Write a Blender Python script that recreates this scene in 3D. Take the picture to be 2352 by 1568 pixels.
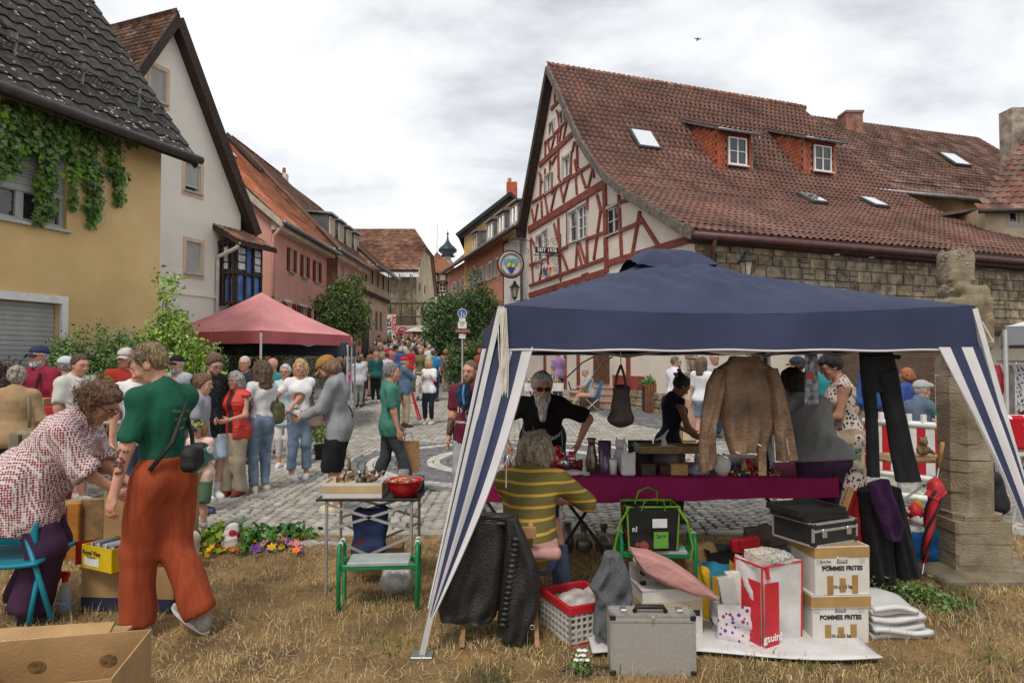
import bpy,bmesh,math,random
import numpy as np
from mathutils import Vector,Matrix,Quaternion
from math import sin,cos,pi,radians,sqrt,atan2
random.seed(7);RNG=np.random.default_rng(7)
for o_ in list(bpy.data.objects):bpy.data.objects.remove(o_)
S=bpy.context.scene
COL=S.collection
F=1500.0;CX=1176.0;CY=784.0;CAMH=1.62
PITCH=math.atan((828-784)/F)
cd=bpy.data.cameras.new('camera');cam=bpy.data.objects.new('camera',cd);COL.objects.link(cam)
cd.sensor_width=36;cd.lens=F/2352*36;cd.clip_end=2000;cd.clip_start=0.05
cam.location=(0,0,CAMH);cam.rotation_euler=(pi/2+PITCH,0,0)
S.camera=cam
W=bpy.data.worlds.new('World');S.world=W;W.use_nodes=True
nt=W.node_tree;nt.nodes.clear();L=nt.links.new
SUN_EL,SUN_AZ=radians(58),radians(200)
sky=nt.nodes.new('ShaderNodeTexSky');sky.sky_type='NISHITA';sky.sun_disc=False
sky.sun_elevation=SUN_EL;sky.sun_rotation=SUN_AZ
bg=nt.nodes.new('ShaderNodeBackground');bg.inputs['Strength'].default_value=0.1
bgc=nt.nodes.new('ShaderNodeBackground');bgc.inputs['Strength'].default_value=0.93
tc=nt.nodes.new('ShaderNodeTexCoord')
sep=nt.nodes.new('ShaderNodeSeparateXYZ');L(tc.outputs['Generated'],sep.inputs[0])
def wm(op,a,b=None,clamp=False):
 n=nt.nodes.new('ShaderNodeMath');n.operation=op;n.use_clamp=clamp
 for i,v in enumerate((a,b)):
  if v is None:continue
  if isinstance(v,(int,float)):n.inputs[i].default_value=v
  else:L(v,n.inputs[i])
 return n.outputs[0]
zz=wm('ADD',wm('ABSOLUTE',sep.outputs[2]),0.34)
comb=nt.nodes.new('ShaderNodeCombineXYZ')
L(wm('DIVIDE',sep.outputs[0],zz),comb.inputs[0]);L(wm('DIVIDE',sep.outputs[1],zz),comb.inputs[1]);L(wm('MULTIPLY',sep.outputs[2],.8),comb.inputs[2])
def wnoise(scale,detail,rough,off,dist=0.0):
 mp=nt.nodes.new('ShaderNodeMapping');mp.inputs['Location'].default_value=off;L(comb.outputs[0],mp.inputs[0])
 mp.inputs['Scale'].default_value=(0.8,1.1,1)
 n=nt.nodes.new('ShaderNodeTexNoise');n.inputs['Scale'].default_value=scale;n.inputs['Detail'].default_value=detail
 n.inputs['Roughness'].default_value=rough;n.inputs['Distortion'].default_value=dist;L(mp.outputs[0],n.inputs[0]);return n.outputs[0]
n1=wnoise(1.25,7,.5,(3.1,1.2,0),.25);n2=wnoise(4.4,6,.55,(7.7,4.4,2),.2)
mixv=wm('ADD',wm('MULTIPLY',n1,.68),wm('MULTIPLY',n2,.32))
cr=nt.nodes.new('ShaderNodeValToRGB');L(mixv,cr.inputs[0])
e=cr.color_ramp.elements;e[0].position=.36;e[0].color=(.40,.43,.47,1);e[1].position=.57;e[1].color=(.96,.95,.93,1)
x_=cr.color_ramp.elements.new(.47);x_.color=(.74,.755,.775,1)
L(cr.outputs[0],bgc.inputs[0]);L(sky.outputs[0],bg.inputs[0])
ms=nt.nodes.new('ShaderNodeMixShader');ms.inputs[0].default_value=.93
L(bg.outputs[0],ms.inputs[1]);L(bgc.outputs[0],ms.inputs[2])
wo=nt.nodes.new('ShaderNodeOutputWorld');L(ms.outputs[0],wo.inputs[0])
sd=bpy.data.lights.new('sun','SUN');so=bpy.data.objects.new('sun',sd);COL.objects.link(so)
sd.energy=1.5;sd.angle=radians(14);sd.color=(1,.93,.83)
sun_dir=Vector((sin(SUN_AZ)*cos(SUN_EL),cos(SUN_AZ)*cos(SUN_EL),sin(SUN_EL)))
so.rotation_euler=sun_dir.to_track_quat('Z','Y').to_euler();so.location=(0,0,30)
S.view_settings.view_transform='Standard';S.view_settings.look='None'
S.view_settings.exposure=0.44;S.view_settings.gamma=1
S.render.engine='CYCLES'
S.cycles.max_bounces=6;S.cycles.diffuse_bounces=3;S.cycles.glossy_bounces=2;S.cycles.transparent_max_bounces=8
# ================================================================ helpers
def P(px,py,Y):
 dx=(px-CX)/F;dy=(CY-py)/F
 wy=cos(PITCH)-sin(PITCH)*dy;wz=sin(PITCH)+cos(PITCH)*dy
 return Vector((dx/wy*Y,Y,CAMH+wz/wy*Y))
def PX(px,Y):return(px-CX)/F*Y
def gz(x,y):
 t=y-16.0
 return 0.0 if t<=0 else 0.065*(sqrt(t*t+4)-2)
def G(px,py):
 "ground point under a pixel"
 Y=3.0
 for _ in range(400):
  p=P(px,py,Y)
  if p.z<=gz(p.x,Y):break
  Y*=1.006
 return Vector((p.x,Y,gz(p.x,Y)))
def S2L(c):return tuple(((v/255)/12.92 if v/255<=.04045 else(((v/255)+.055)/1.055)**2.4)for v in c)
_M={}
def rgb(c):return tuple(c[:3])+(1,)
def mat(col,rough=.75,var=.12,scale=6.0,bump=0.0,bscale=60.0,metal=0.0,spec=.35,isl=0.0,hue=None,det=4,sheen=0,alpha=1,emit=0,trans=0,stretch=None):
 key=(col,rough,var,scale,bump,bscale,metal,spec,isl,hue,det,sheen,alpha,emit,trans,stretch)
 if key in _M:return _M[key]
 m=bpy.data.materials.new('mat');m.use_nodes=True;n=m.node_tree;b=n.nodes['Principled BSDF'];l=n.links.new
 b.inputs['Roughness'].default_value=rough;b.inputs['Metallic'].default_value=metal;b.inputs['Specular IOR Level'].default_value=spec
 b.inputs['Base Color'].default_value=rgb(col)
 if sheen:b.inputs['Sheen Weight'].default_value=sheen
 if alpha<1:b.inputs['Alpha'].default_value=alpha
 if trans:b.inputs['Transmission Weight'].default_value=trans
 if emit:b.inputs['Emission Color'].default_value=rgb(col);b.inputs['Emission Strength'].default_value=emit
 geo=n.nodes.new('ShaderNodeNewGeometry');pos=geo.outputs['Position']
 if stretch:
  mp=n.nodes.new('ShaderNodeMapping');mp.inputs['Scale'].default_value=stretch;l(pos,mp.inputs[0]);pos=mp.outputs[0]
 last=None
 if var:
  t=n.nodes.new('ShaderNodeTexNoise');t.inputs['Scale'].default_value=scale;t.inputs['Detail'].default_value=det;t.inputs['Roughness'].default_value=.6
  l(pos,t.inputs['Vector'])
  mx=n.nodes.new('ShaderNodeMix');mx.data_type='RGBA'
  lo=tuple(max(0,v*(1-1.6*var))for v in col);hi=tuple(min(1,v*(1+1.6*var))for v in col)
  if hue:hi=hue
  mx.inputs['A'].default_value=rgb(lo);mx.inputs['B'].default_value=rgb(hi)
  rp=n.nodes.new('ShaderNodeMapRange');rp.inputs['From Min'].default_value=.3;rp.inputs['From Max'].default_value=.7
  l(t.outputs[0],rp.inputs[0]);l(rp.outputs[0],mx.inputs['Factor']);last=mx.outputs['Result']
 if isl:
  oi=n.nodes.new('ShaderNodeObjectInfo');a=n.nodes.new('ShaderNodeMath');a.operation='ADD'
  l(oi.outputs['Random'],a.inputs[0]);l(geo.outputs['Random Per Island'],a.inputs[1])
  fr=n.nodes.new('ShaderNodeMath');fr.operation='FRACT';l(a.outputs[0],fr.inputs[0])
  mr=n.nodes.new('ShaderNodeMapRange');mr.inputs['To Min'].default_value=1-isl;mr.inputs['To Max'].default_value=1+isl;l(fr.outputs[0],mr.inputs[0])
  hs=n.nodes.new('ShaderNodeHueSaturation');l(mr.outputs[0],hs.inputs['Value'])
  a2=n.nodes.new('ShaderNodeMath');a2 .operation='MULTIPLY_ADD';a2 .inputs[1].default_value=7.13;a2 .inputs[2].default_value=.2;l(fr.outputs[0],a2 .inputs[0])
  f2=n.nodes.new('ShaderNodeMath');f2 .operation='FRACT';l(a2 .outputs[0],f2 .inputs[0])
  m2=n.nodes.new('ShaderNodeMapRange');m2 .inputs['To Min'].default_value=1-isl;m2 .inputs['To Max'].default_value=1+isl*.6;l(f2 .outputs[0],m2 .inputs[0]);l(m2 .outputs[0],hs.inputs['Saturation'])
  if last:l(last,hs.inputs['Color'])
  else:hs.inputs['Color'].default_value=rgb(col)
  last=hs.outputs[0]
 if last:l(last,b.inputs['Base Color'])
 if bump:
  t=n.nodes.new('ShaderNodeTexNoise');t.inputs['Scale'].default_value=bscale;t.inputs['Detail'].default_value=5
  l(pos,t.inputs['Vector']);bp=n.nodes.new('ShaderNodeBump');bp.inputs['Strength'].default_value=min(1,bump);bp.inputs['Distance'].default_value=.02
  l(t.outputs[0],bp.inputs['Height']);l(bp.outputs[0],b.inputs['Normal'])
 _M[key]=m;return m
def nodes(m):return m.node_tree.nodes,m.node_tree.links.new
def stripes(c1,c2,freq,axis=2,duty=.5,rough=.85,bump=.1):
 "flat printed stripes in object space"
 key=('st',c1,c2,freq,axis,duty)
 if key in _M:return _M[key]
 m=bpy.data.materials.new('stripes');m.use_nodes=True;n,l=nodes(m);b=n['Principled BSDF'];b.inputs['Roughness'].default_value=rough;b.inputs['Specular IOR Level'].default_value=.2
 t=n.new('ShaderNodeTexCoord');s=n.new('ShaderNodeSeparateXYZ');l(t.outputs['Object'],s.inputs[0])
 a=n.new('ShaderNodeMath');a.operation='MULTIPLY';a.inputs[1].default_value=freq;l(s.outputs[axis],a.inputs[0])
 f=n.new('ShaderNodeMath');f.operation='FRACT';l(a.outputs[0],f.inputs[0])
 g=n.new('ShaderNodeMath');g.operation='LESS_THAN';g.inputs[1].default_value=duty;l(f.outputs[0],g.inputs[0])
 mx=n.new('ShaderNodeMix');mx.data_type='RGBA';mx.inputs['A'].default_value=rgb(c1);mx.inputs['B'].default_value=rgb(c2)
 l(g.outputs[0],mx.inputs['Factor']);l(mx.outputs['Result'],b.inputs['Base Color']);_M[key]=m;return m
def spotted(c1,c2,scale,thr=.5,c3=None,rough=.8,stretch=(1,1,1),smooth=.02,rnd=1.0):
 "printed pattern: blobs (voronoi) of c2 (and c3) on c1, object space"
 key=('sp',c1,c2,scale,thr,c3,stretch)
 if key in _M:return _M[key]
 m=bpy.data.materials.new('print');m.use_nodes=True;n,l=nodes(m);b=n['Principled BSDF'];b.inputs['Roughness'].default_value=rough;b.inputs['Specular IOR Level'].default_value=.2
 t=n.new('ShaderNodeTexCoord');mp=n.new('ShaderNodeMapping');mp.inputs['Scale'].default_value=stretch;l(t.outputs['Object'],mp.inputs[0])
 v=n.new('ShaderNodeTexVoronoi');v.inputs['Scale'].default_value=scale;v.inputs['Randomness'].default_value=rnd;l(mp.outputs[0],v.inputs['Vector'])
 r=n.new('ShaderNodeMapRange');r.inputs['From Min'].default_value=thr-smooth;r.inputs['From Max'].default_value=thr+smooth;r.inputs['To Min'].default_value=1;r.inputs['To Max'].default_value=0;l(v.outputs['Distance'],r.inputs[0])
 mx=n.new('ShaderNodeMix');mx.data_type='RGBA';mx.inputs['A'].default_value=rgb(c1);mx.inputs['B'].default_value=rgb(c2);l(r.outputs[0],mx.inputs['Factor'])
 if c3:
  m3=n.new('ShaderNodeMix');m3 .data_type='RGBA';m3 .inputs['A'].default_value=rgb(c2);m3 .inputs['B'].default_value=rgb(c3)
  sc=n.new('ShaderNodeSeparateColor');l(v.outputs['Color'],sc.inputs[0]);g=n.new('ShaderNodeMath');g.operation='GREATER_THAN';g.inputs[1].default_value=.5;l(sc.outputs[0],g.inputs[0])
  l(g.outputs[0],m3 .inputs['Factor']);l(m3 .outputs['Result'],mx.inputs['B'])
 l(mx.outputs['Result'],b.inputs['Base Color']);_M[key]=m;return m
GLASS=mat((.03,.035,.04),.06,0,spec=.8)
CURT=mat((.55,.55,.53),.25,.3,5,spec=.6)
class MB:
 def __init__(s):s.v=[];s.f=[];s.m=[]
 def add(s,vs,fs,mi=0):
  o=len(s.v);s.v+=[tuple(v)for v in vs];s.f+=[tuple(i+o for i in f)for f in fs];s.m+=[mi]*len(fs);return s
 def box(s,c,d,R=None,mi=0,taper=1.0):
  hx,hy,hz=d[0]/2,d[1]/2,d[2]/2;c=Vector(c);vs=[]
  for z in(-1,1):
   k=taper if z>0 else 1
   for x,y in((-1,-1),(1,-1),(1,1),(-1,1)):
    p=Vector((x*hx*k,y*hy*k,z*hz));vs.append(c+(R@p if R is not None else p))
  return s.add(vs,[(3,2,1,0),(4,5,6,7),(0,1,5,4),(1,2,6,5),(2,3,7,6),(3,0,4,7)],mi)
 def rbox(s,c,d,r=.01,R=None,mi=0):
  "box with chamfered edges"
  c=Vector(c);h=[x/2 for x in d];r=min(r,*(x*.45 for x in h))if min(h)>0 else 0
  vs=[];idx={}
  for sx in(-1,1):
   for sy in(-1,1):
    for sz in(-1,1):
     for ax in range(3):
      p=[sx*(h[0]-r),sy*(h[1]-r),sz*(h[2]-r)];p[ax]=(sx,sy,sz)[ax]*h[ax]
      idx[(sx,sy,sz,ax)]=len(vs);pv=Vector(p);vs.append(c+(R@pv if R is not None else pv))
  fs=[]
  def q(*k):fs.append(tuple(idx[x]for x in k))
  for a in range(3):
   b_,c_=(a+1)%3,(a+2)%3
   for sg in(-1,1):
    def kk(sb,sc,ax,sg=sg):
     t=[0,0,0];t[a]=sg;t[b_]=sb;t[c_]=sc;return tuple(t)+(ax,)
    r4=[kk(-1,-1,a),kk(1,-1,a),kk(1,1,a),kk(-1,1,a)]
    q(*(r4 if sg>0 else r4[::-1]))
   for sb in(-1,1):
    for sc in(-1,1):
     def k2(sa,ax):
      t=[0,0,0];t[a]=sa;t[b_]=sb;t[c_]=sc;return tuple(t)+(ax,)
     r4=[k2(-1,b_),k2(1,b_),k2(1,c_),k2(-1,c_)]
     q(*(r4 if sb*sc>0 else r4[::-1]))
  for sx in(-1,1):
   for sy in(-1,1):
    for sz in(-1,1):
     r3=[(sx,sy,sz,0),(sx,sy,sz,1),(sx,sy,sz,2)]
     q(*(r3 if sx*sy*sz>0 else r3[::-1]))
  return s.add(vs,fs,mi)
 def cyl(s,a,b,r,r2=None,n=10,mi=0,cap=True):
  a=Vector(a);b=Vector(b);r2=r if r2 is None else r2;d=(b-a)
  if d.length<1e-6:return s
  q=d.to_track_quat('Z','Y');vs=[]
  for c,rr in((a,r),(b,r2)):
   for i in range(n):t=2*pi*i/n;vs.append(c+q@Vector((rr*cos(t),rr*sin(t),0)))
  fs=[(i,(i+1)%n,n+(i+1)%n,n+i)for i in range(n)]
  if cap:fs+=[tuple(range(n))[::-1],tuple(range(n,2*n))]
  return s.add(vs,fs,mi)
 def tube(s,pts,r,n=8,mi=0,closed=False,flat=None):
  pts=[Vector(p)for p in pts];N=len(pts);rs=r if isinstance(r,(list,tuple))else[r]*N
  vs=[];up=None
  for i,p in enumerate(pts):
   t=(pts[(i+1)%N]-pts[i-1])if(closed or 0<i<N-1)else(pts[1]-pts[0]if i==0 else pts[-1]-pts[-2])
   t=t.normalized()if t.length>1e-9 else Vector((0,0,1))
   if up is None:up=t.orthogonal().normalized()
   up=(up-t*up.dot(t));up=up.normalized()if up.length>1e-6 else t.orthogonal().normalized()
   w=t.cross(up)
   for k in range(n):
    a=2*pi*k/n;vs.append(p+(up*cos(a)+w*sin(a)*(flat or 1))*rs[i])
  fs=[]
  for i in range(N if closed else N-1):
   j=(i+1)%N
   for k in range(n):fs.append((i*n+k,i*n+(k+1)%n,j*n+(k+1)%n,j*n+k))
  if not closed:fs+=[tuple(range(n))[::-1],tuple(range((N-1)*n,N*n))]
  return s.add(vs,fs,mi)
 def lathe(s,prof,c=(0,0,0),n=20,mi=0,R=None,sx=1,sy=1,close=False):
  c=Vector(c);vs=[]
  for r,z in prof:
   for i in range(n):
    a=2*pi*i/n;p=Vector((r*cos(a)*sx,r*sin(a)*sy,z));vs.append(c+(R@p if R is not None else p))
  fs=[(k*n+i,k*n+(i+1)%n,(k+1)*n+(i+1)%n,(k+1)*n+i)for k in range(len(prof)-1)for i in range(n)]
  if close:fs+=[tuple(range(n))[::-1],tuple(range((len(prof)-1)*n,len(prof)*n))]
  return s.add(vs,fs,mi)
 def prism(s,poly,off,mi=0):
  "polygon (3D points, in a plane) extruded by off"
  n=len(poly);poly=[Vector(p)for p in poly];off=Vector(off)
  nrm=Vector((0,0,0))
  for i in range(n):nrm+=poly[i].cross(poly[(i+1)%n])
  if nrm.dot(off)<0:poly=poly[::-1]
  vs=poly+[p+off for p in poly]
  fs=[tuple(range(n))[::-1],tuple(range(n,2*n))]+[(i,(i+1)%n,n+(i+1)%n,n+i)for i in range(n)]
  return s.add(vs,fs,mi)
 def beam(s,a,b,w,d,nrm,mi=0,wb=None):
  "bar from a to b, width w in the plane, depth d along nrm (centred)"
  a=Vector(a);b=Vector(b);t=(b-a).normalized();nrm=Vector(nrm).normalized();u=nrm.cross(t).normalized();wb=wb or w
  vs=[a-u*w/2-nrm*d/2,a+u*w/2-nrm*d/2,a+u*w/2+nrm*d/2,a-u*w/2+nrm*d/2,b-u*wb/2-nrm*d/2,b+u*wb/2-nrm*d/2,b+u*wb/2+nrm*d/2,b-u*wb/2+nrm*d/2]
  return s.add(vs,[(3,2,1,0),(4,5,6,7),(0,1,5,4),(1,2,6,5),(2,3,7,6),(3,0,4,7)],mi)
 def grid(s,fn,nu,nv,mi=0,thick=0):
  "sheet: fn(u,v) with u,v in 0..1"
  vs=[Vector(fn(i/nu,j/nv))for j in range(nv+1)for i in range(nu+1)];w=nu+1
  fs=[(j*w+i,j*w+i+1,(j+1)*w+i+1,(j+1)*w+i)for j in range(nv)for i in range(nu)]
  mis=mi
  if thick:
   nr=[Vector((0,0,0))for _ in vs]
   for f in fs:
    nn=(vs[f[1]]-vs[f[0]]).cross(vs[f[3]]-vs[f[0]])
    for k in f:nr[k]+=nn
   o=len(vs);vs=vs+[v-n.normalized()*thick if n.length>0 else v for v,n in zip(vs,nr)]
   nf=len(fs);fs=fs+[tuple(k+o for k in f)[::-1]for f in fs]
   bd=[j*w for j in range(nv,-1,-1)];bd=list(range(w))+[j*w+nu for j in range(1,nv+1)]+[nv*w+i for i in range(nu-1,-1,-1)]+[j*w for j in range(nv-1,0,-1)]
   fs+=[(bd[(i+1)%len(bd)],bd[i],bd[i]+o,bd[(i+1)%len(bd)]+o)for i in range(len(bd))]
  return s.add(vs,fs,mis)
 def ball(s,c,r,n=10,m=7,mi=0,R=None):
  r=(r,r,r)if isinstance(r,(int,float))else r
  prof=[(sin(pi*k/m),-cos(pi*k/m))for k in range(m+1)]
  c=Vector(c);vs=[]
  for q,z in prof:
   for i in range(n):
    a=2*pi*i/n;p=Vector((max(q,.001)*cos(a)*r[0],max(q,.001)*sin(a)*r[1],z*r[2]));vs.append(c+(R@p if R is not None else p))
  fs=[(k*n+i,k*n+(i+1)%n,(k+1)*n+(i+1)%n,(k+1)*n+i)for k in range(m)for i in range(n)]
  return s.add(vs,fs,mi)
 def mesh(s,name,mats=None,smooth=False):
  me=bpy.data.meshes.new(name);me.from_pydata(s.v,[],s.f)
  mats=mats if isinstance(mats,(list,tuple))else[mats]
  for m in mats:
   if m:me.materials.append(m)
  if len(mats)>1:me.polygons.foreach_set('material_index',s.m)
  if smooth:me.polygons.foreach_set('use_smooth',[True]*len(s.f))
  return me
def link(name,me,parent=None,local=False):
 o=bpy.data.objects.new(name,me);COL.objects.link(o)
 if parent is not None:
  o.parent=parent
  if not local:
   M=Matrix.Identity(4);q=parent
   while q is not None:M=q.matrix_parent_inverse@(q.matrix_basis@M)if False else(q.matrix_parent_inverse@q.matrix_basis@M);q=q.parent
   o.matrix_parent_inverse=M.inverted()
 return o
def part(parent,name,mb,m,smooth=False,local=False,label=None,kind=None):
 o=link(name,mb.mesh(name,m,smooth)if isinstance(mb,MB)else mb,parent,local)
 if label:o['label']=label
 if kind:o['kind']=kind
 return o
def tag(o,label=None,cat=None,group=None,kind=None):
 if label:o['label']=label
 if cat:o['category']=cat
 if group:o['group']=group
 if kind:o['kind']=kind
 return o
def thing(name,label,cat,loc=(0,0,0),rz=0.0,group=None):
 o=bpy.data.objects.new(name,None);COL.objects.link(o);o.empty_display_size=.1
 o.location=loc;o.rotation_euler=(0,0,rz);return tag(o,label,cat,group)
def single(name,mb,m,label,cat,group=None,smooth=False):
 "a thing that is one mesh"
 o=link(name,mb.mesh(name,m,smooth));return tag(o,label,cat,group)
def struct(name,mb,m,smooth=False):
 o=link(name,mb.mesh(name,m,smooth)if isinstance(mb,MB)else mb);o['kind']='structure';return o
def np_mesh(name,V,Fq,mats=None,smooth=False,mi=None):
 "V (n,3), Fq (m,k) uniform polygons"
 me=bpy.data.meshes.new(name);V=np.asarray(V,np.float32);Fq=np.asarray(Fq,np.int32);k=Fq.shape[1]
 me.vertices.add(len(V));me.vertices.foreach_set('co',V.ravel())
 me.loops.add(Fq.size);me.loops.foreach_set('vertex_index',Fq.ravel())
 me.polygons.add(len(Fq));me.polygons.foreach_set('loop_start',np.arange(0,Fq.size,k,dtype=np.int32))
 if smooth:me.polygons.foreach_set('use_smooth',np.ones(len(Fq),bool))
 for m in(mats if isinstance(mats,(list,tuple))else[mats]):
  if m:me.materials.append(m)
 if mi is not None:me.polygons.foreach_set('material_index',np.asarray(mi,np.int32))
 me.update(calc_edges=True);return me
def vis_score(p,size=1.0):
 x,y,z=p
 if y<.3:return 0
 sx=x/y;sz=(z-CAMH)/y
 if abs(sx)>.80 or sz>.57 or sz<-.52:return 0
 return size/(y*y)
def pieces(parent,name,mb,mats_,material,maxn=300,rest='remaining_pieces',scales=None,bonus=None):
 "copies of one small mesh: the maxn that show largest are objects, the rest one joined part"
 me=mb.mesh(name,material);sc=[(vis_score(M.translation)*(bonus(M.translation)if bonus else 1),i)for i,M in enumerate(mats_)]
 sc.sort(reverse=True);chosen=set(i for s_,i in sc[:maxn]if s_>0)
 Pm=Matrix.Identity(4);q=parent
 while q is not None:Pm=q.matrix_parent_inverse@q.matrix_basis@Pm;q=q.parent
 Pi=Pm.inverted()
 for i in sorted(chosen):
  o=bpy.data.objects.new(name,me);COL.objects.link(o);o.parent=parent;o.matrix_basis=Pi@mats_[i]
 left=[mats_[i]for i in range(len(mats_))if i not in chosen]
 if left:
  v=np.array(mb.v,np.float32);v4=np.c_[v,np.ones(len(v))];A=np.array([[list(r)for r in M]for M in left],np.float32)
  V=np.einsum('nij,vj->nvi',A[:,:3,:],v4).reshape(-1,3);nv=len(v)
  fl=[f for f in mb.f];k=max(len(f)for f in fl);fl=[tuple(f)if len(f)==k else None for f in fl]
  if None in fl:
   tr=[(f[0],f[i],f[i+1])for f in mb.f for i in range(1,len(f)-1)]
  else:tr=fl
  fa=np.array(tr,np.int32);FF=(fa[None]+(np.arange(len(left))*nv)[:,None,None]).reshape(-1,fa.shape[1])
  o=link(rest,np_mesh(rest,V,FF,material),parent);o['kind']='stuff'
def basis(x,y,z,o):
 return Matrix(((x[0],y[0],z[0],o[0]),(x[1],y[1],z[1],o[1]),(x[2],y[2],z[2],o[2]),(0,0,0,1)))
def text_mesh(body,size,bold=0.0,align='CENTER',extrude=.001):
 c=bpy.data.curves.new('t','FONT');c.body=body;c.size=size;c.align_x=align;c.align_y='CENTER';c.extrude=extrude;c.offset=bold;c.resolution_u=2
 o=bpy.data.objects.new('t',c);COL.objects.link(o);dg=bpy.context.evaluated_depsgraph_get()
 me=bpy.data.meshes.new_from_object(o.evaluated_get(dg));bpy.data.objects.remove(o);return me
def text(parent,body,size,o,x,z,material,bold=0.0,sx=1.0,align='CENTER',name='lettering'):
 "lettering at o with reading direction x and up z"
 me=text_mesh(body,size,bold,align);x=Vector(x).normalized();z=Vector(z).normalized();n=x.cross(z).normalized()
 me.transform(basis(x*sx,z,n,Vector(o)));me.materials.clear();me.materials.append(material)
 return part(parent,name,me,None)
class SDF:
 def __init__(s,lo,hi,h,big=.25):
  s.h=h;s.lo=np.array(lo,np.float32)-3*h;n=np.ceil((np.array(hi)+3*h-s.lo)/h).astype(int)+1;s.n=n;s.big=big
  s.D=np.full(n,big,np.float32);s.ax=[s.lo[i]+h*np.arange(n[i],dtype=np.float32)for i in range(3)]
 def sl(s,lo,hi):
  a=np.clip(np.floor((np.array(lo)-s.lo)/s.h).astype(int),0,s.n);b=np.clip(np.ceil((np.array(hi)-s.lo)/s.h).astype(int)+1,0,s.n)
  if np.any(b<=a):return None,None
  S_=tuple(slice(a[i],b[i])for i in range(3))
  return S_,(s.ax[0][S_[0]][:,None,None],s.ax[1][S_[1]][None,:,None],s.ax[2][S_[2]][None,None,:])
 def comb(s,S_,d,k,mode):
  if mode=='sub':
   d=-d;A=s.D[S_];s.D[S_]=np.maximum(A,d);return
  A=s.D[S_]
  if k>0:hh=np.clip(.5+.5*(d-A)/k,0,1);s.D[S_]=d+(A-d)*hh-k*hh*(1-hh)
  else:s.D[S_]=np.minimum(A,d)
 def cone(s,a,b,ra,rb,k=.02,flat=None,mode='add'):
  "tapered capsule; flat=(axis,factor) squashes it along axis"
  a=np.array(a,float);b=np.array(b,float);R=max(ra,rb)*(max(1,flat[1])if flat else 1)+k+2*s.h
  S_,g=s.sl(np.minimum(a,b)-R,np.maximum(a,b)+R)
  if S_ is None:return
  x,y,z=[g[i]-a[i]for i in range(3)];ba=b-a
  if flat:
   ax=np.array(flat[0],float);ax=ax/np.linalg.norm(ax);f=1/flat[1]-1
   t=(x*ax[0]+y*ax[1]+z*ax[2])*f;x=x+t*ax[0];y=y+t*ax[1];z=z+t*ax[2]
   ba=ba+ax*(ba@ax)*f
  L2=max(ba@ba,1e-9);t=np.clip((x*ba[0]+y*ba[1]+z*ba[2])/L2,0,1)
  d=np.sqrt((x-t*ba[0])**2+(y-t*ba[1])**2+(z-t*ba[2])**2)-(ra+(rb-ra)*t)
  s.comb(S_,d,k,mode)
 def ell(s,c,r,k=.02,R=None,mode='add'):
  c=np.array(c,float);r=np.array(r,float);m=r.max()+k+2*s.h
  S_,g=s.sl(c-m,c+m)
  if S_ is None:return
  x,y,z=[g[i]-c[i]for i in range(3)]
  if R is not None:
   Rm=np.array(R,float).T;x,y,z=[Rm[i,0]*x+Rm[i,1]*y+Rm[i,2]*z for i in range(3)]
  k0=np.sqrt((x/r[0])**2+(y/r[1])**2+(z/r[2])**2);k1=np.sqrt((x/r[0]**2)**2+(y/r[1]**2)**2+(z/r[2]**2)**2)+1e-6
  d=k0*(k0-1)/k1;s.comb(S_,d.astype(np.float32),k,mode)
 def box(s,c,hd,r=.02,k=.02,R=None,mode='add'):
  c=np.array(c,float);hd=np.array(hd,float);m=np.linalg.norm(hd)+k+2*s.h
  S_,g=s.sl(c-m,c+m)
  if S_ is None:return
  x,y,z=[g[i]-c[i]for i in range(3)]
  if R is not None:
   Rm=np.array(R,float).T;x,y,z=[Rm[i,0]*x+Rm[i,1]*y+Rm[i,2]*z for i in range(3)]
  q=[np.abs(v)-(hd[i]-r)for i,v in enumerate((x,y,z))]
  d=np.sqrt(np.maximum(q[0],0)**2+np.maximum(q[1],0)**2+np.maximum(q[2],0)**2)+np.minimum(np.maximum(q[0],np.maximum(q[1],q[2])),0)-r
  s.comb(S_,d.astype(np.float32),k,mode)
 def cut(s,p,n):
  "remove the half space on the side n points to"
  p=np.array(p,float);n=np.array(n,float);n=n/np.linalg.norm(n)
  d=(s.ax[0][:,None,None]-p[0])*n[0]+(s.ax[1][None,:,None]-p[1])*n[1]+(s.ax[2][None,None,:]-p[2])*n[2]
  s.D=np.maximum(s.D,d.astype(np.float32))
 def wrinkle(s,amp,freq,seed=0,stretch=(1,1,1),n=5):
  r=np.random.default_rng(seed);d=0
  for i in range(n):
   k=r.normal(size=3);k=k/np.linalg.norm(k)*freq*r.uniform(.6,1.7)*np.array(stretch)
   ph=r.uniform(0,6.28,4);w=1.1*np.sin(s.ax[2]*freq*.33+ph[1])[None,None,:]+.9*np.sin(s.ax[0]*freq*.29+ph[2])[:,None,None]
   q=np.sin(s.ax[0][:,None,None]*k[0]+s.ax[1][None,:,None]*k[1]+s.ax[2][None,None,:]*k[2]+ph[0]+w)
   d=d+(q if i%3 else 1.2*np.abs(q)-.7)
  s.D=s.D+(amp/sqrt(n))*d.astype(np.float32)
 def mesh(s):
  D=s.D;n=D.shape;ins=D<0
  c=[D[i:n[0]-1+i,j:n[1]-1+j,k:n[2]-1+k]for i in(0,1)for j in(0,1)for k in(0,1)]
  cnt=sum((x<0).astype(np.int8)for x in c);act=(cnt>0)&(cnt<8)
  I,J,K=np.nonzero(act);N=len(I)
  if N==0:return np.zeros((0,3),np.float32),np.zeros((0,4),np.int32)
  vals=np.stack([x[I,J,K]for x in c],1);off=np.array([(i,j,k)for i in(0,1)for j in(0,1)for k in(0,1)],np.float32)
  acc=np.zeros((N,3),np.float32);w=np.zeros(N,np.float32)
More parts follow.
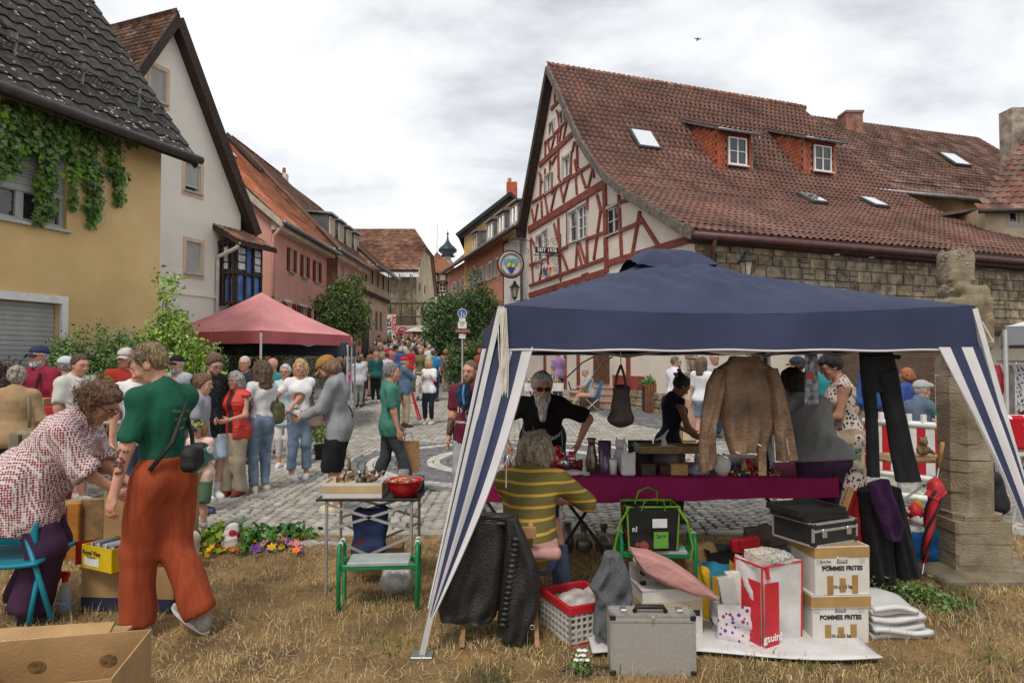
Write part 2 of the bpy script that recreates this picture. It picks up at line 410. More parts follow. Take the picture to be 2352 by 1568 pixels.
  for a in range(8):
   for b in range(a+1,8):
    if np.abs(off[a]-off[b]).sum()!=1:continue
    va,vb=vals[:,a],vals[:,b];x=(va<0)!=(vb<0);t=np.where(x,va/np.where(x,va-vb,1),0)
    acc+=np.where(x,1,0)[:,None]*(off[a]+t[:,None]*(off[b]-off[a]));w+=x
  V=s.lo+s.h*(np.stack([I,J,K],1)+acc/w[:,None]);idx=np.full(act.shape,-1,np.int32);idx[I,J,K]=np.arange(N)
  Q=[]
  for ax in range(3):
   A=[slice(None)]*3;B=[slice(None)]*3;A[ax]=slice(0,n[ax]-1);B[ax]=slice(1,n[ax])
   a=ins[tuple(A)];b=ins[tuple(B)];ch=a!=b;i,j,k=np.nonzero(ch);p=np.stack([i,j,k],1)
   u,v=(ax+1)%3,(ax+2)%3;ok=(p[:,u]>0)&(p[:,v]>0)&(p[:,u]<n[u]-1)&(p[:,v]<n[v]-1);p=p[ok];sg=a[ch][ok]
   def g(du,dv):
    q=p.copy();q[:,u]-=du;q[:,v]-=dv;return idx[q[:,0],q[:,1],q[:,2]]
   q=np.stack([g(1,1),g(0,1),g(0,0),g(1,0)],1);q[~sg]=q[~sg][:,::-1];Q.append(q)
  Q=np.concatenate(Q);Q=Q[(Q>=0).all(1)]
  return V,Q
# ================================================================ ground
EDGE=6.05
def sheet(name,xs,ys,dz,m,fz=gz):
 V=[(x,y,fz(x,y)+dz)for y in ys for x in xs];w=len(xs)
 Fq=[(j*w+i,j*w+i+1,(j+1)*w+i+1,(j+1)*w+i)for j in range(len(ys)-1)for i in range(w-1)]
 return struct(name,np_mesh(name,V,Fq,m),None)
mc=bpy.data.materials.new('paving_far');mc.use_nodes=True;n_,l_=nodes(mc);b_=n_['Principled BSDF'];b_.inputs['Roughness'].default_value=.8
ge=n_.new('ShaderNodeNewGeometry');vo=n_.new('ShaderNodeTexVoronoi');vo.inputs['Scale'].default_value=8.0;l_(ge.outputs['Position'],vo.inputs['Vector'])
ve=n_.new('ShaderNodeTexVoronoi');ve.feature='DISTANCE_TO_EDGE';ve.inputs['Scale'].default_value=8.0;l_(ge.outputs['Position'],ve.inputs['Vector'])
rmp=n_.new('ShaderNodeMapRange');rmp.inputs['From Max'].default_value=.14;l_(ve.outputs['Distance'],rmp.inputs[0])
mx=n_.new('ShaderNodeMix');mx.data_type='RGBA';mx.inputs['A'].default_value=(.075,.065,.05,1);mx.inputs['B'].default_value=(.34,.325,.295,1);l_(rmp.outputs[0],mx.inputs['Factor'])
hs=n_.new('ShaderNodeHueSaturation');sc_=n_.new('ShaderNodeSeparateColor');l_(vo.outputs['Color'],sc_.inputs[0])
mr_=n_.new('ShaderNodeMapRange');mr_.inputs['To Min'].default_value=.75;mr_.inputs['To Max'].default_value=1.2;l_(sc_.outputs[0],mr_.inputs[0]);l_(mr_.outputs[0],hs.inputs['Value']);l_(mx.outputs['Result'],hs.inputs['Color']);l_(hs.outputs[0],b_.inputs['Base Color'])
bp_=n_.new('ShaderNodeBump');bp_.inputs['Distance'].default_value=.02;l_(rmp.outputs[0],bp_.inputs['Height']);l_(bp_.outputs[0],b_.inputs['Normal'])
sheet('ground',np.linspace(-400,400,41),np.r_[-20,3,6,np.arange(10,100,3),130,200,400,900],-.04,mat((.17,.15,.11),.9,.25,1.2))
sheet('street',np.linspace(-30,30,31),np.r_[EDGE,10,14,np.arange(16,90,2)],-.03,mat((.062,.052,.036),.95,.35,9,bump=.4,bscale=90))
road=sheet('street_far',np.linspace(-30,30,31),np.arange(23.6,100,2),.006,mc)
def cobble(detail):
 m=MB();h=.5
 if detail:
  r0=[(-h,-h,-.04),(h,-h,-.04),(h,h,-.04),(-h,h,-.04)];r1=[(x*.98,y*.98,-.004)for x,y,_ in r0];r2=[(x*.80,y*.80,.008)for x,y,_ in r0]
  m.add(r0+r1+r2,[(8,9,10,11)]+[(a+i,a+(i+1)%4,a+4+(i+1)%4,a+4+i)for a in(0,4)for i in range(4)])
 else:
  r0=[(-h,-h,-.02),(h,-h,-.02),(h,h,-.02),(-h,h,-.02)];r2=[(x*.84,y*.84,.007)for x,y,_ in r0]
  m.add(r0+r2,[(4,5,6,7)]+[(i,(i+1)%4,4+(i+1)%4,4+i)for i in range(4)])
 return m
CC=Vector((.14,10.7));CR=2.75
light,dark,pale=[],[],[]
def put(x,y,ang,sx,sy,kind):
 if abs(x)>.98*y+.5 or y>24.2:return
 if x>4.9-.317*(y-17)and y>16.8+.36*max(0,x-4.9):return
 z=gz(x,y)+random.uniform(-.004,.004);c,s=cos(ang),sin(ang)
 tx,ty=random.gauss(0,.03),random.gauss(0,.03)
 M=basis((c*sx,s*sx,tx*sx),(-s*sy,c*sy,ty*sy),(-tx,-ty,1),(x,y,z));kind.append(M)
rw,hw,sag=.128,.72,.40
for ci in range(-14,15):
 x0=ci*2*hw+.3
 for r in range(0,165):
  yb=5.75+r*rw
  if abs(x0)>(yb+1)+1:continue
  n=12;js=random.uniform(-.3,.3)
  for i in range(n):
   t=(i+.5+js*.3)/n*2-1
   x=x0+t*hw+random.gauss(0,.004);y=yb+sag*(1-t*t)+random.gauss(0,.005)
   if y<EDGE+.19 or(x-CC.x)**2+(y-CC.y)**2<CR*CR:continue
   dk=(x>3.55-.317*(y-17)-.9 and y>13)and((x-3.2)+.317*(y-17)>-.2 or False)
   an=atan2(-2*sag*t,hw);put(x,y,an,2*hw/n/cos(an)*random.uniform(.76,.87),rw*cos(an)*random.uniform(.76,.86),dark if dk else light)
r=.07
while r<CR-.04:
 n=max(3,int(2*pi*r/.118));ph=random.random()
 k=pale if(2.28<r<2.46 or 1.26<r<1.5 or .45<r<.6)else dark
 for i in range(n):
  a=2*pi*(i+ph)/n;put(CC.x+r*cos(a),CC.y+r*sin(a),a+pi/2,2*pi*r/n*.9,.105,k)
 r+=.117
pav=link('paving',None);pav['kind']='structure'
STONE_C=mat((.355,.333,.292),.78,.20,3.0,bump=.5,bscale=120,isl=.20)
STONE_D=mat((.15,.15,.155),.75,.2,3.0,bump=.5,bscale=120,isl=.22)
STONE_P=mat((.46,.44,.40),.75,.15,3.0,bump=.5,bscale=120,isl=.12)
near=[M for M in light if M.translation.y<12];far=[M for M in light if M.translation.y>=12]
pieces(pav,'cobblestone',cobble(True),near,STONE_C,230,'remaining_cobblestones')
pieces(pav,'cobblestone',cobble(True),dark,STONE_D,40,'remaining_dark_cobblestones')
pieces(pav,'cobblestone',cobble(True),pale,STONE_P,30,'remaining_pale_cobblestones')
pieces(pav,'cobblestone',cobble(False),far,STONE_C,0,'distant_cobblestones')
kb=MB().rbox((0,0,-.04),(.96,.15,.12),.012)
kerb=link('kerb',None);kerb['kind']='structure'
pieces(kerb,'kerb_stone',kb,[Matrix.Translation((x+.3,EDGE+.08,.012+random.uniform(-.004,.004)))for x in range(-6,7)],mat((.36,.33,.27),.85,.2,4,bump=.5,bscale=80,isl=.12))
lm=mat((.19,.12,.055),.95,.35,2.6,bump=1.0,bscale=45,hue=(.30,.19,.08))
lawn=sheet('lawn',np.linspace(-9,9,61),np.linspace(.4,EDGE-.0,31),.0,lm,fz=lambda x,y:.006+.012*sin(x*3.1+y*2.3)*sin(y*4.1-x*1.7))
def blades(n,x0,x1,y0,y1,h0,h1,w,lean,seed,dens=None):
 r=np.random.default_rng(seed);y=y0+(y1-y0)*r.random(n)**1.0;x=r.uniform(x0,x1,n)
 ok=np.abs(x)<.98*y+.4
 if dens:ok&=r.random(n)<dens(x,y)
 x,y=x[ok],y[ok];n=len(x);h=r.uniform(h0,h1,n)*(.6+.8*r.random(n));a=r.uniform(0,2*pi,n);b=r.uniform(0,2*pi,n)
 ln=np.abs(r.normal(0,lean,n));w_=w*r.uniform(.6,1.3,n);z0=.006+.012*np.sin(x*3.1+y*2.3)*np.sin(y*4.1-x*1.7)-.004
 dx,dy=np.cos(a)*w_/2,np.sin(a)*w_/2;ex,ey=np.cos(b)*ln,np.sin(b)*ln
 hh=h/np.sqrt(1+(ln/np.maximum(h,.01))**2)
 m1=(.45,.62);V=np.stack([np.c_[x-dx,y-dy,z0],np.c_[x+dx,y+dy,z0],np.c_[x+dx*.8+ex*m1[0],y+dy*.8+ey*m1[0],z0+hh*m1[1]],np.c_[x-dx*.8+ex*m1[0],y-dy*.8+ey*m1[0],z0+hh*m1[1]],np.c_[x+ex*1.15,y+ey*1.15,z0+hh],np.c_[x+ex*1.15+.0006,y+ey*1.15,z0+hh]],1).reshape(-1,3)
 base=(np.arange(n)*6)[:,None];Q=np.stack([base+[0,1,2,3],base+[3,2,5,4]],1).reshape(-1,4);return V,Q
def fbm(x,y):return .5+.25*np.sin(x*2.1+1.3*np.sin(y*1.7))+.25*np.sin(y*2.9+1.1*np.sin(x*2.3+1))
V,Q=blades(185000,-6.2,6.2,2.5,EDGE+.05,.018,.05,.0038,.042,1,lambda x,y:.35+.65*fbm(x,y))
o=link('dry_grass',np_mesh('dry_grass',V,Q,mat((.47,.30,.115),.9,.3,1.8,isl=.32,spec=.15,hue=(.76,.56,.27))));tag(o,'short dry straw-coloured grass of the lawn','grass',kind='stuff')
V,Q=blades(20000,-6.2,6.2,2.5,EDGE,.05,.11,.003,.05,2,lambda x,y:np.clip(fbm(x*1.7,y*1.7)*1.7-.55,0,1))
o=link('tall_straw',np_mesh('tall_straw',V,Q,mat((.52,.39,.2),.9,.2,4,isl=.3,spec=.15)));tag(o,'longer bleached straw stalks sticking out of the dry lawn','grass',kind='stuff')
gp=[(-.72,3.75),(-.28,3.95),(.05,3.7),(1.25,3.35),(1.55,3.5),(2.05,3.45),(2.6,3.55),(2.75,4.2),(3.0,4.5),(.55,3.5),(-.9,4.4),(.5,4.6),(3.2,3.6),(1.9,3.2),(2.4,3.25),(-.1,3.3)]
def gd(x,y):
 d=np.zeros_like(x)
 for a,b in gp:d=np.maximum(d,np.exp(-((x-a)**2+(y-b)**2)/.022))
 return np.clip(d,.012,1)
V,Q=blades(85000,-6.2,6.2,2.5,EDGE,.02,.06,.006,.04,3,gd)
o=link('green_grass',np_mesh('green_grass',V,Q,mat((.085,.12,.03),.85,.3,5,isl=.3,spec=.2)));tag(o,'sparse green tufts and weeds between the dry grass','grass',kind='stuff')
# ================================================================ houses
class Fr:
 "vertical wall plane: origin o, direction u, outward normal n"
 def __init__(s,o,u,n=None):
  s.o=Vector((o[0],o[1],0));s.u=Vector((u[0],u[1],0)).normalized();a=Vector((s.u.y,-s.u.x,0))
  s.n=a if a.dot(-s.o)>0 else-a
  if n is not None and s.n.dot(Vector((n[0],n[1],0)))<0:s.n=-s.n
 def pt(s,t,z,d=0):return s.o+s.u*t+s.n*d+Vector((0,0,z))
 def s(s,px):
  k=(px-CX)/F;return(k*s.o.y-s.o.x)/(s.u.x-k*s.u.y)
 def sz(s,px,py):
  t=s.s(px);p=s.pt(t,0);return t,P(px,py,p.y).z
def clip(poly,a,b,c):
 "keep a*s+b*z<=c"
 out=[]
 for i in range(len(poly)):
  p,q=poly[i],poly[(i+1)%len(poly)];dp=a*p[0]+b*p[1]-c;dq=a*q[0]+b*q[1]-c
  if dp<=1e-9:out.append(p)
  if(dp<-1e-9 and dq>1e-9)or(dp>1e-9 and dq<-1e-9):
   t=dp/(dp-dq);out.append((p[0]+(q[0]-p[0])*t,p[1]+(q[1]-p[1])*t))
 return out
def wall(parent,fr,top,holes,m,name='wall',z0=-.3,reveal=.16,d=0.0,thick=.3):
 "wall with real openings; top = [(s,z)...] roofline; holes = (s0,s1,z0,z1)"
 mb=MB();ss=sorted(set([round(p[0],4)for p in top]+[round(v,4)for h in holes for v in h[:2]if top[0][0]<v<top[-1][0]]))
 zs=sorted(set([z0]+[round(v,4)for h in holes for v in h[2:]]+[max(p[1]for p in top)+.01]))
 def tz(s):
  for(a,b),(c,e_)in zip(top,top[1:]):
   if a-1e-6<=s<=c+1e-6:return b+(e_-b)*(s-a)/max(1e-9,c-a)
  return top[-1][1]
 for a,b in zip(ss,ss[1:]):
  za,zb=tz(a+1e-4),tz(b-1e-4)
  for c,e_ in zip(zs,zs[1:]):
   if any(h[0]-1e-3<=(a+b)/2<=h[1]+1e-3 and h[2]-1e-3<=(c+e_)/2<=h[3]+1e-3 for h in holes):continue
   k=(zb-za)/(b-a);poly=clip([(a,c),(b,c),(b,e_),(a,e_)],-k,1,za-k*a)
   if len(poly)>=3:mb.add([fr.pt(p[0],p[1],d)for p in poly],[tuple(range(len(poly)))])
 for h in holes:
  c=[(h[0],h[2]),(h[1],h[2]),(h[1],h[3]),(h[0],h[3])]
  for i in range(4):
   p,q=c[i],c[(i+1)%4];mb.add([fr.pt(*p,d),fr.pt(*q,d),fr.pt(*q,d-reveal),fr.pt(*p,d-reveal)],[(0,1,2,3)])
 mb.add([fr.pt(s,z,d-thick)for s,z in[(top[0][0],z0)]+list(top)+[(top[-1][0],z0)]],[tuple(range(len(top)+2))])
 return part(parent,name,mb,m)
WHITE=mat((.72,.71,.68),.5,.08,8);DKWOOD=mat((.045,.03,.022),.8,.3,12,bump=.3);GREYW=mat((.42,.42,.40),.6,.1,8)
def window(parent,fr,h,frame=WHITE,nx=2,ny=2,inset=.12,fw=.055,sill=True,surround=None,curtain=False,shutter=None,bars=.028,pane=None):
 s0,s1,z0,z1=h;f=MB();d=-inset
 for a,b in(((s0,z0+fw/2),(s1,z0+fw/2)),((s0,z1-fw/2),(s1,z1-fw/2))):f.beam(fr.pt(*a,d),fr.pt(*b,d),fw,.07,fr.n)
 for s in(s0+fw/2,s1-fw/2):f.beam(fr.pt(s,z0+fw,d),fr.pt(s,z1-fw,d),fw,.07,fr.n)
 for i in range(1,nx):s=s0+(s1-s0)*i/nx;f.beam(fr.pt(s,z0+fw,d+.004),fr.pt(s,z1-fw,d+.004),bars*1.6,.055,fr.n)
 for j in range(1,ny):z=z0+(z1-z0)*j/ny;f.beam(fr.pt(s0+fw,z,d),fr.pt(s1-fw,z,d),bars,.05,fr.n)
 w=part(parent,'window',f,frame)
 for i in range(nx):
  a,b=s0+(s1-s0)*i/nx,s0+(s1-s0)*(i+1)/nx
  part(w,'pane',MB().add([fr.pt(a+.01,z0+.01,d-.012),fr.pt(b-.01,z0+.01,d-.012),fr.pt(b-.01,z1-.01,d-.012),fr.pt(a+.01,z1-.01,d-.012)],[(0,1,2,3)]),pane or GLASS)
 if curtain:
  part(w,'curtain',MB().grid(lambda u,v:fr.pt(s0+(s1-s0)*u,z0+(z1-z0)*v,d-.05+.01*sin(u*40)),40,1),CURT)
 if sill:part(w,'sill',MB().beam(fr.pt(s0-.05,z0-.025,.02),fr.pt(s1+.05,z0-.025,.02),.045,.12,fr.n),frame if sill is True else sill)
 if surround:
  q=MB();t=.1
  for a,b in(((s0-t,z1+t/2),(s1+t,z1+t/2)),((s0-t,z0-t/2-.05),(s1+t,z0-t/2-.05))):q.beam(fr.pt(*a,.004),fr.pt(*b,.004),t,.02,fr.n)
  for s in(s0-t/2,s1+t/2):q.beam(fr.pt(s,z0-.05,.004),fr.pt(s,z1,.004),t,.02,fr.n)
  part(w,'surround',q,surround)
 if shutter:
  wd=(s1-s0)*.55
  for s in(s0-wd/2-.03,s1+wd/2+.03):
   q=MB().beam(fr.pt(s,z0,.03),fr.pt(s,z1,.03),wd,.02,fr.n)
   for e in(-1,1):q.beam(fr.pt(s+e*(wd/2-.03),z0,.045),fr.pt(s+e*(wd/2-.03),z1,.045),.06,.03,fr.n)
   k=int((z1-z0)/.11)
   for j in range(k):z=z0+(j+.5)*(z1-z0)/k;q.beam(fr.pt(s-wd/2+.06,z,.045),fr.pt(s+wd/2-.06,z,.045),.05,.02,fr.n)
   part(parent,'shutter',q,shutter)
 return w
def roller(parent,fr,h,z_low,m,pitch=.05,inset=.09,name='roller_shutter'):
 s0,s1,z0,z1=h;k=int((z1-z_low)/pitch);mb=MB();pts=[]
 for j in range(k+1):
  z=z1-j*pitch;pts+=[(z,-inset-.012),(z-pitch*.2,-inset),(z-pitch*.8,-inset)]
 vs=[]
 for z,d in pts:vs+=[fr.pt(s0+.01,z,d),fr.pt(s1-.01,z,d)]
 mb.add(vs,[(2*i,2*i+1,2*i+3,2*i+2)for i in range(len(pts)-1)]);mb.beam(fr.pt(s0+.01,z_low-.0,-inset),fr.pt(s1-.01,z_low-.0,-inset),.07,.03,fr.n)
 return part(parent,name,mb,m)
def tile_mesh(w,l,amp=.022,n=6,lip=.022,phase=.0):
 m=MB();xs=[(-.5+i/n)*w*1.02 for i in range(n+1)]
 zf=[amp*sin(2*pi*(i/n)+phase)for i in range(n+1)]if amp>.006 else[amp*sin(pi*i/n)for i in range(n+1)]
 a=[(x,0,z+lip)for x,z in zip(xs,zf)];b=[(x,l*1.1,z)for x,z in zip(xs,zf)];c=[(x,.004,z+lip-.022)for x,z in zip(xs,zf)]
 k=n+1;m.add(a+b+c,[(i,i+1,k+i+1,k+i)for i in range(n)]+[(2*k+i,2*k+i+1,i+1,i)for i in range(n)]);return m
def roof(parent,A,u,n_in,prof,tile,tw,tl,m,maxn=300,lo=lambda h:0,hi=lambda h:10,skip=None,under=None,jit=.004,rest='remaining_tiles',name='roof_tile',bonus=None):
 """A eave start (x,y); prof = [(horizontal run, z)...] from eave to ridge; tiles laid along it"""
 A=Vector((A[0],A[1],0));u=Vector((u[0],u[1],0)).normalized();ni=Vector((n_in[0],n_in[1],0)).normalized()
 seg=[(sqrt((c-a)**2+(d-b)**2),a,b,c,d)for(a,b),(c,d)in zip(prof,prof[1:])];tot=sum(q[0]for q in seg)
 def at(a):
  for L_,h0,z0,h1,z1 in seg:
   if a<=L_+1e-6:t=a/L_;return h0+(h1-h0)*t,z0+(z1-z0)*t,(h1-h0)/L_,(z1-z0)/L_
   a-=L_
  L_,h0,z0,h1,z1=seg[-1];return h1,z1,(h1-h0)/L_,(z1-z0)/L_
 ms=[];rows=int(tot/tl)
 for r in range(rows+1):
  h,z,dh,dz=at(min(r*tl,tot-.3*tl));yv=ni*dh+Vector((0,0,dz));zv=u.cross(yv);zv=zv if zv.z>0 else-zv
  a,b=lo(h),hi(h);k=int((b-a)/tw)
  for i in range(k):
   s=a+(i+.5)*(b-a)/k
   if skip and skip(s,h):continue
   o=A+u*s+ni*h+Vector((0,0,z))+zv*random.uniform(0,jit)
   x=u+zv*random.gauss(0,.008);ms.append(basis(x,yv,zv,o)if u.cross(yv).z>0 else basis(-x,yv,zv,o))
 q=MB();n=10;vs=[]
 pr=list(prof)
 for h,z in pr:
  for i in range(n+1):s=lo(h)+(hi(h)-lo(h))*i/n;vs.append(A+u*s+ni*h+Vector((0,0,z-.012)))
 w=n+1;fs=[(j*w+i,j*w+i+1,(j+1)*w+i+1,(j+1)*w+i)for j in range(len(pr)-1)for i in range(n)]
 o2=len(vs);vs+=[v-Vector((0,0,.12))for v in vs];fs+=[tuple(k+o2 for k in f)for f in fs]
 for j in range(len(pr)-1):
  for i in(0,n):fs.append((j*w+i,(j+1)*w+i,(j+1)*w+i+o2,j*w+i+o2))
 for i in range(n):fs.append((i,i+1,i+1+o2,i+o2))
 q.add(vs,fs);rf=part(parent,'roof',q,under or DKWOOD)
 pieces(rf,name,tile_mesh(tw,tl,*tile),ms,m,maxn,rest,bonus=bonus);return rf
def gutter(parent,pts,r,m,name='gutter'):return part(parent,name,MB().tube(pts,r,10),m,True)
def plane_hit(px,py,o,n):
 d=P(px,py,1.0)-Vector((0,0,CAMH));c=Vector((0,0,CAMH));t=(Vector(o)-c).dot(n)/d.dot(n);return c+d*t
ZINC=mat((.22,.23,.24),.45,.2,5,metal=.6);COPPER=mat((.10,.045,.04),.45,.2,6,metal=.2);SKYL=mat((.88,.9,.92),.06,0,metal=.95)
PLAST_Y=mat((.72,.475,.20),.9,.13,.5,bump=.35,bscale=70,hue=(.80,.575,.29),det=9);PLAST_W=mat((.80,.765,.675),.9,.06,.5,bump=.2,bscale=80)
PLAST_P=mat((.66,.32,.26),.9,.10,.6,bump=.2,bscale=70,hue=(.73,.39,.32));PLAST_O=mat((.50,.215,.135),.9,.08,.8,bump=.2,bscale=70)
PLAST_C=mat((.60,.52,.42),.9,.10,.8,bump=.25,bscale=70)
K=(-6.5,12.0);fy=Fr(K,(-.35,-1));yh=thing('yellow_house','ochre yellow rendered house with steep dark tiled roof and hanging vine at left edge','house',(K[0],K[1],0))
a=fy.s(147);wy0=fy.sz(145,528)[1];wy1=fy.sz(145,335)[1]
HW=(a,fy.s(-70),wy0,wy1);g0=fy.s(135);gz1=fy.sz(138,698)[1];HG=(g0,g0+3.2,-.05,gz1)
wall(yh,fy,[(0,5.62),(7.5,5.62)],[HW,HG],PLAST_Y)
end=Fr(K,fy.n*-1,(0,1));part(yh,'side_wall',MB().add([fy.pt(0,-.3),fy.pt(0,5.62),fy.pt(0,5.62)-fy.n*9,fy.pt(0,-.3)-fy.n*9],[(0,1,2,3)]),PLAST_Y)
zs=fy.sz(145,455)[1];ROLL=mat((.45,.45,.44),.55,.05,6)
window(yh,fy,(HW[0],HW[1],wy0,zs+.02),GREYW,2,1,.11,.07,True,bars=.07,curtain=True)
roller(yh,fy,HW,zs,ROLL,.055,.07);roller(yh,fy,HG,-.02,mat((.36,.36,.35),.5,.06,5),.075,.1,'garage_shutter')
q=MB();q.beam(fy.pt(g0-.05,0,.02),fy.pt(g0-.05,gz1+.12,.02),.1,.08,fy.n);q.beam(fy.pt(g0-.1,gz1+.06,.022),fy.pt(g0+3.2,gz1+.06,.022),.12,.08,fy.n);part(yh,'garage_frame',q,WHITE)
tn=1.28
DARKT=mat((.028,.025,.024),.8,.25,9,isl=.3,hue=(.055,.05,.046))
EV=fy.pt(-.28,0,.55)
rf=roof(yh,(EV.x,EV.y),fy.u,-fy.n,[(0,5.38),(4.6,5.38+4.6*tn)],(.024,6,.03),.30,.335,DARKT,300,lambda h:0,lambda h:7.5)
gutter(yh,[fy.pt(-.32,5.35,.63),fy.pt(3,5.35,.63),fy.pt(7.5,5.35,.63)],.075,mat((.05,.045,.042),.5,.2,6))
q=MB();q.beam(fy.pt(-.30,5.24,.53),fy.pt(-.30,5.24+4.5*tn,.53-4.5),.1,.03,fy.u);part(yh,'verge_board',q,DKWOOD)
q=MB()
for _ in range(420):
 s=random.uniform(.1,5.5);h=random.random()**1.6*4.2;c=EV+fy.u*s-fy.n*h+Vector((0,0,5.425+h*tn));r=random.uniform(.012,.04)
 up=(-fy.n+Vector((0,0,tn))).normalized();nn=fy.u.cross(up);nn=nn if nn.z>0 else-nn
 pts=[c+nn*.035+(fy.u*cos(k)*r*random.uniform(.6,1.3)+up*sin(k)*r*.5)for k in np.arange(0,6.2,1.05)];q.prism(pts,-nn*.012)
part(rf,'lichen',q,mat((.42,.42,.38),.95,.3,30),kind='stuff')
q=MB();up=(-fy.n+Vector((0,0,tn))).normalized();nn=Vector((fy.n.x*tn,fy.n.y*tn,1)).normalized()
def rp(s,h,d):return EV+fy.u*s-fy.n*h+Vector((0,0,5.40+h*tn))+nn*d
for d in(.07,.22):q.tube([rp(.25,.62,d),rp(7,.62,d)],.011,5)
s=.3
while s<6:q.cyl(rp(s,.62,.06),rp(s,.62,.22),.007,n=4);s+=.075
part(rf,'snow_guard',q,mat((.06,.06,.06),.5,.2,8,metal=.5))
for k in range(5):part(rf,'guard_bracket',MB().beam(rp(.8+k*1.05,.55,.02),rp(.8+k*1.05,.70,.26),.04,.02,fy.u),ZINC)
fw=Fr((-8.67,16),(.38,1));wh=thing('white_house','cream white narrow gabled house with blue timber oriel and shuttered windows','house',fw.pt(0,0))
sp,zp=fw.sz(378,42);sr,zr=fw.sz(566,520);kx=(zp-zr)/(sr-sp);sl=sp-(zp-5.4)/kx
SUR=mat((.66,.50,.36),.9,.06,4)
hs_=[]
for(x0,y0,x1,y1,lowf)in((336,150,372,232,0),(419,370,455,440,.12),(424,548,459,628,0)):
 s0,s1=fw.s(x0),fw.s(x1);z1=fw.sz((x0+x1)/2,y0+8)[1];z0=fw.sz((x0+x1)/2,y1)[1];hs_.append((s0,s1,z0,z1,lowf))
wall(wh,fw,[(sl,5.4),(sp,zp),(sr-.28,zr+.28*kx)],[h[:4]for h in hs_],PLAST_W)
for h in hs_:
 window(wh,fw,h[:4],GREYW,1,1,.14,.05,True,SUR);roller(wh,fw,h[:4],h[2]+h[4]+.03,ROLL,.05,.06)
se=sr-.28;part(wh,'side_wall',MB().add([fw.pt(se,-.3),fw.pt(se,zr+.3),fw.pt(se,zr+.3)-fw.n*8,fw.pt(se,-.3)-fw.n*8],[(0,1,2,3)]),PLAST_W)
WT=mat((.13,.065,.042),.9,.45,3.0,isl=.35,hue=(.20,.10,.062))
OV=.30
roof(wh,fw.pt(sl-.35,0,OV).to_2d(),-fw.n,fw.u,[(0,5.4-.35*kx),(sp-sl+.35,zp+.06)],(.012,3,.02),.19,.17,WT,200,lambda h:0,lambda h:8)
roof(wh,fw.pt(sr+.05,0,OV).to_2d(),-fw.n,-fw.u,[(0,zr-.1),(sr+.05-sp,zp+.06)],(.012,3,.02),.19,.17,WT,60,lambda h:0,lambda h:8)
q=MB();q.beam(fw.pt(sp,zp-.06,OV+.02),fw.pt(sr+.08,zr-.25,OV+.02),.26,.05,fw.n);q.beam(fw.pt(sp,zp-.06,OV+.022),fw.pt(sl-.4,5.4-.4*kx-.1,OV+.022),.2,.05,fw.n)
q.beam(fw.pt(sp,zp-.13,OV/2),fw.pt(sr,zr-.2,OV/2),.04,OV,fw.n);part(wh,'barge_board',q,DKWOOD)
part(wh,'plinth_ledge',MB().beam(fw.pt(sl,fw.sz(430,674)[1],.02),fw.pt(se,fw.sz(430,674)[1],.02),.09,.06,fw.n),PLAST_W)
BLUE=mat((.085,.19,.46),.6,.3,3);OR=link('oriel',None,wh);so0=fw.s(499);L0=1.0;PR=.58;zb,zt=fw.sz(505,694)[1]-.1,fw.sz(505,545)[1]-.12
zm=zb+(zt-zb)*.50
def obox(s0,s1,d0,d1,z0,z1,nm,m):part(OR,nm,MB().prism([fw.pt(s0,z0,d0),fw.pt(s1,z0,d0),fw.pt(s1,z0,d1),fw.pt(s0,z0,d1)],(0,0,z1-z0)),m)
obox(so0+.03,so0+L0,0,PR-.03,zb+.05,zt,'panelled_body',BLUE)
q=MB();qw=.055
fo=Fr(fw.pt(so0,0,PR).to_2d(),fw.u,fw.n);fe=Fr(fw.pt(so0,0,0).to_2d(),fw.n,-fw.u)
for z in(zb+.08,zm,zt-.06):
 q.beam(fo.pt(-.02,z),fo.pt(L0,z),.075,.10,fo.n);q.beam(fe.pt(0,z),fe.pt(PR+.02,z),.075,.10,fe.n)
for s in(.04,L0*.36,L0*.66,L0-.04):q.beam(fo.pt(s,zb),fo.pt(s,zt),qw,.09,fo.n)
for s in(.06,PR*.34,PR*.68,PR-.03):q.beam(fe.pt(s,zb),fe.pt(s,zt),qw,.09,fe.n)
for z in(zb-.12,):
 q.beam(fw.pt(so0+.1,zb-.25,.05),fw.pt(so0+.1,zb,PR-.1),.1,.12,fw.u);q.beam(fw.pt(so0+L0-.2,zb-.25,.05),fw.pt(so0+L0-.2,zb,PR-.1),.1,.12,fw.u)
part(OR,'timber_frame',q,DKWOOD)
for fr_,a0,a1 in((fe,PR*.36,PR*.66),(fo,.08,L0*.34),(fo,L0*.68,L0-.08)):
 q=MB()
 for j in range(3):
  z0=zm+.1+j*(zt-zm-.24)/3;q.add([fr_.pt(a0,z0,.035),fr_.pt(a1,z0,.035),fr_.pt(a1,z0+(zt-zm-.24)/3-.04,.035),fr_.pt(a0,z0+(zt-zm-.24)/3-.04,.035)],[(0,1,2,3)])
 part(OR,'leaded_pane',q,CURT)
roof(OR,fw.pt(so0-.22,0,PR+.30).to_2d(),fw.u,-fw.n,[(0,zt-.06),(1.05,zt+.52)],(.012,3,.02),.17,.2,mat((.26,.13,.085),.9,.4,3,isl=.3),60,lambda h:0,lambda h:L0+.5)
part(wh,'rain_pipe',MB().tube([fw.pt(so0-.15,zt-.1,PR+.28),fw.pt(so0-.15,zt-.25,PR+.2),fw.pt(so0-.12,zt-.45,.12),fw.pt(so0-.1,zt-.6,.08),fw.pt(so0-.1,.2,.08)],.05,8),mat((.62,.58,.50),.5,.1,5),True)
fp=Fr((-8.4,22.7),(.02,1),(1,0));ph=thing('pink_house','salmon pink house with dark red shutters and bright orange tiled roof','house',fp.pt(0,0))
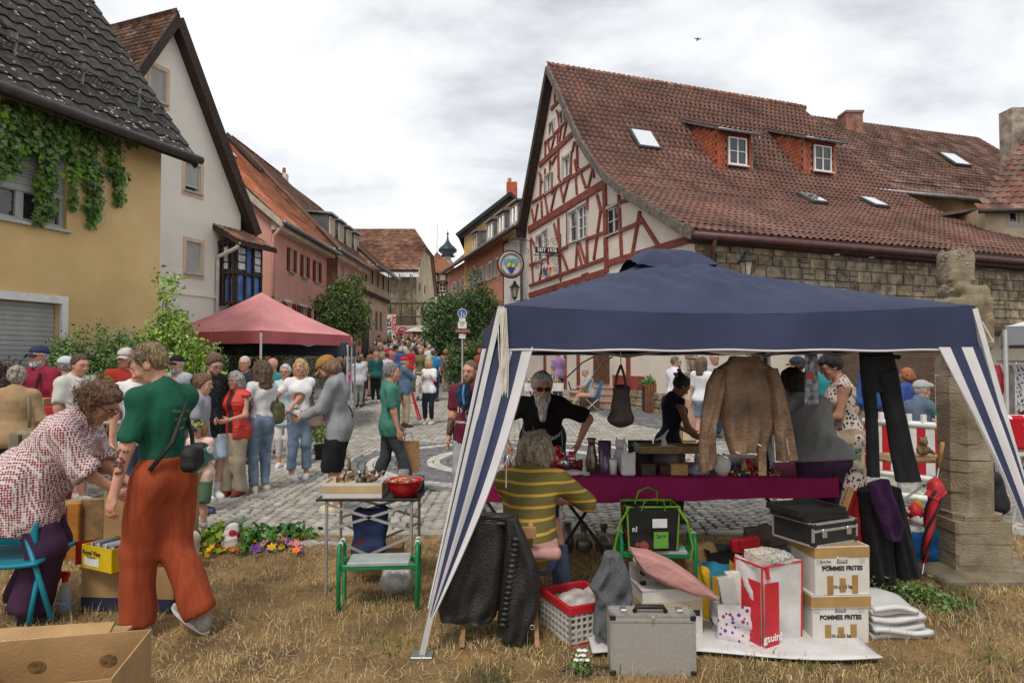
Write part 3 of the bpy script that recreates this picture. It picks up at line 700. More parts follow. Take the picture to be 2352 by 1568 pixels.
RED_S=mat((.17,.025,.025),.7,.15,6);SANDST=mat((.42,.36,.27),.9,.2,4,bump=.5,bscale=30)
e1=fp.s(749);ez=6.55
def pw(fr,x0,y0,x1,y1):
 xm,ym=(x0+x1)/2,0;return(fr.s(x0),fr.s(x1),fr.sz(xm,y1)[1],fr.sz(xm,y0)[1])
hp=[pw(fp,662,572,671,624),pw(fp,693,588,701.5,637),pw(fp,721.5,601,729.5,648),pw(fp,654,695,668,748),pw(fp,689,704,703,752),pw(fp,719,712,731,800)]
wall(ph,fp,[(0,ez),(e1,ez)],hp,PLAST_P)
for i,h in enumerate(hp[:5]):window(ph,fp,h,WHITE,2,1,.1,.05,SANDST,SANDST if i<3 else WHITE,shutter=RED_S)
window(ph,fp,hp[5],DKWOOD,1,2,.14,.06,False,WHITE)
q=MB();random.seed(3)
for r in range(11):
 s=-.02+random.random()*.2
 while s<e1-.1:
  w_=random.uniform(.3,.6);z=r*.26
  if not any(h[0]-.55<s+w_/2<h[1]+.55 and z+.26>h[2]-.1 and z<h[3]+.12 for h in hp[3:]):q.rbox(fp.pt(s+w_/2,z+.13,.012),(.03,w_-.02,.24),.01)
  s+=w_
part(ph,'plinth_stones',q,mat((.40,.33,.24),.9,.25,3,isl=.25,bump=.4),kind='stuff')
ge_=Fr(fp.pt(0,0).to_2d(),(-1,0),(0,-1));DEP=5.6;RZ=12.65
wall(ph,ge_,[(0,ez),(.7,7.3),(DEP,RZ-.1),(2*DEP,ez)],[],PLAST_P,'gable_wall')
OT=mat((.50,.15,.062),.85,.2,2.0,isl=.22,hue=(.56,.19,.08))
roof(ph,fp.pt(-.25,0,.5).to_2d(),fp.u,-fp.n,[(0,ez-.12),(1.2,7.52),(DEP+.5,RZ)],(.018,4,.025),.25,.30,OT,300,lambda h:0,lambda h:e1+.25)
q=MB();q.beam(ge_.pt(-.5,ez-.25,.27),ge_.pt(.7,7.32,.27),.2,.06,ge_.n);q.beam(ge_.pt(.7,7.32,.272),ge_.pt(DEP,RZ-.1,.272),.2,.06,ge_.n);part(ph,'verge_board',q,mat((.50,.44,.36),.7,.1,5))
part(ph,'cornice',MB().beam(fp.pt(-.1,ez-.22,.2),fp.pt(e1,ez-.22,.2),.3,.35,fp.n),PLAST_C)
gutter(ph,[fp.pt(-.3,ez-.16,.56),fp.pt(e1+.2,ez-.16,.56)],.08,ZINC)
part(ph,'rain_pipe',MB().tube([fp.pt(-.2,ez-.2,.5),fp.pt(-.12,ez-.6,.12),fp.pt(-.12,0,.1)],.06,8),PLAST_P,True)
q=MB()
for k in range(9):
 a=ge_.pt(.8+.1*k,5.2+.45*k,.02)
 for j in range(30):q.box(a+Vector((-.02*j+random.gauss(0,.03),-.02,-.012*j+random.gauss(0,.04))),(.06,.02,.05))
o=part(ph,'creeper',q,mat((.16,.17,.05),.8,.3,8),kind='stuff')
def roof_plate(parent,fr,s,h,z,slope,w,l,m,nm='skylight',d=.06):
 up=(-fr.n+Vector((0,0,slope))).normalized();nn=Vector((fr.n.x*slope,fr.n.y*slope,1)).normalized();c=fr.pt(s,z,-h)+nn*d
 R=Matrix((fr.u,up,nn)).transposed();o=part(parent,nm,MB().rbox(c,(w+.1,l+.1,.08),.01,R),ZINC);part(o,'pane',MB().box(c+nn*.045,(w,l,.01),R),m);return o
sl1=(RZ-7.52)/(DEP-.7)
roof_plate(ph,fp,3.2,3.0,7.52+2.3*sl1,sl1,.3,.5,SKYL)
sh=thing('pale_pink_house','pale pink row house with brown tiled roof and four grey dormers','house',fp.pt(e1,0));e2=fp.s(833);ez2=6.75;RZ2=11.75;DP2=4.5
PINK2=mat((.68,.37,.32),.9,.08,.8,bump=.2,bscale=70)
hp=[pw(fp,757,600,763,641),pw(fp,782,614,788,648),pw(fp,806,626,811,656),pw(fp,816.5,631,821,659),pw(fp,826,636,830.5,662),pw(fp,757,715,764,765),pw(fp,790,728,797,770)]
wall(sh,fp,[(e1,ez2),(e2,ez2)],hp,PINK2)
for h in hp:window(sh,fp,h,WHITE,2,1,.1,.05,SANDST,SANDST)
gs=Fr(fp.pt(e1+.01,0).to_2d(),(-1,0),(0,-1));wall(sh,gs,[(-.4,ez2),(0,ez2+.4),(DP2,RZ2-.08),(2*DP2,ez2)],[],mat((.21,.10,.062),.85,.3,2),'gable_wall')
BT=mat((.21,.10,.062),.85,.3,2.0,isl=.3,hue=(.26,.13,.08));sl2=(RZ2-ez2+.1)/(DP2+.5)
roof(sh,fp.pt(e1,0,.5).to_2d(),fp.u,-fp.n,[(0,ez2-.1),(DP2+.5,RZ2)],(.018,4,.025),.25,.30,BT,150,lambda h:0,lambda h:e2-e1)
roof(sh,fp.pt(e1-.1,0,-2*DP2-.5).to_2d(),fp.u,fp.n,[(0,ez2-.1),(DP2+.5,RZ2)],(.004,2,.01),.5,.6,BT,0,lambda h:.3,lambda h:e2-e1)
part(sh,'verge_board',MB().beam(gs.pt(DP2-1.6,RZ2-1.62,.1),gs.pt(DP2,RZ2+.02,.1),.16,.12,gs.n),mat((.06,.05,.045),.7,.2,5))
part(sh,'cornice',MB().beam(fp.pt(e1,ez2-.25,.2),fp.pt(e2,ez2-.25,.2),.35,.35,fp.n),PLAST_C);gutter(sh,[fp.pt(e1,ez2-.16,.56),fp.pt(e2,ez2-.16,.56)],.08,ZINC)
part(sh,'rain_pipe',MB().tube([fp.pt(e1+.1,ez2-.2,.5),fp.pt(e1+.1,ez2-.6,.12),fp.pt(e1+.1,0,.1)],.06,8),ZINC,True)
cc=fp.pt(fp.s(652)+.0,0,-DP2);part(sh,'chimney',MB().rbox((-13.3,37.8,RZ2+.1),(.4,.4,1.3),.02),mat((.6,.58,.55),.8,.15,5)).name='chimney'
part(sh,'chimney_pot',MB().cyl((-13.3,37.8,RZ2+.75),(-13.3,37.8,RZ2+1.1),.12,.09),mat((.25,.1,.06),.8,.2,5))
def dormer_z(parent,fr,s,w,h0,zbase,hgt,slope,m,cheek):
 "flat-topped dormer standing on a roof: front at run h0"
 D_=hgt/slope+.1;c0=fr.pt(s-w/2,zbase,-h0);d=link('dormer',None,parent)
 q=MB();A=[fr.pt(s-w/2,zbase-.1,-h0),fr.pt(s-w/2,zbase+hgt,-h0),fr.pt(s-w/2,zbase+hgt,-h0-D_)];q.prism(A,fr.u*w);part(d,'cheek',q,cheek)
 part(d,'dormer_roof',MB().prism([fr.pt(s-w/2-.1,zbase+hgt,-h0+.2),fr.pt(s+w/2+.1,zbase+hgt,-h0+.2),fr.pt(s+w/2+.1,zbase+hgt+.12,-h0-D_),fr.pt(s-w/2-.1,zbase+hgt+.12,-h0-D_)],(0,0,.09)),m)
 f2=Fr(fr.pt(0,0,-h0+.02).to_2d(),fr.u,fr.n);t0=f2 .u.dot(fr.pt(s,0,-h0)-f2 .o);q=MB();s0,s1,z0,z1=t0-w/2+.1,t0+w/2-.1,zbase+.08,zbase+hgt-.1
 for a,b in(((s0,z0),(s1,z0)),((s0,z1),(s1,z1)),((s0,z0),(s0,z1)),((s1,z0),(s1,z1)),(((s0+s1)/2,z0),((s0+s1)/2,z1))):q.beam(f2 .pt(*a,.02),f2 .pt(*b,.02),.08,.06,f2 .n)
 part(d,'dormer_window',q,mat((.55,.47,.36),.6,.1,6));part(d,'pane',MB().add([f2 .pt(s0,z0,.008),f2 .pt(s1,z0,.008),f2 .pt(s1,z1,.008),f2 .pt(s0,z1,.008)],[(0,1,2,3)]),SKYL)
for s_ in(8.3,9.8,11.3,12.8):dormer_z(sh,fp,s_,.95,.4,ez2+.75,1.0,sl2,ZINC,mat((.10,.105,.11),.6,.2,5))
th=thing('cream_barn','low cream building with overhanging tiled eaves beside the scaffolded barn','house',fp.pt(e2,0));e3=fp.s(889);ez3=7.0
hp=[pw(fp,845,712,851,748),pw(fp,862,716,867,752),pw(fp,872,718,876.5,753)]
wall(th,fp,[(e2,ez3),(e3,ez3)],hp,PLAST_C)
for h in hp:window(th,fp,h,DKWOOD,2,1,.1,.06,SANDST,SANDST)
roof(th,fp.pt(e2,0,.7).to_2d(),fp.u,-fp.n,[(0,ez3-.1),(5.2,ez3+4.6)],(.018,3,.025),.3,.34,BT,60,lambda h:0,lambda h:e3-e2+.3)
part(th,'cornice',MB().beam(fp.pt(e2,ez3-1.6,.08),fp.pt(e3,ez3-1.6,.08),.2,.2,fp.n),DKWOOD);gutter(th,[fp.pt(e2,ez3-.16,.76),fp.pt(e3,ez3-.16,.76)],.09,ZINC)
q=MB()
for s in np.linspace(e2+.3,e3-.2,5):q.beam(fp.pt(s,ez3-.15,.1),fp.pt(s,ez3-1.0,.1),.1,.06,fp.n)
part(th,'wall_anchor',q,DKWOOD)
q=MB().beam(fp.pt(fp.s(838),1.4,.02),fp.pt(fp.s(838),3.7,.02),1.5,.06,fp.n);part(th,'archway_door',q,mat((.05,.055,.045),.7,.2,5))
YB=54.0;fb=Fr((PX(955,YB),YB),(-1,0),(0,-1));bz0=2.0
bn=thing('stone_barn','large old stone barn with steep weathered red roof at head of street','barn',(fb.o.x,YB,gz(0,YB)))
RUB=mat((.34,.255,.15),.95,.4,1.6,bump=1,bscale=6,hue=(.44,.36,.23));eb=P(950,618,YB).z;rb=P(945,520,YB+3.5).z
wall(bn,fb,[(0,eb),(14,eb)],[],RUB,z0=1.5)
BRT=mat((.22,.095,.06),.9,.45,.55,isl=.38,hue=(.30,.14,.085))
roof(bn,(fb.o.x+.35,YB-.5),(-1,0),(0,1),[(0,eb-.1),(.8,eb+.42),(6.5,eb+4.55)],(.016,2,.03),.26,.26,BRT,200,lambda h:max(.12,(h-3.7)*.5),lambda h:14)
part(bn,'lead_flashing',MB().prism([(fb.o.x+.3,YB-.75,eb-.75),(fb.o.x-4.6,YB-.75,eb-.75),(fb.o.x-4.6,YB-.15,eb+.12),(fb.o.x+.3,YB-.15,eb+.12)],(0,.1,.05)),ZINC)
fs_=Fr((fb.o.x+.02,YB),(.04,1),(1,0));hb=[pw(fs_,962,650,965,668),pw(fs_,966,700,969,722),pw(fs_,974,655,977,675),pw(fs_,978,705,981,728)]
PB=mat((.56,.45,.30),.95,.2,.6,bump=.4,bscale=10)
wall(bn,fs_,[(0,eb-.1),(3.2,eb+2.25),(6.9,eb+2.2),(9.6,eb-1.2)],hb,PB,'gable_wall',z0=1.5)
for h in hb:window(bn,fs_,h,DKWOOD,1,1,.1,.05,False)
part(bn,'verge_board',MB().tube([fs_.pt(-.3,eb-.2,.1),fs_.pt(3.2,eb+2.3,.1),fs_.pt(6.9,eb+2.25,.1),fs_.pt(9.7,eb-1.3,.1)],.13,6),BRT)
rE=Vector((fb.o.x+.35-1.4,YB+6,eb+4.55));part(bn,'half_hip',MB().add([fs_.pt(3.1,eb+2.3,.3),fs_.pt(7.0,eb+2.25,.3),rE],[(0,1,2)]).add([fs_.pt(7.0,eb+2.25,.3),fs_.pt(9.8,eb-1.3,.3),rE+Vector((-14,3,-4)),rE+Vector((-14,0,0)),rE],[(0,1,2,3,4)]),BRT)
sc=thing('scaffold','steel tube scaffold with plank decks against the stone barn','scaffold',(fb.o.x-2,YB-1.3,2.3));STEEL=mat((.13,.115,.10),.6,.2,8,metal=.2)
q=MB();q2=MB();q3=MB()
for x in np.linspace(fb.o.x-2.9,fb.o.x+1.6,6):
 for y in(YB-1.6,YB-.7):q.cyl((x,y,2.2),(x,y,8.6 if x<fb.o.x else 6.4),.045,n=6)
for z in(3.0,4.2,5.2,6.3,7.4):
 x1=fb.o.x+(1.6 if z<6.4 else .2)
 for y in(YB-1.62,YB-.68):q2 .cyl((fb.o.x-3,y,z),(x1,y,z),.035,n=6)
 if z in(4.2,6.3):q3 .box(((fb.o.x-3+x1)/2,YB-1.15,z-.06),(x1-fb.o.x+3,.9,.06))
for z in(3.0,5.2):q2 .cyl((fb.o.x-2.9,YB-1.66,z),(fb.o.x-1.1,YB-1.66,z+2.1),.03,n=6);q2 .cyl((fb.o.x+1.6,YB-1.66,z-.3),(fb.o.x-.2,YB-1.66,z+1.8),.03,n=6)
part(sc,'standard',q,STEEL);part(sc,'ledger',q2,STEEL);part(sc,'deck_plank',q3,mat((.3,.22,.13),.8,.2,4))
YF=76;ff=Fr((PX(1046,YF),YF),(-1,0),(0,-1));fh=thing('far_timber_house','distant brown half-timbered house with orange hipped roof above street','house',(ff.o.x,YF,3.5));xL=PX(983,YF);Lf=ff.o.x-xL
CRM=mat((.66,.58,.46),.9,.1,1);zt_,zb_=P(1000,628,YF).z,3;wall(fh,ff,[(0,zt_),(Lf,zt_)],[(Lf*.35,Lf*.6,P(0,668,YF).z,P(0,642,YF).z)],CRM,z0=3)
window(fh,ff,(Lf*.35,Lf*.6,P(0,668,YF).z,P(0,642,YF).z),WHITE,2,3,.08,.08)
for a,b in[((0,1),(1,1)),((0,.66),(1,.66)),((0,.33),(1,.33)),((.02,0),(.02,1)),((.33,0),(.33,1)),((.63,0),(.63,1)),((.98,0),(.98,1)),((.66,.35),(.8,.97)),((.95,.35),(.82,.97)),((.80,.0),(.8,.66)),((.15,.3),(.3,.65)),((.5,0),(.5,.35))]:
 f_=lambda p:ff.pt(Lf*p[0],zt_-(1-p[1])*(zt_-P(0,690,YF).z),.03);part(fh,'timber_beam',MB().beam(f_(a),f_(b),.26,.08,ff.n),mat((.12,.06,.035),.8,.2,4))
q=MB();ap=P(1003,578,YF+3);q.add([ff.pt(-.6,zt_,.5),ff.pt(Lf+.6,zt_,.5),ap,ff.pt(-.6,zt_,-7),ff.pt(Lf+.6,zt_,-7)],[(0,1,2),(1,4,2),(4,3,2),(3,0,2)]);part(fh,'roof',q,BRT)
YT=92;tw=thing('church_tower','small dark onion-domed tower rising behind distant roofs','tower',(PX(1028,YT),YT,4));ct=P(1028,640,YT);zz_=lambda y:P(1028,y,YT).z
q=MB().lathe([(.75,4),(.75,zz_(600)),(.5,zz_(598)),(.5,zz_(588))],(ct.x,YT,0),12);part(tw,'shaft',q,mat((.42,.38,.33),.9,.2,2))
q=MB().lathe([(1.15,zz_(589)),(.75,zz_(585)),(1.35,zz_(577)),(1.25,zz_(571)),(.55,zz_(561)),(.18,zz_(552)),(.08,zz_(540)),(.02,zz_(527))],(ct.x,YT,0),14);q.ball((ct.x,YT,zz_(537)),.18);part(tw,'onion_dome',q,mat((.035,.04,.05),.4,.3,3,metal=.3),True)
an=thing('antenna_mast','thin tall antenna mast between distant roofs','antenna',(PX(1003,80),80,4));part(an,'mast',MB().cyl((PX(1003,80),80,4),(PX(1003,80),80,P(0,512,80).z),.07,.03,6),STEEL)
C0=Vector((4.8,17,0));ft=Fr((4.8,17),(-.317,1));TGL=ft.s(1210)
oh=thing('orange_house','terracotta orange row house with grey shutters and metal dormers','house',ft.pt(TGL+4,0));s1_=ft.s(1398*0+1155);s2_=ft.s(1028);ezo=7.95
ho=[pw(ft,1121,604,1131.5,642),pw(ft,1138,595,1149,634),pw(ft,1081,628,1089,655),pw(ft,1061,637,1068,665),pw(ft,1041,650,1047,675),pw(ft,1100,615,1108,650)]
wall(oh,ft,[(s1_,ezo),(s2_,ezo)],ho,PLAST_O)
GRSH=mat((.42,.44,.44),.7,.1,6)
for h in ho:window(oh,ft,h,WHITE,2,1,.1,.05,SANDST,WHITE,shutter=GRSH)
RT=mat((.30,.12,.075),.85,.3,1.5,isl=.3,hue=(.36,.16,.1));slo=.85
roof(oh,ft.pt(s1_-3.9,0,.5).to_2d(),ft.u,-ft.n,[(0,ezo-.1),(3.0,ezo+2.9*slo)],(.018,3,.025),.27,.32,RT,150,lambda h:0,lambda h:s2_-s1_+4.0)
gutter(oh,[ft.pt(s1_-3.9,ezo-.12,.58),ft.pt(s2_,ezo-.12,.58)],.08,ZINC)
for px in(1182,1152,1126,1090):dormer_z(oh,ft,ft.s(px)+.3,1.3,.1,ezo+.35,1.05,slo,ZINC,mat((.25,.27,.29),.4,.3,3,metal=.6))
wk=thing('white_narrow_house','narrow white house squeezed between timber house and orange house','house',ft.pt(TGL+1,0));hk=[pw(ft,1172,640,1188,672)]
wall(wk,ft,[(TGL+.1,7.6),(s1_,7.6)],hk,mat((.66,.65,.61),.9,.08,1,bump=.2),d=-.05);window(wk,ft,hk[0],WHITE,2,2,.14,.05)
part(wk,'rain_pipe',MB().tube([ft.pt(TGL+.35,7.9,.5),ft.pt(TGL+.35,7.5,.15),ft.pt(TGL+.35,0,.1)],.07,8),ZINC,True)
yg=thing('yellow_gable_house','yellow gabled house with dark roof and red chimney behind orange house','house',(2,41,1));pk=P(1172,452,41);fg=Fr((pk.x,41),(-1,-.05),(0,-1))
wall(yg,fg,[(-5,6),(0,pk.z),(2.9,pk.z-2.3)],[],mat((.60,.40,.17),.9,.1,1),z0=1)
part(yg,'barge_board',MB().beam(fg.pt(-.1,pk.z+.1,.1),fg.pt(3.3,pk.z-2.6,.1),.45,.3,fg.n),mat((.035,.03,.028),.7,.2,4));part(yg,'barge_board',MB().beam(fg.pt(.1,pk.z+.1,.1),fg.pt(-5.2,6,.1),.45,.3,fg.n),mat((.035,.03,.028),.7,.2,4))
part(yg,'roof',MB().prism([fg.pt(-5.4,5.9,.4),fg.pt(0,pk.z+.2,.4),fg.pt(3.3,pk.z-2.6,.4),fg.pt(0,pk.z,.4)],(0,9,0)),DARKT);part(yg,'chimney',MB().rbox((pk.x+.1,42,pk.z+.5),(.7,.7,1.3),.02),mat((.42,.11,.06),.8,.2,5))
part(yg,'chimney_pot',MB().cyl((pk.x-.05,42,pk.z+1.1),(pk.x-.05,42,pk.z+1.45),.12),mat((.5,.22,.08),.7,.2,5))
# ================================================================ half-timbered house on the right
tb=thing('timber_house','large red half-timbered house with sweeping red pantile roof and two dormers','house',(4.8,17,0))
def q4(cx,cy):return(1148.4+cx*.36622,114.8+cy*.36622)
def t4(cx,cy):return ft.sz(*q4(cx,cy))
RIDGE=ft.sz(1277,152);KINK=ft.sz(1388,392);EAVL=ft.sz(1205,530);EAVR=ft.sz(1600,518)
INF=mat((.70,.63,.55),.9,.06,.8,bump=.2,bscale=80);TIMB=mat((.21,.05,.036),.75,.25,5,bump=.4,bscale=25)
wins=[(672,978,756,1158,2,2),(440,1005,486,1210,1,2),(492,968,550,1190,2,3),(406,662,448,800,2,1),(294,775,327,898,2,1),(234,1160,266,1330,1,2),(272,1130,300,1310,2,2),(391,372,416,465,1,1),(319,448,343,548,1,1)]
hw_=[]
for x0,y0,x1,y1,a,b in wins:
 s0,z0=t4(x1,y1);s1,z1=t4(x0,y0);zc0=t4((x0+x1)/2,y1-8)[1];zc1=t4((x0+x1)/2,y0+8)[1];hw_.append((s0,s1,zc0,zc1,a,b))
top_=[(0,EAVR[1]-.12),(KINK[0],KINK[1]-.15),(RIDGE[0],RIDGE[1]-.15),(TGL,EAVL[1]+.25)]
E_=EAVR[1];hK,su=KINK[0],(RIDGE[1]-KINK[1])/(RIDGE[0]-KINK[0]);lo_s=(KINK[1]-E_)/hK;b0_,b2_=(hK-2.9,KINK[1]-2.9*lo_s),(hK+1.9,KINK[1]+1.9*su);prof=[(-.45,E_-.2),(0,E_)]+[tuple((1-t)**2*b0_[i]+2*t*(1-t)*(hK,KINK[1]-.1)[i]+t*t*b2_[i]for i in(0,1))for t in(0,.17,.33,.5,.67,.83,1)]+[(RIDGE[0],RIDGE[1])]
top_=[(h,z-.19)for h,z in prof[1:]]+[(TGL,EAVL[1]+.1)]
wall(tb,ft,top_,[h[:4]for h in hw_],INF,'gable_wall',reveal=.1)
for h in hw_:window(tb,ft,h[:4],WHITE,h[4],h[5],.045,.05,GREYW,None,bars=.025)
q=MB()
for h in hw_:
 for a,b in(((h[0]-.05,h[2]),(h[0]-.05,h[3])),((h[1]+.05,h[2]),(h[1]+.05,h[3])),((h[0]-.1,h[3]+.05),(h[1]+.1,h[3]+.05))):q.beam(ft.pt(*a,.03),ft.pt(*b,.03),.09,.07,ft.n)
part(tb,'window_casing',q,GREYW)
bm=[(662,838,183,1128,.34),(655,862,186,1142,.10),(668,1392,188,1538,.26),(656,1312,190,1478,.13),(560,1402,520,1415,.1),(664,800,676,1395,.30),(650,1148,548,1188,.12),(432,1232,300,1288,.12),(234,1332,190,1350,.12),(600,705,205,958,.13),(505,488,255,722,.26),(455,418,286,590,.10),(402,292,328,372,.18),(372,220,348,300,.08),(640,1010,596,1318,.13),(556,930,556,1000,.14),(552,1182,556,1345,.14),(618,910,645,1015,.13),(492,1205,482,1372,.12),(505,1210,548,1345,.10),(490,1225,522,1355,.09),(372,1055,384,1440,.16),(430,1000,428,1235,.12),(345,1090,372,1200,.13),(385,1250,438,1395,.12),(372,1280,392,1420,.08),(300,1120,304,1330,.10),(272,1335,252,1455,.10),(262,1340,306,1445,.10),(200,1180,230,1240,.12),(196,1190,214,1470,.12),(304,1300,318,1440,.09),(602,705,560,868,.12),(508,750,548,866,.12),(582,712,600,800,.1),(482,775,490,905,.12),(444,790,402,955,.12),(385,850,408,955,.11),(357,870,325,1015,.12),(340,880,330,905,.09),(288,920,306,1025,.11),(266,950,270,1050,.11),(243,965,222,1095,.12),(204,1000,220,1090,.11),(480,690,500,740,.09),(520,575,484,600,.14),(490,520,494,740,.14),(476,575,462,640,.10),(456,640,452,790,.10),(402,668,400,800,.10),(474,690,488,760,.09),(372,625,376,810,.13),(360,660,330,720,.10),(345,700,318,700,.07),(318,690,322,780,.11),(288,745,290,900,.10),(332,770,330,880,.10),(262,780,258,940,.12),(252,770,272,830,.10),(370,790,388,830,.09),(545,590,490,560,.10),(432,330,428,440,.10),(388,380,390,470,.09),(418,360,420,460,.08),(372,400,385,520,.10),(345,440,345,560,.09),(318,465,316,560,.09),(430,440,405,560,.10),(395,470,380,580,.10),(370,500,368,590,.09),(350,540,325,640,.10),(305,560,318,640,.09),(292,570,290,690,.09),(360,380,380,420,.10),(372,230,376,300,.09),(352,260,352,330,.09),(385,270,398,290,.08),(674,1340,1222,1180,.24),(680,985,756,965,.12),(762,955,850,930,.13),(682,1168,895,1080,.13),(755,905,772,1315,.15),(888,1010,838,1290,.14),(884,1040,1005,1228,.14)]
for x0,y0,x1,y1,w in bm:
 a=ft.pt(*t4(x0,y0),.025+random.uniform(0,.012));b=ft.pt(*t4(x1,y1),.025+random.uniform(0,.012));part(tb,'timber_beam',MB().beam(a,b,w*.86,.07,ft.n),TIMB)
LD=Vector((1,.36,0)).normalized();fl=Fr((4.8,17),(1,.36));TLEN=16.5
RT_=mat((.175,.085,.064),.85,.3,.6,isl=.17,hue=(.225,.112,.085),det=9);wn=LD
hK=KINK[0];hR=RIDGE[0]
u_in=ft.u
hiS=lambda h:13.1+max(0,(hR-h))*.32
sky1=[(1440,298,1520,352)]
def rplane(h):
 for(a,b),(c,d)in zip(prof,prof[1:]):
  if a<=h<=c:return b+(d-b)*(h-a)/(c-a),(d-b)/(c-a)
 return prof[-1][1],1
def on_roof(px,py):
 "point of the long roof under a pixel -> (s,h,z,slope)"
 for i,((a,b),(c,d))in enumerate(zip(prof,prof[1:])):
  sl=(d-b)/(c-a);nn=LD.cross(u_in+Vector((0,0,sl)));p=plane_hit(px,py,ft.o+u_in*a+Vector((0,0,b)),nn);q=p-ft.o;q.z=0
  det=LD.x*u_in.y-LD.y*u_in.x;s=(q.x*u_in.y-q.y*u_in.x)/det;h=(LD.x*q.y-LD.y*q.x)/det
  if a-1e-3<=h<=c+1e-3:return s,h,p.z,sl
 return s,h,p.z,sl
def roof_at(s,h):z,sl=rplane(h);return ft.o+LD*s+u_in*h+Vector((0,0,z))
E0=ft.pt(0,0,.0)-LD*.35
rft=roof(tb,(E0 .x,E0 .y),LD,u_in,prof,(.028,6,.03),.235,.335,RT_,300,lambda h:0,lambda h:hiS(h),under=DKWOOD)
bk=[(-.4,EAVL[1]-.2),(TGL-hR,RIDGE[1])];E1=ft.pt(TGL,0,0)-LD*.35
roof(tb,(E1 .x,E1 .y),LD,-u_in,bk,(.02,2,.03),.5,.5,RT_,0,lambda h:0,lambda h:13.4)
q=MB()
rr=[ft.pt(h,z-.14,.38)for h,z in prof]
for a,b in zip(rr,rr[1:]):q.beam(a,b,.26,.07,ft.n)
part(tb,'barge_board',q,mat((.13,.11,.095),.85,.35,6,bump=.4))
q=MB();q.beam(ft.pt(hR,RIDGE[1]-.1,.37),ft.pt(TGL+.35,EAVL[1]-.25,.37),.26,.07,ft.n);q.beam(ft.pt(hR,RIDGE[1]-.2,.2),ft.pt(TGL+.3,EAVL[1]-.3,.2),.05,.4,ft.n);part(tb,'barge_board',q,mat((.05,.032,.025),.8,.3,6))
k=MB().lathe([(.13,0),(.15,.0),(.12,.36)],n=8);ms=[]
for i in range(36):a=roof_at(-.3+i*.37,hR)+Vector((0,0,-.03));ms.append(basis(Vector((0,0,1)).cross(LD),Vector((0,0,1)),LD,a))
pieces(rft,'ridge_tile',k,ms,mat((.22,.10,.065),.9,.3,3,isl=.25))
gpts=[ft.o+LD*s-u_in*.52+Vector((0,0,EAVR[1]-.36-s*.005))for s in(-.4,4,9,15.5,17)]
gutter(tb,gpts,.095,COPPER);part(tb,'rain_pipe',MB().tube([gpts[0]+LD*.65,gpts[0]+LD*.65+Vector((0,0,-.35))+u_in*.15,fl.pt(.5,3.9,.12),fl.pt(.5,.1,.12)],.07,8),COPPER,True)
part(tb,'eave_board',MB().beam(ft.o+LD*-.2-u_in*.2+Vector((0,0,EAVR[1]-.32)),ft.o+LD*16.8-u_in*.2+Vector((0,0,EAVR[1]-.52)),.30,.5,fl.n),mat((.06,.025,.022),.8,.2,5))
def skylight(px,py,w,l,open_=0):
 s,h,z,sl=on_roof(px,py);up=(u_in+Vector((0,0,sl))).normalized();nn=LD.cross(up);nn=nn if nn.z>0 else-nn;c=roof_at(s,h)+nn*.09;R=Matrix((LD,up,nn)).transposed()
 o=part(tb,'skylight',MB().rbox(c,(w+.14,l+.14,.12),.015,R),mat((.06,.06,.06),.5,.2,5));part(o,'pane',MB().box(c+nn*.065,(w,l,.012),R),SKYL)
skylight(1479,325,.82,1.05);skylight(1864,461,.62,.8);skylight(2005,470,.62,.8)
SHING=mat((.34,.088,.042),.8,.15,3,isl=.12);SHJ=mat((.12,.03,.015),.9,.2,5)
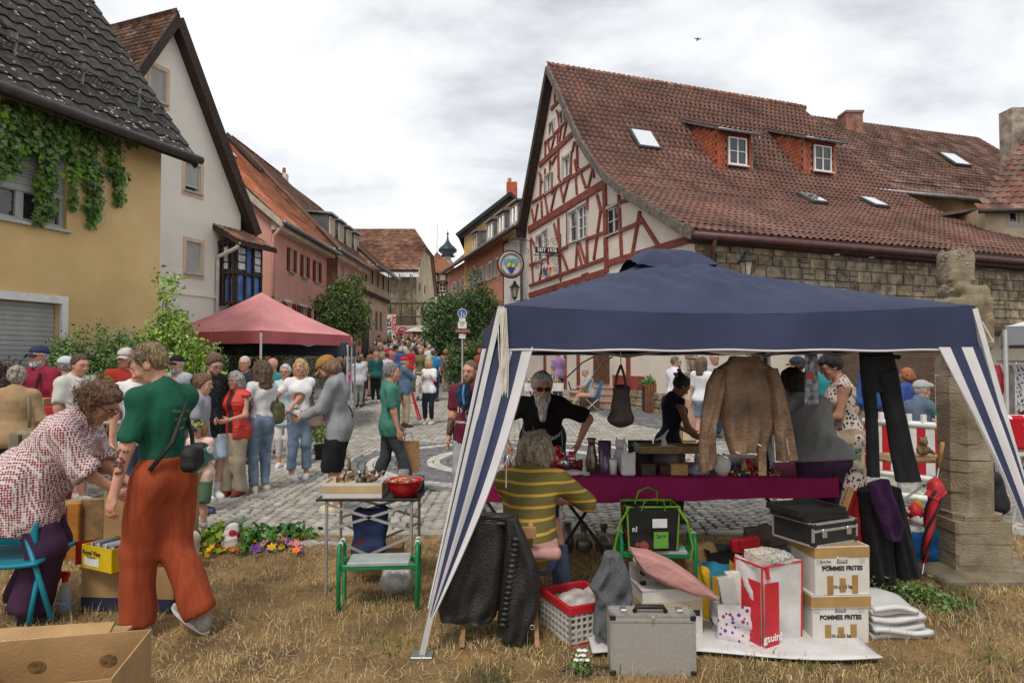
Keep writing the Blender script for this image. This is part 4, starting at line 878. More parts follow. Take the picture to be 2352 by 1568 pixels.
def red_dormer(px,py,px2,py2):
 s0,h0,z0,sl=on_roof(px,py);s1=on_roof(px2,py2)[0];w=s1-s0;H=1.42;d=link('dormer',None,tb)
 fd=Fr((ft.o+LD*s0+u_in*h0).to_2d(),LD,fl.n);PT=.46;dep=H/(sl-PT)
 A=fd.pt(0,z0);back=u_in*dep
 q=MB();q.prism([A+Vector((0,0,-.1)),A+Vector((0,0,H)),A+u_in*dep+Vector((0,0,H+PT*dep))],LD*w);part(d,'core',q,SHJ)
 ms=[];a=.16
 for r in range(int(H/a)+4):
  for c in range(int(dep/.17)+1):
   hh=(c+.5*(r%2))*.17;zz_=r*a
   if zz_+.1<sl*hh+.0 or zz_>H+PT*hh-.12:continue
   ms.append(basis(u_in,Vector((0,0,1)),-LD,A+u_in*(hh+.08)+Vector((0,0,zz_))-LD*.012))
 sg=MB().add([(-.078,.0,.016),(0,-.03,.02),(.078,0,.016),(.078,.17,.004),(-.078,.17,.004)],[(0,1,2,3,4)])
 pieces(d,'shingle',sg,ms,SHING)
 ms=[]
 fx0,fx1,fz0,fz1=.30*w,.86*w,.14,H-.22
 for r in range(int(H/a)+1):
  for c in range(int(w/.17)):
   x=(c+.5)*.17+.085*(r%2);zz_=r*a
   if x>w-.05 or(fx0-.1<x<fx1+.1 and zz_<fz1 and zz_+.1>0):continue
   ms.append(basis(LD,Vector((0,0,1)),fl.n,fd.pt(x,z0+zz_,.012)))
 pieces(d,'shingle',sg,ms,SHING)
 for x in(.03,w-.03):part(d,'corner_board',MB().beam(fd.pt(x,z0-.05,.02),fd.pt(x,z0+H,.02),.1,.06,fd.n),SHING)
 ww=Fr(fd.pt(0,0,.10).to_2d(),LD,fl.n);window(d,ww,(fx0,fx1,z0+fz0,z0+fz1),WHITE,2,2,.04,.06,WHITE,None)
 ov=.3;rr0=A-LD*.18-u_in*ov+Vector((0,0,H-PT*ov+.03))
 part(d,'dormer_roof',MB().prism([rr0,rr0+LD*(w+.36),rr0+LD*(w+.36)+u_in*(dep+ov)+Vector((0,0,PT*(dep+ov))),rr0+u_in*(dep+ov)+Vector((0,0,PT*(dep+ov)))],(0,0,.10)),mat((.12,.11,.10),.8,.3,6))
 ms=[]
 for r in range(int((dep+ov)/.3)):
  for c in range(int((w+.36)/.235)):ms.append(basis(LD,(u_in+Vector((0,0,PT))).normalized(),LD.cross(u_in+Vector((0,0,PT))).normalized(),rr0+LD*(c+.5)*.235+u_in*r*.3+Vector((0,0,.115+PT*r*.3))))
 pieces(d,'dormer_tile',tile_mesh(.235,.3,.024,6,.03),ms,RT_)
 gp_=[rr0-u_in*.06+LD*-.02+Vector((0,0,.02)),rr0-u_in*.06+LD*(w+.4)];part(d,'gutter',MB().tube(gp_,.055,8),ZINC,True)
 e=gp_[1];part(d,'rain_pipe',MB().tube([e-LD*.06,e-LD*.06+Vector((0,0,-.2)),fd.pt(w+.06,z0+H-.45,.02),fd.pt(w+.06,z0+.1,.02),fd.pt(w+.12,z0-.02,.06)],.04,6),ZINC,True)
red_dormer(1648,384,1722,392);red_dormer(1846,398,1916,406)
part(tb,'side_wall',MB().prism([fl.pt(0.02,-.2,-.02),fl.pt(TLEN,-.2,-.02),fl.pt(TLEN,-.2,-.35),fl.pt(0.02,-.2,-.35)],(0,0,EAVR[1])),mat((.30,.25,.18),.95,.25,5,bump=.5,bscale=30))
SANDB=mat((.31,.235,.145),.92,.45,4,bump=1,bscale=16,isl=.24,hue=(.44,.35,.24))
blk=MB().rbox((0,0,0),(1,.08,1),.03);ms=[];random.seed(11);z=2.45
while z<EAVR[1]-.35:
 hh=random.choice((.2,.24,.28,.33));s=random.uniform(-.1,.0)
 while s<TLEN-.1:
  w=random.uniform(.28,.72);n=2 if(hh>.27 and random.random()<.22)else 1
  for k_ in range(n):
   h1=hh/n;ms.append(basis(LD*(w-.035),fl.n*random.uniform(.9,1.5),Vector((random.gauss(0,.008),0,h1-.032)),fl.pt(s+w/2,z+h1*(k_+.5),.0)))
  s+=w
 z+=hh
pieces(tb,'stone_block',blk,ms,SANDB,300,'remaining_stone_blocks')
part(tb,'plaster_base',MB().prism([fl.pt(.02,-.2,.0),fl.pt(TLEN,-.2,.0),fl.pt(TLEN,-.2,.06),fl.pt(.02,-.2,.06)],(0,0,2.6)),PLAST_C)
def fld(px0,px1):return fl.s(px0),fl.s(px1)
a0,a1=fld(1925,2140);q=MB()
for j in range(9):q.beam(fl.pt(a0,.12+j*.25,.075),fl.pt(a1,.12+j*.25,.075),.235,.03,fl.n)
part(tb,'garage_door',q,mat((.10,.055,.035),.6,.2,5));part(tb,'garage_lintel',MB().beam(fl.pt(a0-.2,2.42,.1),fl.pt(a1+.2,2.42,.1),.22,.14,fl.n),COPPER)
part(tb,'canopy_roof',MB().prism([fl.pt(fl.s(2160),2.62,.02),fl.pt(TLEN,2.62,.02),fl.pt(TLEN,2.5,.9),fl.pt(fl.s(2160),2.5,.9)],(0,0,.12)),COPPER)
q=MB();a=fl.s(2150)
for i in range(5):
 for j in range(10):q.beam(fl.pt(a+i*.18,.2+j*.25,.1),fl.pt(a+i*.18+.2,.2+j*.25+.25,.1),.025,.02,fl.n);q.beam(fl.pt(a+i*.18+.2,.2+j*.25,.115),fl.pt(a+i*.18,.2+j*.25+.25,.115),.025,.02,fl.n)
part(tb,'trellis',q,mat((.3,.32,.3),.7,.2,5))
for px in(1912,1992):s=fl.s(px);part(tb,'spotlight',MB().lathe([(.02,.12),(.07,.1),(.085,0),(.06,-.02)],fl.pt(s,EAVR[1]-.55,.2),10,close=True),WHITE)
ds,dz=ft.sz(1372,850);part(tb,'entrance_door',MB().beam(ft.pt(ft.s(1383),0.85,.03),ft.pt(ft.s(1383),2.9,.03),1.15,.08,ft.n),mat((.12,.055,.03),.6,.3,6))
for px in(1445,1330,1283,1300,1253):part(tb,'timber_post',MB().beam(ft.pt(ft.s(px),.1,.03),ft.pt(ft.s(px),3.1,.03),.18,.08,ft.n),TIMB)
part(tb,'timber_sill',MB().beam(ft.pt(ft.s(1480),.95,.03),ft.pt(ft.s(1410),.95,.03),.4,.06,ft.n),mat((.25,.05,.04),.8,.3,3))
q=MB();random.seed(5)
for r in range(3):
 s=0.05
 while s<ft.s(1410)-.1:w=random.uniform(.25,.5);q.rbox(ft.pt(s+w/2,.12+r*.24,.03),(.10,w-.02,.22),.02,Matrix((ft.n,ft.u,Vector((0,0,1)))).transposed());s+=w
part(tb,'plinth_stones',q,SANDB,kind='stuff')
for j in range(14):part(tb,'quoin',MB().rbox(ft.pt(.2,.3+j*.3,.03),(.12,.45 if j%2 else .3,.28),.02,Matrix((ft.n,ft.u,Vector((0,0,1)))).transposed()),SANDB)
st=thing('entrance_steps','rounded pink granite entrance steps with iron handrails at the timber house','steps');sc_=ft.pt(ft.s(1390),0,0);GRAN=mat((.36,.255,.205),.8,.2,14,bump=.3,bscale=150)
for i,r in enumerate((1.95,1.55,1.15,.75)):
 m=MB();n=22;pts=[]
 for k in range(n+1):a=-pi/2+pi*k/n;pts.append(sc_+ft.n*(cos(a)*r)+ft.u*(sin(a)*(r+.35))+Vector((0,0,i*.19-.02)))
 m.prism(pts,(0,0,.155));pts2=[p+(p-sc_).normalized()*.03+Vector((0,0,.155))for p in pts];m.prism(pts2,(0,0,.045));part(st,'step',m,GRAN)
for e in(-1,1):
 s=.75*e;part(st,'handrail',MB().tube([sc_+ft.u*s+ft.n*.1+Vector((0,0,1.75)),sc_+ft.u*s*1.05+ft.n*.5+Vector((0,0,1.55)),sc_+ft.u*s*1.5+ft.n*1.15+Vector((0,0,.85)),sc_+ft.u*s*1.52+ft.n*1.15+Vector((0,0,.02))],.03,6),mat((.03,.03,.035),.5,.2,6),True)
IRON=mat((.02,.02,.022),.5,.2,8)
def curl(c,x,z,r,turns=1.4,n=18,sg=1):return[c+x*(cos(sg*2*pi*turns*k/n)*r*(1-k/n*.8))+z*(sin(sg*2*pi*turns*k/n)*r*(1-k/n*.8))for k in range(n+1)]
def iron_sign(px,py,kind):
 s,z=ft.sz(px,py)
 return s,z
zv=Vector((0,0,1))
s0=TGL-.55;z0=ft.sz(1215,560)[1];sg=thing('round_guild_sign','round stained glass style sign with yellow sun over blue water on iron bracket','sign',ft.pt(s0,z0));arm=1.25
cS=ft.pt(s0,P(1192,607,ft.pt(s0,0,.9).y).z,.95)
q=MB().tube([ft.pt(s0,z0+.1,.02),ft.pt(s0,z0+.15,arm)],.02,6)
for c,r in((ft.pt(s0,z0-.1,.35),.2),(ft.pt(s0,z0+.32,.5),.16),(ft.pt(s0,z0+.3,.9),.13),(ft.pt(s0,z0-.15,.75),.13),(ft.pt(s0,z0-.4,.2),.16)):q.tube(curl(c,ft.n,zv,r),.012,5)
part(sg,'iron_bracket',q,IRON)
nS=-ft.u;xS=-ft.n*-1;xS=Vector((0,0,1)).cross(nS)*1
if xS.dot(Vector((1,0,0)))<0:xS=-xS
def disc(c,x,z,r,n=28,a0=0,a1=2*pi):return[c+x*r*cos(a0+(a1-a0)*k/n)+z*r*sin(a0+(a1-a0)*k/n)for k in range(n)]
q=MB().prism(disc(cS,xS,zv,.62),nS*.03);part(sg,'sign_disc',q,mat((.62,.60,.55),.5,.1,6))
q=MB();c_=disc(cS,xS,zv,.60);q.tube(c_,.045,8,closed=True);part(sg,'rim',q,IRON)
q=MB().tube(disc(cS+nS*.035,xS,zv,.49),.055,6,closed=True);part(sg,'ring',q,mat((.36,.22,.20),.5,.15,8),True)
f=cS+nS*.04
part(sg,'triangle',MB().prism([f+xS*-.44+zv*.26,f+xS*.44+zv*.26,f+zv*-.52],nS*.012),mat((.20,.42,.50),.5,.1,8))
q=MB()
for k in range(11):a=radians(15+15*k);q.beam(f+nS*.016+xS*cos(a)*.2+zv*(sin(a)*.2-.12),f+nS*.016+xS*cos(a)*.4*(1 if abs(cos(a))<.9 else 1)+zv*min(.25,sin(a)*.42-.12),.008,.006,nS)
part(sg,'sun_rays',q,mat((.05,.12,.2),.6,0))
part(sg,'sun',MB().prism(disc(f+nS*.014+zv*-.12,xS,zv,.19,14,0,pi*1.08),nS*.008),mat((.80,.62,.03),.5,.05,8))
part(sg,'water',MB().prism([f+nS*.014+xS*-.20+zv*-.14,f+nS*.014+xS*.20+zv*-.14,f+nS*.014+zv*-.48],nS*.008),mat((.03,.06,.36),.5,.1,8))
part(sg,'serpent_staff',MB().tube([f+nS*.03+zv*-.3,f+nS*.03+zv*.16],.008,5).tube([f+nS*.03+xS*.05*sin(k*.9)+zv*(-.26+k*.035)for k in range(12)],.012,5),mat((.12,.1,.03),.5,0))
s2=ft.sz(1290,640)[0];z2=ft.sz(1290,577)[1];cg=thing('crest_sign','hanging iron sign with shield crest and black board reading SEIT 1978','sign',ft.pt(s2,z2));q=MB()
q.tube([ft.pt(s2,z2+.7,.04),ft.pt(s2,z2-1.3,.04)],.02,5);q.tube([ft.pt(s2,z2-.2,.04),ft.pt(s2,z2-.2,1.2)],.018,5)
for c,r in((ft.pt(s2,z2+.35,.3),.17),(ft.pt(s2,z2+.3,.65),.15),(ft.pt(s2,z2+.28,.95),.13),(ft.pt(s2,z2-.45,.25),.16),(ft.pt(s2,z2-.45,.95),.15),(ft.pt(s2,z2-.75,.3),.12),(ft.pt(s2,z2-1.15,.5),.12),(ft.pt(s2,z2-1.0,.85),.12),(ft.pt(s2,z2-.7,1.02),.1)):q.tube(curl(c,ft.n,zv,r),.011,5)
part(cg,'iron_bracket',q,IRON);bc=ft.pt(s2,z2,.62)
part(cg,'name_board',MB().beam(bc-ft.n*.48,bc+ft.n*.48,.24,.04,nS),IRON);text(cg,'SEIT 1978',.2,bc+nS*.025,xS,zv,mat((.75,.74,.68),.6,0),.004)
sc0=ft.pt(s2,z2-.8,.62)+nS*.01;sh_=[sc0+xS*-.2+zv*.22,sc0+xS*.2+zv*.22,sc0+xS*.2+zv*-.05,sc0+xS*.12+zv*-.2,sc0+zv*-.28,sc0+xS*-.12+zv*-.2,sc0+xS*-.2+zv*-.05]
part(cg,'shield',MB().prism(sh_,nS*.02),mat((.62,.60,.55),.5,.05,5));f=sc0+nS*.022
part(cg,'shield_quarter',MB().prism([f+xS*-.19+zv*.05,f+xS*0+zv*.05,f+xS*0+zv*-.26,f+xS*-.11+zv*-.19,f+xS*-.19+zv*-.05],nS*.006),mat((.03,.08,.3),.5,0))
part(cg,'shield_quarter',MB().prism([f+xS*.0+zv*.05,f+xS*.19+zv*.05,f+xS*.19+zv*-.05,f+xS*.11+zv*-.19,f+xS*.0+zv*-.26],nS*.006),mat((.55,.22,.04),.5,0))
for k in range(3):part(cg,'rake_point',MB().prism([f+xS*(-.19+k*.13)+zv*.05,f+xS*(-.125+k*.13)+zv*.19,f+xS*(-.06+k*.13)+zv*.05],nS*.007),mat((.4,.04,.03),.5,0))
part(cg,'wheel',MB().tube(disc(f+xS*.1+zv*-.06+nS*.01,xS,zv,.055,12),.009,5,closed=True),mat((.7,.6,.3),.5,0))
def lantern(o,nm,label,wallpt=None):
 t=thing(nm,label,'lamp',o);o=Vector(o);LB=mat((.02,.022,.022),.5,.2,8)
 part(t,'glass_body',MB().lathe([(.10,0),(.19,.42)],o,6,close=True),mat((.38,.34,.25),.25,.1,6,spec=.6))
 q=MB()
 for k in range(6):a=k*pi/3;q.cyl(o+Vector((.10*cos(a),.10*sin(a),0)),o+Vector((.195*cos(a),.195*sin(a),.43)),.013,n=5)
 q.lathe([(.24,.42),(.24,.45),(.12,.58),(.07,.62),(.07,.7),(.02,.74)],o,6,close=True);q.lathe([(.03,-.12),(.11,-.03),(.11,0)],o,6,close=True);part(t,'frame',q,LB)
 if wallpt is not None:part(t,'bracket',MB().tube([o+Vector((0,0,-.12)),o+Vector((0,0,-.2)),Vector(wallpt)+Vector((0,0,-.1))],.02,6).tube(curl(o*.5+Vector(wallpt)*.5+Vector((0,0,-.3)),(Vector(wallpt)-o).normalized(),zv,.13),.013,5),LB)
 return t
lp=ft.pt(TGL-.2,0,.65);lz=P(1170,682,lp.y).z;lantern((lp.x,lp.y,lz),'wall_lantern','black hexagonal wall lantern at the far corner of the timber house',ft.pt(TGL-.2,lz,.02))
lp=fl.pt(fl.s(1688),0,.5);lz=P(1688,640,lp.y).z;lantern((lp.x,lp.y,lz),'wall_lantern','wall lantern with pale cap on the stone wall above the navy canopy',fl.pt(fl.s(1688),lz,.05))
by=P(2010,430,27.5);bh=thing('brown_roof_house','tall ochre house with long brown tiled roof behind the timber house','house',(by.x,by.y,0));fbh=Fr((by.x-8,by.y-2.4),(1,.3));ez5=by.z;OCH=mat((.40,.29,.15),.9,.35,.9,bump=.3,bscale=40)
wall(bh,fbh,[(fbh.s(1975),ez5-.1),(22,ez5-.1)],[],OCH);BR5=mat((.15,.075,.055),.85,.35,1.2,isl=.35,hue=(.23,.12,.09));r5=P(1870,255,33.0)
roof(bh,fbh.pt(0,0,.5).to_2d(),fbh.u,-fbh.n,[(0,ez5-.25),(.9,ez5+.35),(6.4,r5 .z)],(.02,4,.03),.24,.32,BR5,300,lambda h:fbh.s(1985)*max(0,1-h/6.4)+9.2*min(1,h/6.4),lambda h:22)
gutter(bh,[fbh.pt(fbh.s(1985),ez5-.3,.56),fbh.pt(22,ez5-.3,.56)],.08,ZINC)
cp=P(1968,275,33);part(bh,'chimney',MB().box((cp.x,33.6,cp.z-.9),(1.15,1.0,1.2),taper=.82).box((cp.x,33.6,cp.z+.05),(.85,.8,.8)),mat((.27,.13,.09),.9,.3,4,bump=.4));part(bh,'chimney_cap',MB().box((cp.x,33.6,cp.z+.5),(.95,.9,.12)),mat((.2,.15,.12),.9,.2,5))
def plate5(px,py,w,l):
 sl=(r5 .z-ez5-.35)/5.5;nn=Vector((fbh.n.x*sl,fbh.n.y*sl,1)).normalized();up=(-fbh.n+Vector((0,0,sl))).normalized();p=plane_hit(px,py,fbh.pt(0,ez5+.35,-.4),nn)+nn*.1;R=Matrix((fbh.u,up,nn)).transposed()
 o=part(bh,'skylight',MB().rbox(p,(w+.16,l+.16,.12),.015,R),mat((.05,.05,.05),.5,.2,5));part(o,'pane',MB().box(p+nn*.065,(w,l,.012),R),SKYL)
plate5(2190,371,.9,1.15)
ch=thing('corner_house','beige house with brown hipped roof and stained chimney at right edge','house',(22,24,0));c5=P(2262,476,24.0);fch=Fr((c5 .x,24.0),(1,-.12),(0,-1));BEI=mat((.50,.40,.27),.9,.2,1,bump=.3,bscale=40)
hwn=pw(fch,2325,484,2348,512);wall(ch,fch,[(0,c5 .z),(9,c5 .z)],[hwn],BEI);window(ch,fch,hwn,WHITE,1,1,.1,.06,False,GREYW)
part(ch,'side_wall',MB().add([fch.pt(0,0),fch.pt(0,c5 .z),fch.pt(0,c5 .z,-8),fch.pt(0,0,-8)],[(0,1,2,3)]),BEI)
roof(ch,fch.pt(-.5,0,.5).to_2d(),fch.u,-fch.n,[(0,c5 .z-.2),(4.6,c5 .z+5.2)],(.02,4,.03),.3,.34,mat((.15,.075,.055),.85,.35,1.2,isl=.3),200,lambda h:h*1.15,lambda h:9)
gutter(ch,[fch.pt(-.5,c5 .z-.25,.55),fch.pt(9,c5 .z-.25,.55)],.07,mat((.05,.045,.04),.6,.2,5))
part(ch,'chimney',MB().rbox((PX(2350,27),27.2,P(2333,285,27).z-1.55),(.75,.75,4.4),.02),mat((.33,.27,.22),.9,.35,3,bump=.4))
yx=thing('yellow_annex','small ochre annex with low roof between the two brown roofed houses','house',(20,25,0));c6=P(2200,505,25.5);part(yx,'wall',MB().prism([(c6 .x-.6,25.5,0),(c6 .x+1.6,25.4,0),(c6 .x+1.6,28,0),(c6 .x-.6,28,0)],(0,0,c6 .z)),mat((.50,.34,.13),.9,.2,1));part(yx,'roof',MB().prism([(c6 .x-1.0,25.1,c6 .z+.05),(c6 .x+1.8,25.0,c6 .z+.5),(c6 .x+1.8,28,c6 .z+.5),(c6 .x-1.0,28,c6 .z+.05)],(0,0,.12)),BR5)
# ================================================================ trees, shrubs, vine
def leaf_cloud(name,blobs,n,size,m,parent,seed=0,clump=.12,shell=.75,droop=.2,aspect=.55,kind=None):
 """blobs = [(centre, radii)]; leaves gathered in clumps through the volume, denser near the surface"""
 r=np.random.default_rng(seed);vol=np.array([b[1][0]*b[1][1]*b[1][2]for b in blobs]);V=[]
 nc=max(8,n//26);ci=r.choice(len(blobs),nc,p=vol/vol.sum());d=r.normal(size=(nc,3));d/=np.linalg.norm(d,axis=1)[:,None]
 rad=np.where(r.random(nc)<shell,r.uniform(.72,1.06,nc),r.random(nc)**.5*.8);C=np.array([b[0]for b in blobs])[ci]+d*rad[:,None]*np.array([b[1]for b in blobs])[ci]
 k=r.integers(0,nc,n);p=C[k]+r.normal(size=(n,3))*clump;s=size*r.uniform(.6,1.35,n)
 a=r.normal(size=(n,3));a[:,2]-=droop*2;a/=np.linalg.norm(a,axis=1)[:,None];b=np.cross(a,r.normal(size=(n,3)));b/=np.linalg.norm(b,axis=1)[:,None];nr=np.cross(a,b)
 s_=s[:,None];Vv=np.stack([p,p+a*s_*.5+b*s_*aspect*.5+nr*s_*.08,p+a*s_,p+a*s_*.5-b*s_*aspect*.5+nr*s_*.08],1).reshape(-1,3)
 Q=(np.arange(n)*4)[:,None]+np.array([0,1,2,3]);return part(parent,name,np_mesh(name,Vv,Q,m),None,kind=kind)
BARK=mat((.10,.075,.05),.95,.3,10,bump=.8,bscale=30)
def leafm(c,c2):
 c=tuple(v*1.9 for v in c);c2=tuple(v*1.9 for v in c2);return mat(c,.55,.25,3.0,isl=.35,hue=c2,spec=.3)
def tree(name,label,base,h,blobs,n,size,m,r=.1,seed=0,cat='tree',clump=.14,limbs=5,group=None):
 t=thing(name,label,cat,base,group=group);base=Vector(base);rr=random.Random(seed);q=MB();top=base+Vector((0,0,h))
 q.tube([base+Vector((0,0,-.05)),base+Vector((rr.gauss(0,.05),rr.gauss(0,.05),h*.5)),top],[r,r*.75,r*.5],8)
 for k in range(limbs):
  c,rd=rr.choice(blobs);e=Vector(c)+Vector((rr.uniform(-.6,.6)*rd[0],rr.uniform(-.6,.6)*rd[1],rr.uniform(-.3,.6)*rd[2]));s=base.lerp(top,rr.uniform(.6,1));q.tube([s,s.lerp(e,.5)+Vector((0,0,.1)),e],[r*.45,r*.3,r*.1],6)
 part(t,'trunk',q,BARK,True);leaf_cloud('crown',blobs,n,size,m,t,seed,clump);return t
b=Vector((PX(790,25.5),25.5,gz(0,25.5)))
def bl(px,py,Y,rx,rz,ry=None):c=P(px,py,Y);return(c,(rx,ry or rx,rz))
tree('street_tree','round leafy green street tree in front of the pale pink house',b,1.3,[bl(785,715,25.5,.85,.95),bl(800,670,25.5,.55,.6),bl(770,740,25.5,.6,.6),bl(815,735,25.5,.6,.6),bl(752,705,25.5,.45,.5),bl(795,780,25.5,.45,.6),bl(832,700,25.5,.3,.35)],9000,.12,leafm((.045,.085,.02),(.085,.13,.03)),.11,1)
b=Vector((PX(1015,28),28,gz(0,28)))
tree('lilac_tree','broad bright green tree left of the pedestrian sign',b,1.3,[bl(1015,740,28,.75,1.0),bl(1045,705,28,.6,.65),bl(1005,780,28,.6,.7),bl(1050,770,28,.7,.8),bl(990,715,28,.4,.45)],8000,.12,leafm((.035,.085,.025),(.07,.13,.04)),.1,2)
b=Vector((PX(1092,26.5),26.5,gz(0,26.5)))
tree('pointed_tree','taller dark green tree with ragged top right of the pedestrian sign',b,2.0,[bl(1095,705,26.5,.65,.9),bl(1098,648,26.5,.28,.55),bl(1080,740,26.5,.6,.7),bl(1120,730,26.5,.5,.8),bl(1065,685,26.5,.35,.35)],8000,.11,leafm((.028,.06,.018),(.055,.10,.03)),.1,3)
def shrub(name,label,px,Y,blobs,n,size,m,seed,clump=.1,cat='shrub'):
 t=thing(name,label,cat,(PX(px,Y),Y,gz(0,Y)));q=MB();rr=random.Random(seed);b=Vector((PX(px,Y),Y,gz(0,Y)))
 for k in range(9):c,rd=rr.choice(blobs);q.tube([b+Vector((rr.gauss(0,.12),rr.gauss(0,.08),-.02)),Vector(c)+Vector((rr.gauss(0,.5)*rd[0],rr.gauss(0,.4)*rd[1],0))],[.02,.006],5)
 part(t,'stem',q,BARK);leaf_cloud('foliage',blobs,n,size,m,t,seed,clump);return t
shrub('low_shrub','low dark green shrub under the trees beside the street',1075,25,[bl(1050,830,25,.7,.5),bl(1100,815,25,.6,.6),bl(1075,850,25,.9,.5),bl(1125,840,25,.5,.5)],7000,.11,leafm((.03,.075,.02),(.06,.12,.03)),4)
shrub('garden_shrub','wide mid green shrub in front of the yellow house',210,9.6,[bl(150,860,9.6,.38,.45),bl(210,830,9.6,.5,.5),bl(275,845,9.6,.38,.5),bl(230,880,9.6,.65,.4),bl(300,890,9.6,.3,.4),bl(165,905,9.6,.5,.4),bl(130,810,9.6,.2,.2),bl(245,785,9.6,.2,.16)],16000,.055,leafm((.05,.10,.022),(.10,.16,.045)),5,.07)
shrub('tall_bright_shrub','tall yellow-green shrub at the corner of the yellow house',395,10.6,[bl(385,790,10.6,.35,.55),bl(420,840,10.6,.5,.45),bl(440,870,10.6,.42,.4),bl(372,720,10.6,.13,.4),bl(385,670,10.6,.1,.3),bl(460,815,10.6,.2,.16),bl(400,890,10.6,.5,.35)],13000,.075,leafm((.10,.19,.02),(.19,.28,.035)),6,.08)
shrub('clipped_hedge','clipped rounded dark green hedge behind the red canopy',530,14.8,[bl(530,845,14.8,.55,.55),bl(560,850,14.8,.5,.5),bl(500,850,14.8,.45,.45),bl(600,870,14.8,.6,.5),bl(660,865,14.8,.5,.5),bl(710,860,14.8,.45,.4)],15000,.05,leafm((.022,.045,.012),(.04,.075,.02)),7,.05)
shrub('red_shrub','reddish leaved low shrub at left edge behind the stall',12,9.2,[bl(10,890,9.2,.25,.3),bl(35,915,9.2,.22,.25)],2500,.05,leafm((.06,.03,.03),(.10,.06,.05)),8,.06)
shrub('vine_on_wall','climbing vine on the stone base of the pink house',632,22.2,[bl(628,740,22.4,.25,.9),bl(645,780,22.4,.3,.5)],2500,.1,leafm((.05,.10,.03),(.08,.14,.04)),9,.1)
hv=thing('hanging_vine','dense green vine hanging in strands below the eaves of the yellow house','vine',fy.pt(2,4.6));rv=np.random.default_rng(4);pts=[]
def strand(px,y0,y1,w0,w1,n):
 n=int(n*.5);w0*=.72;w1*=.7
 t=rv.random(n);x=px+rv.normal(0,1,n)*(w0+(w1-w0)*t);y=y0+(y1-y0)*t+rv.normal(0,4,n)
 for xx,yy in zip(x,y):s,z=fy.sz(xx,yy);d=abs(rv.normal(.04,.07))+.02;pts.append(fy.pt(s,z,d))
for a in((15,240,395,22,10,900),(45,240,350,26,15,900),(90,245,500,22,9,1500),(75,380,515,12,6,350),(130,260,350,25,12,900),(150,300,480,9,4,380),(185,280,400,14,11,700),(200,380,500,14,8,800),(195,470,515,6,3,90),(245,300,400,12,8,450),(258,390,470,8,4,350),(230,285,325,25,20,500),(160,250,290,60,60,900),(60,230,280,60,60,1300),(285,312,330,12,10,60),(-30,240,420,25,15,800)):strand(*a)
n=len(pts);p=np.array([list(v)for v in pts]);nrm=np.array(list(fy.n));a=rv.normal(size=(n,3))*.5+np.array([0,0,-1.1])+nrm*.35;a/=np.linalg.norm(a,axis=1)[:,None];b=np.cross(a,nrm+rv.normal(size=(n,3))*.45);b/=np.linalg.norm(b,axis=1)[:,None];s_=rv.uniform(.05,.12,n)[:,None];nr=np.cross(b,a)
V=np.stack([p,p+a*s_*.3+b*s_*.5+nr*s_*.1,p+a*s_,p+a*s_*.3-b*s_*.5+nr*s_*.1],1).reshape(-1,3);part(hv,'leaf_mass',np_mesh('leaf_mass',V,(np.arange(n)*4)[:,None]+np.arange(4),leafm((.045,.095,.02),(.10,.18,.035))),None,kind='stuff')
q=MB()
for px,y1 in((90,510),(195,530),(258,480),(150,490),(15,400)):
 q.tube([fy.pt(*fy.sz(px,245),.03),fy.pt(*fy.sz(px+8,(245+y1)/2),.04),fy.pt(*fy.sz(px+2,y1),.03)],.006,4)
part(hv,'vine_stem',q,BARK)
# ================================================================ canopies
NAVY=mat((.033,.042,.088),.75,.12,2.0,bump=.15,bscale=300,spec=.25);WHT_F=mat((.56,.54,.55),.8,.06,3);POLE=mat((.55,.54,.52),.4,.08,8,metal=.3)
nt_=thing('navy_canopy','large navy blue pop-up canopy with striped white leg covers over the stall','canopy',(1.25,5.2,0))
FL,FR_,BR_,BL_=Vector((-.07,3.9,1.95)),Vector((2.76,3.9,1.95)),Vector((2.62,6.7,1.95)),Vector((-.29,6.7,1.95));HUB=Vector((1.24,5.25,2.44))
def wr(x,y,s=1.0):
 "creases of the cloth: soft tension folds"
 return s*(.5*sin(x*9+2.2*sin(y*3.1))*sin(y*7+1.3*sin(x*2.4))+.32*sin(x*19+y*13+2*sin(y*5))+.18*sin(31*x-23*y+3*sin(x*6)))
def panel(a,b,hub,sag,cap=.86,nu=56,nv=44,seed=0.0):
 def f(u,v):
  v=v*cap;e=a.lerp(b,u);e.z-=.05*sin(pi*u);p=e.lerp(hub,v)
  k=sin(pi*u)*sin(pi*min(1,v*1.05)**.75);p.z+=sag*k
  p.z+=.055*(v*(1-v))*4*(4*u*(1-u))*wr(p.x*1.1+seed,p.y*.8,1.0)
  if v<.02:p.z-=.0
  r=abs(u-.5)*2;p.z-=.10*(v*(1-v))*r
  return p
 return MB().grid(f,nu,nv)
q=MB()
for i,(a,b,sg)in enumerate(((FL,FR_,.07),(FR_,BR_,.02),(BR_,BL_,.02),(BL_,FL,.06))):
 m=panel(a,b,HUB,sg,seed=i*3.3);q.add(m.v,m.f)
cn=part(nt_,'canopy_cloth',q,NAVY,True)
cv=MB();HC=HUB+Vector((0,0,.07));cs=[FL.lerp(HUB,.78),FR_.lerp(HUB,.78),BR_.lerp(HUB,.78),BL_.lerp(HUB,.78)]
for i in range(4):
 a,b=cs[i]+Vector((0,0,.02)),cs[(i+1)%4]+Vector((0,0,.02))
 def f(u,v,a=a,b=b):
  p=a.lerp(b,u).lerp(HC,v);p.z+=.08*sin(pi*u)*(1-v)**1.5*(1 if i==3 else-.35)+.05*sin(pi*v)+.012*wr(p.x*2,p.y*2);return p
 cv.grid(f,22,12)
part(nt_,'vent_cap',cv,NAVY,True)
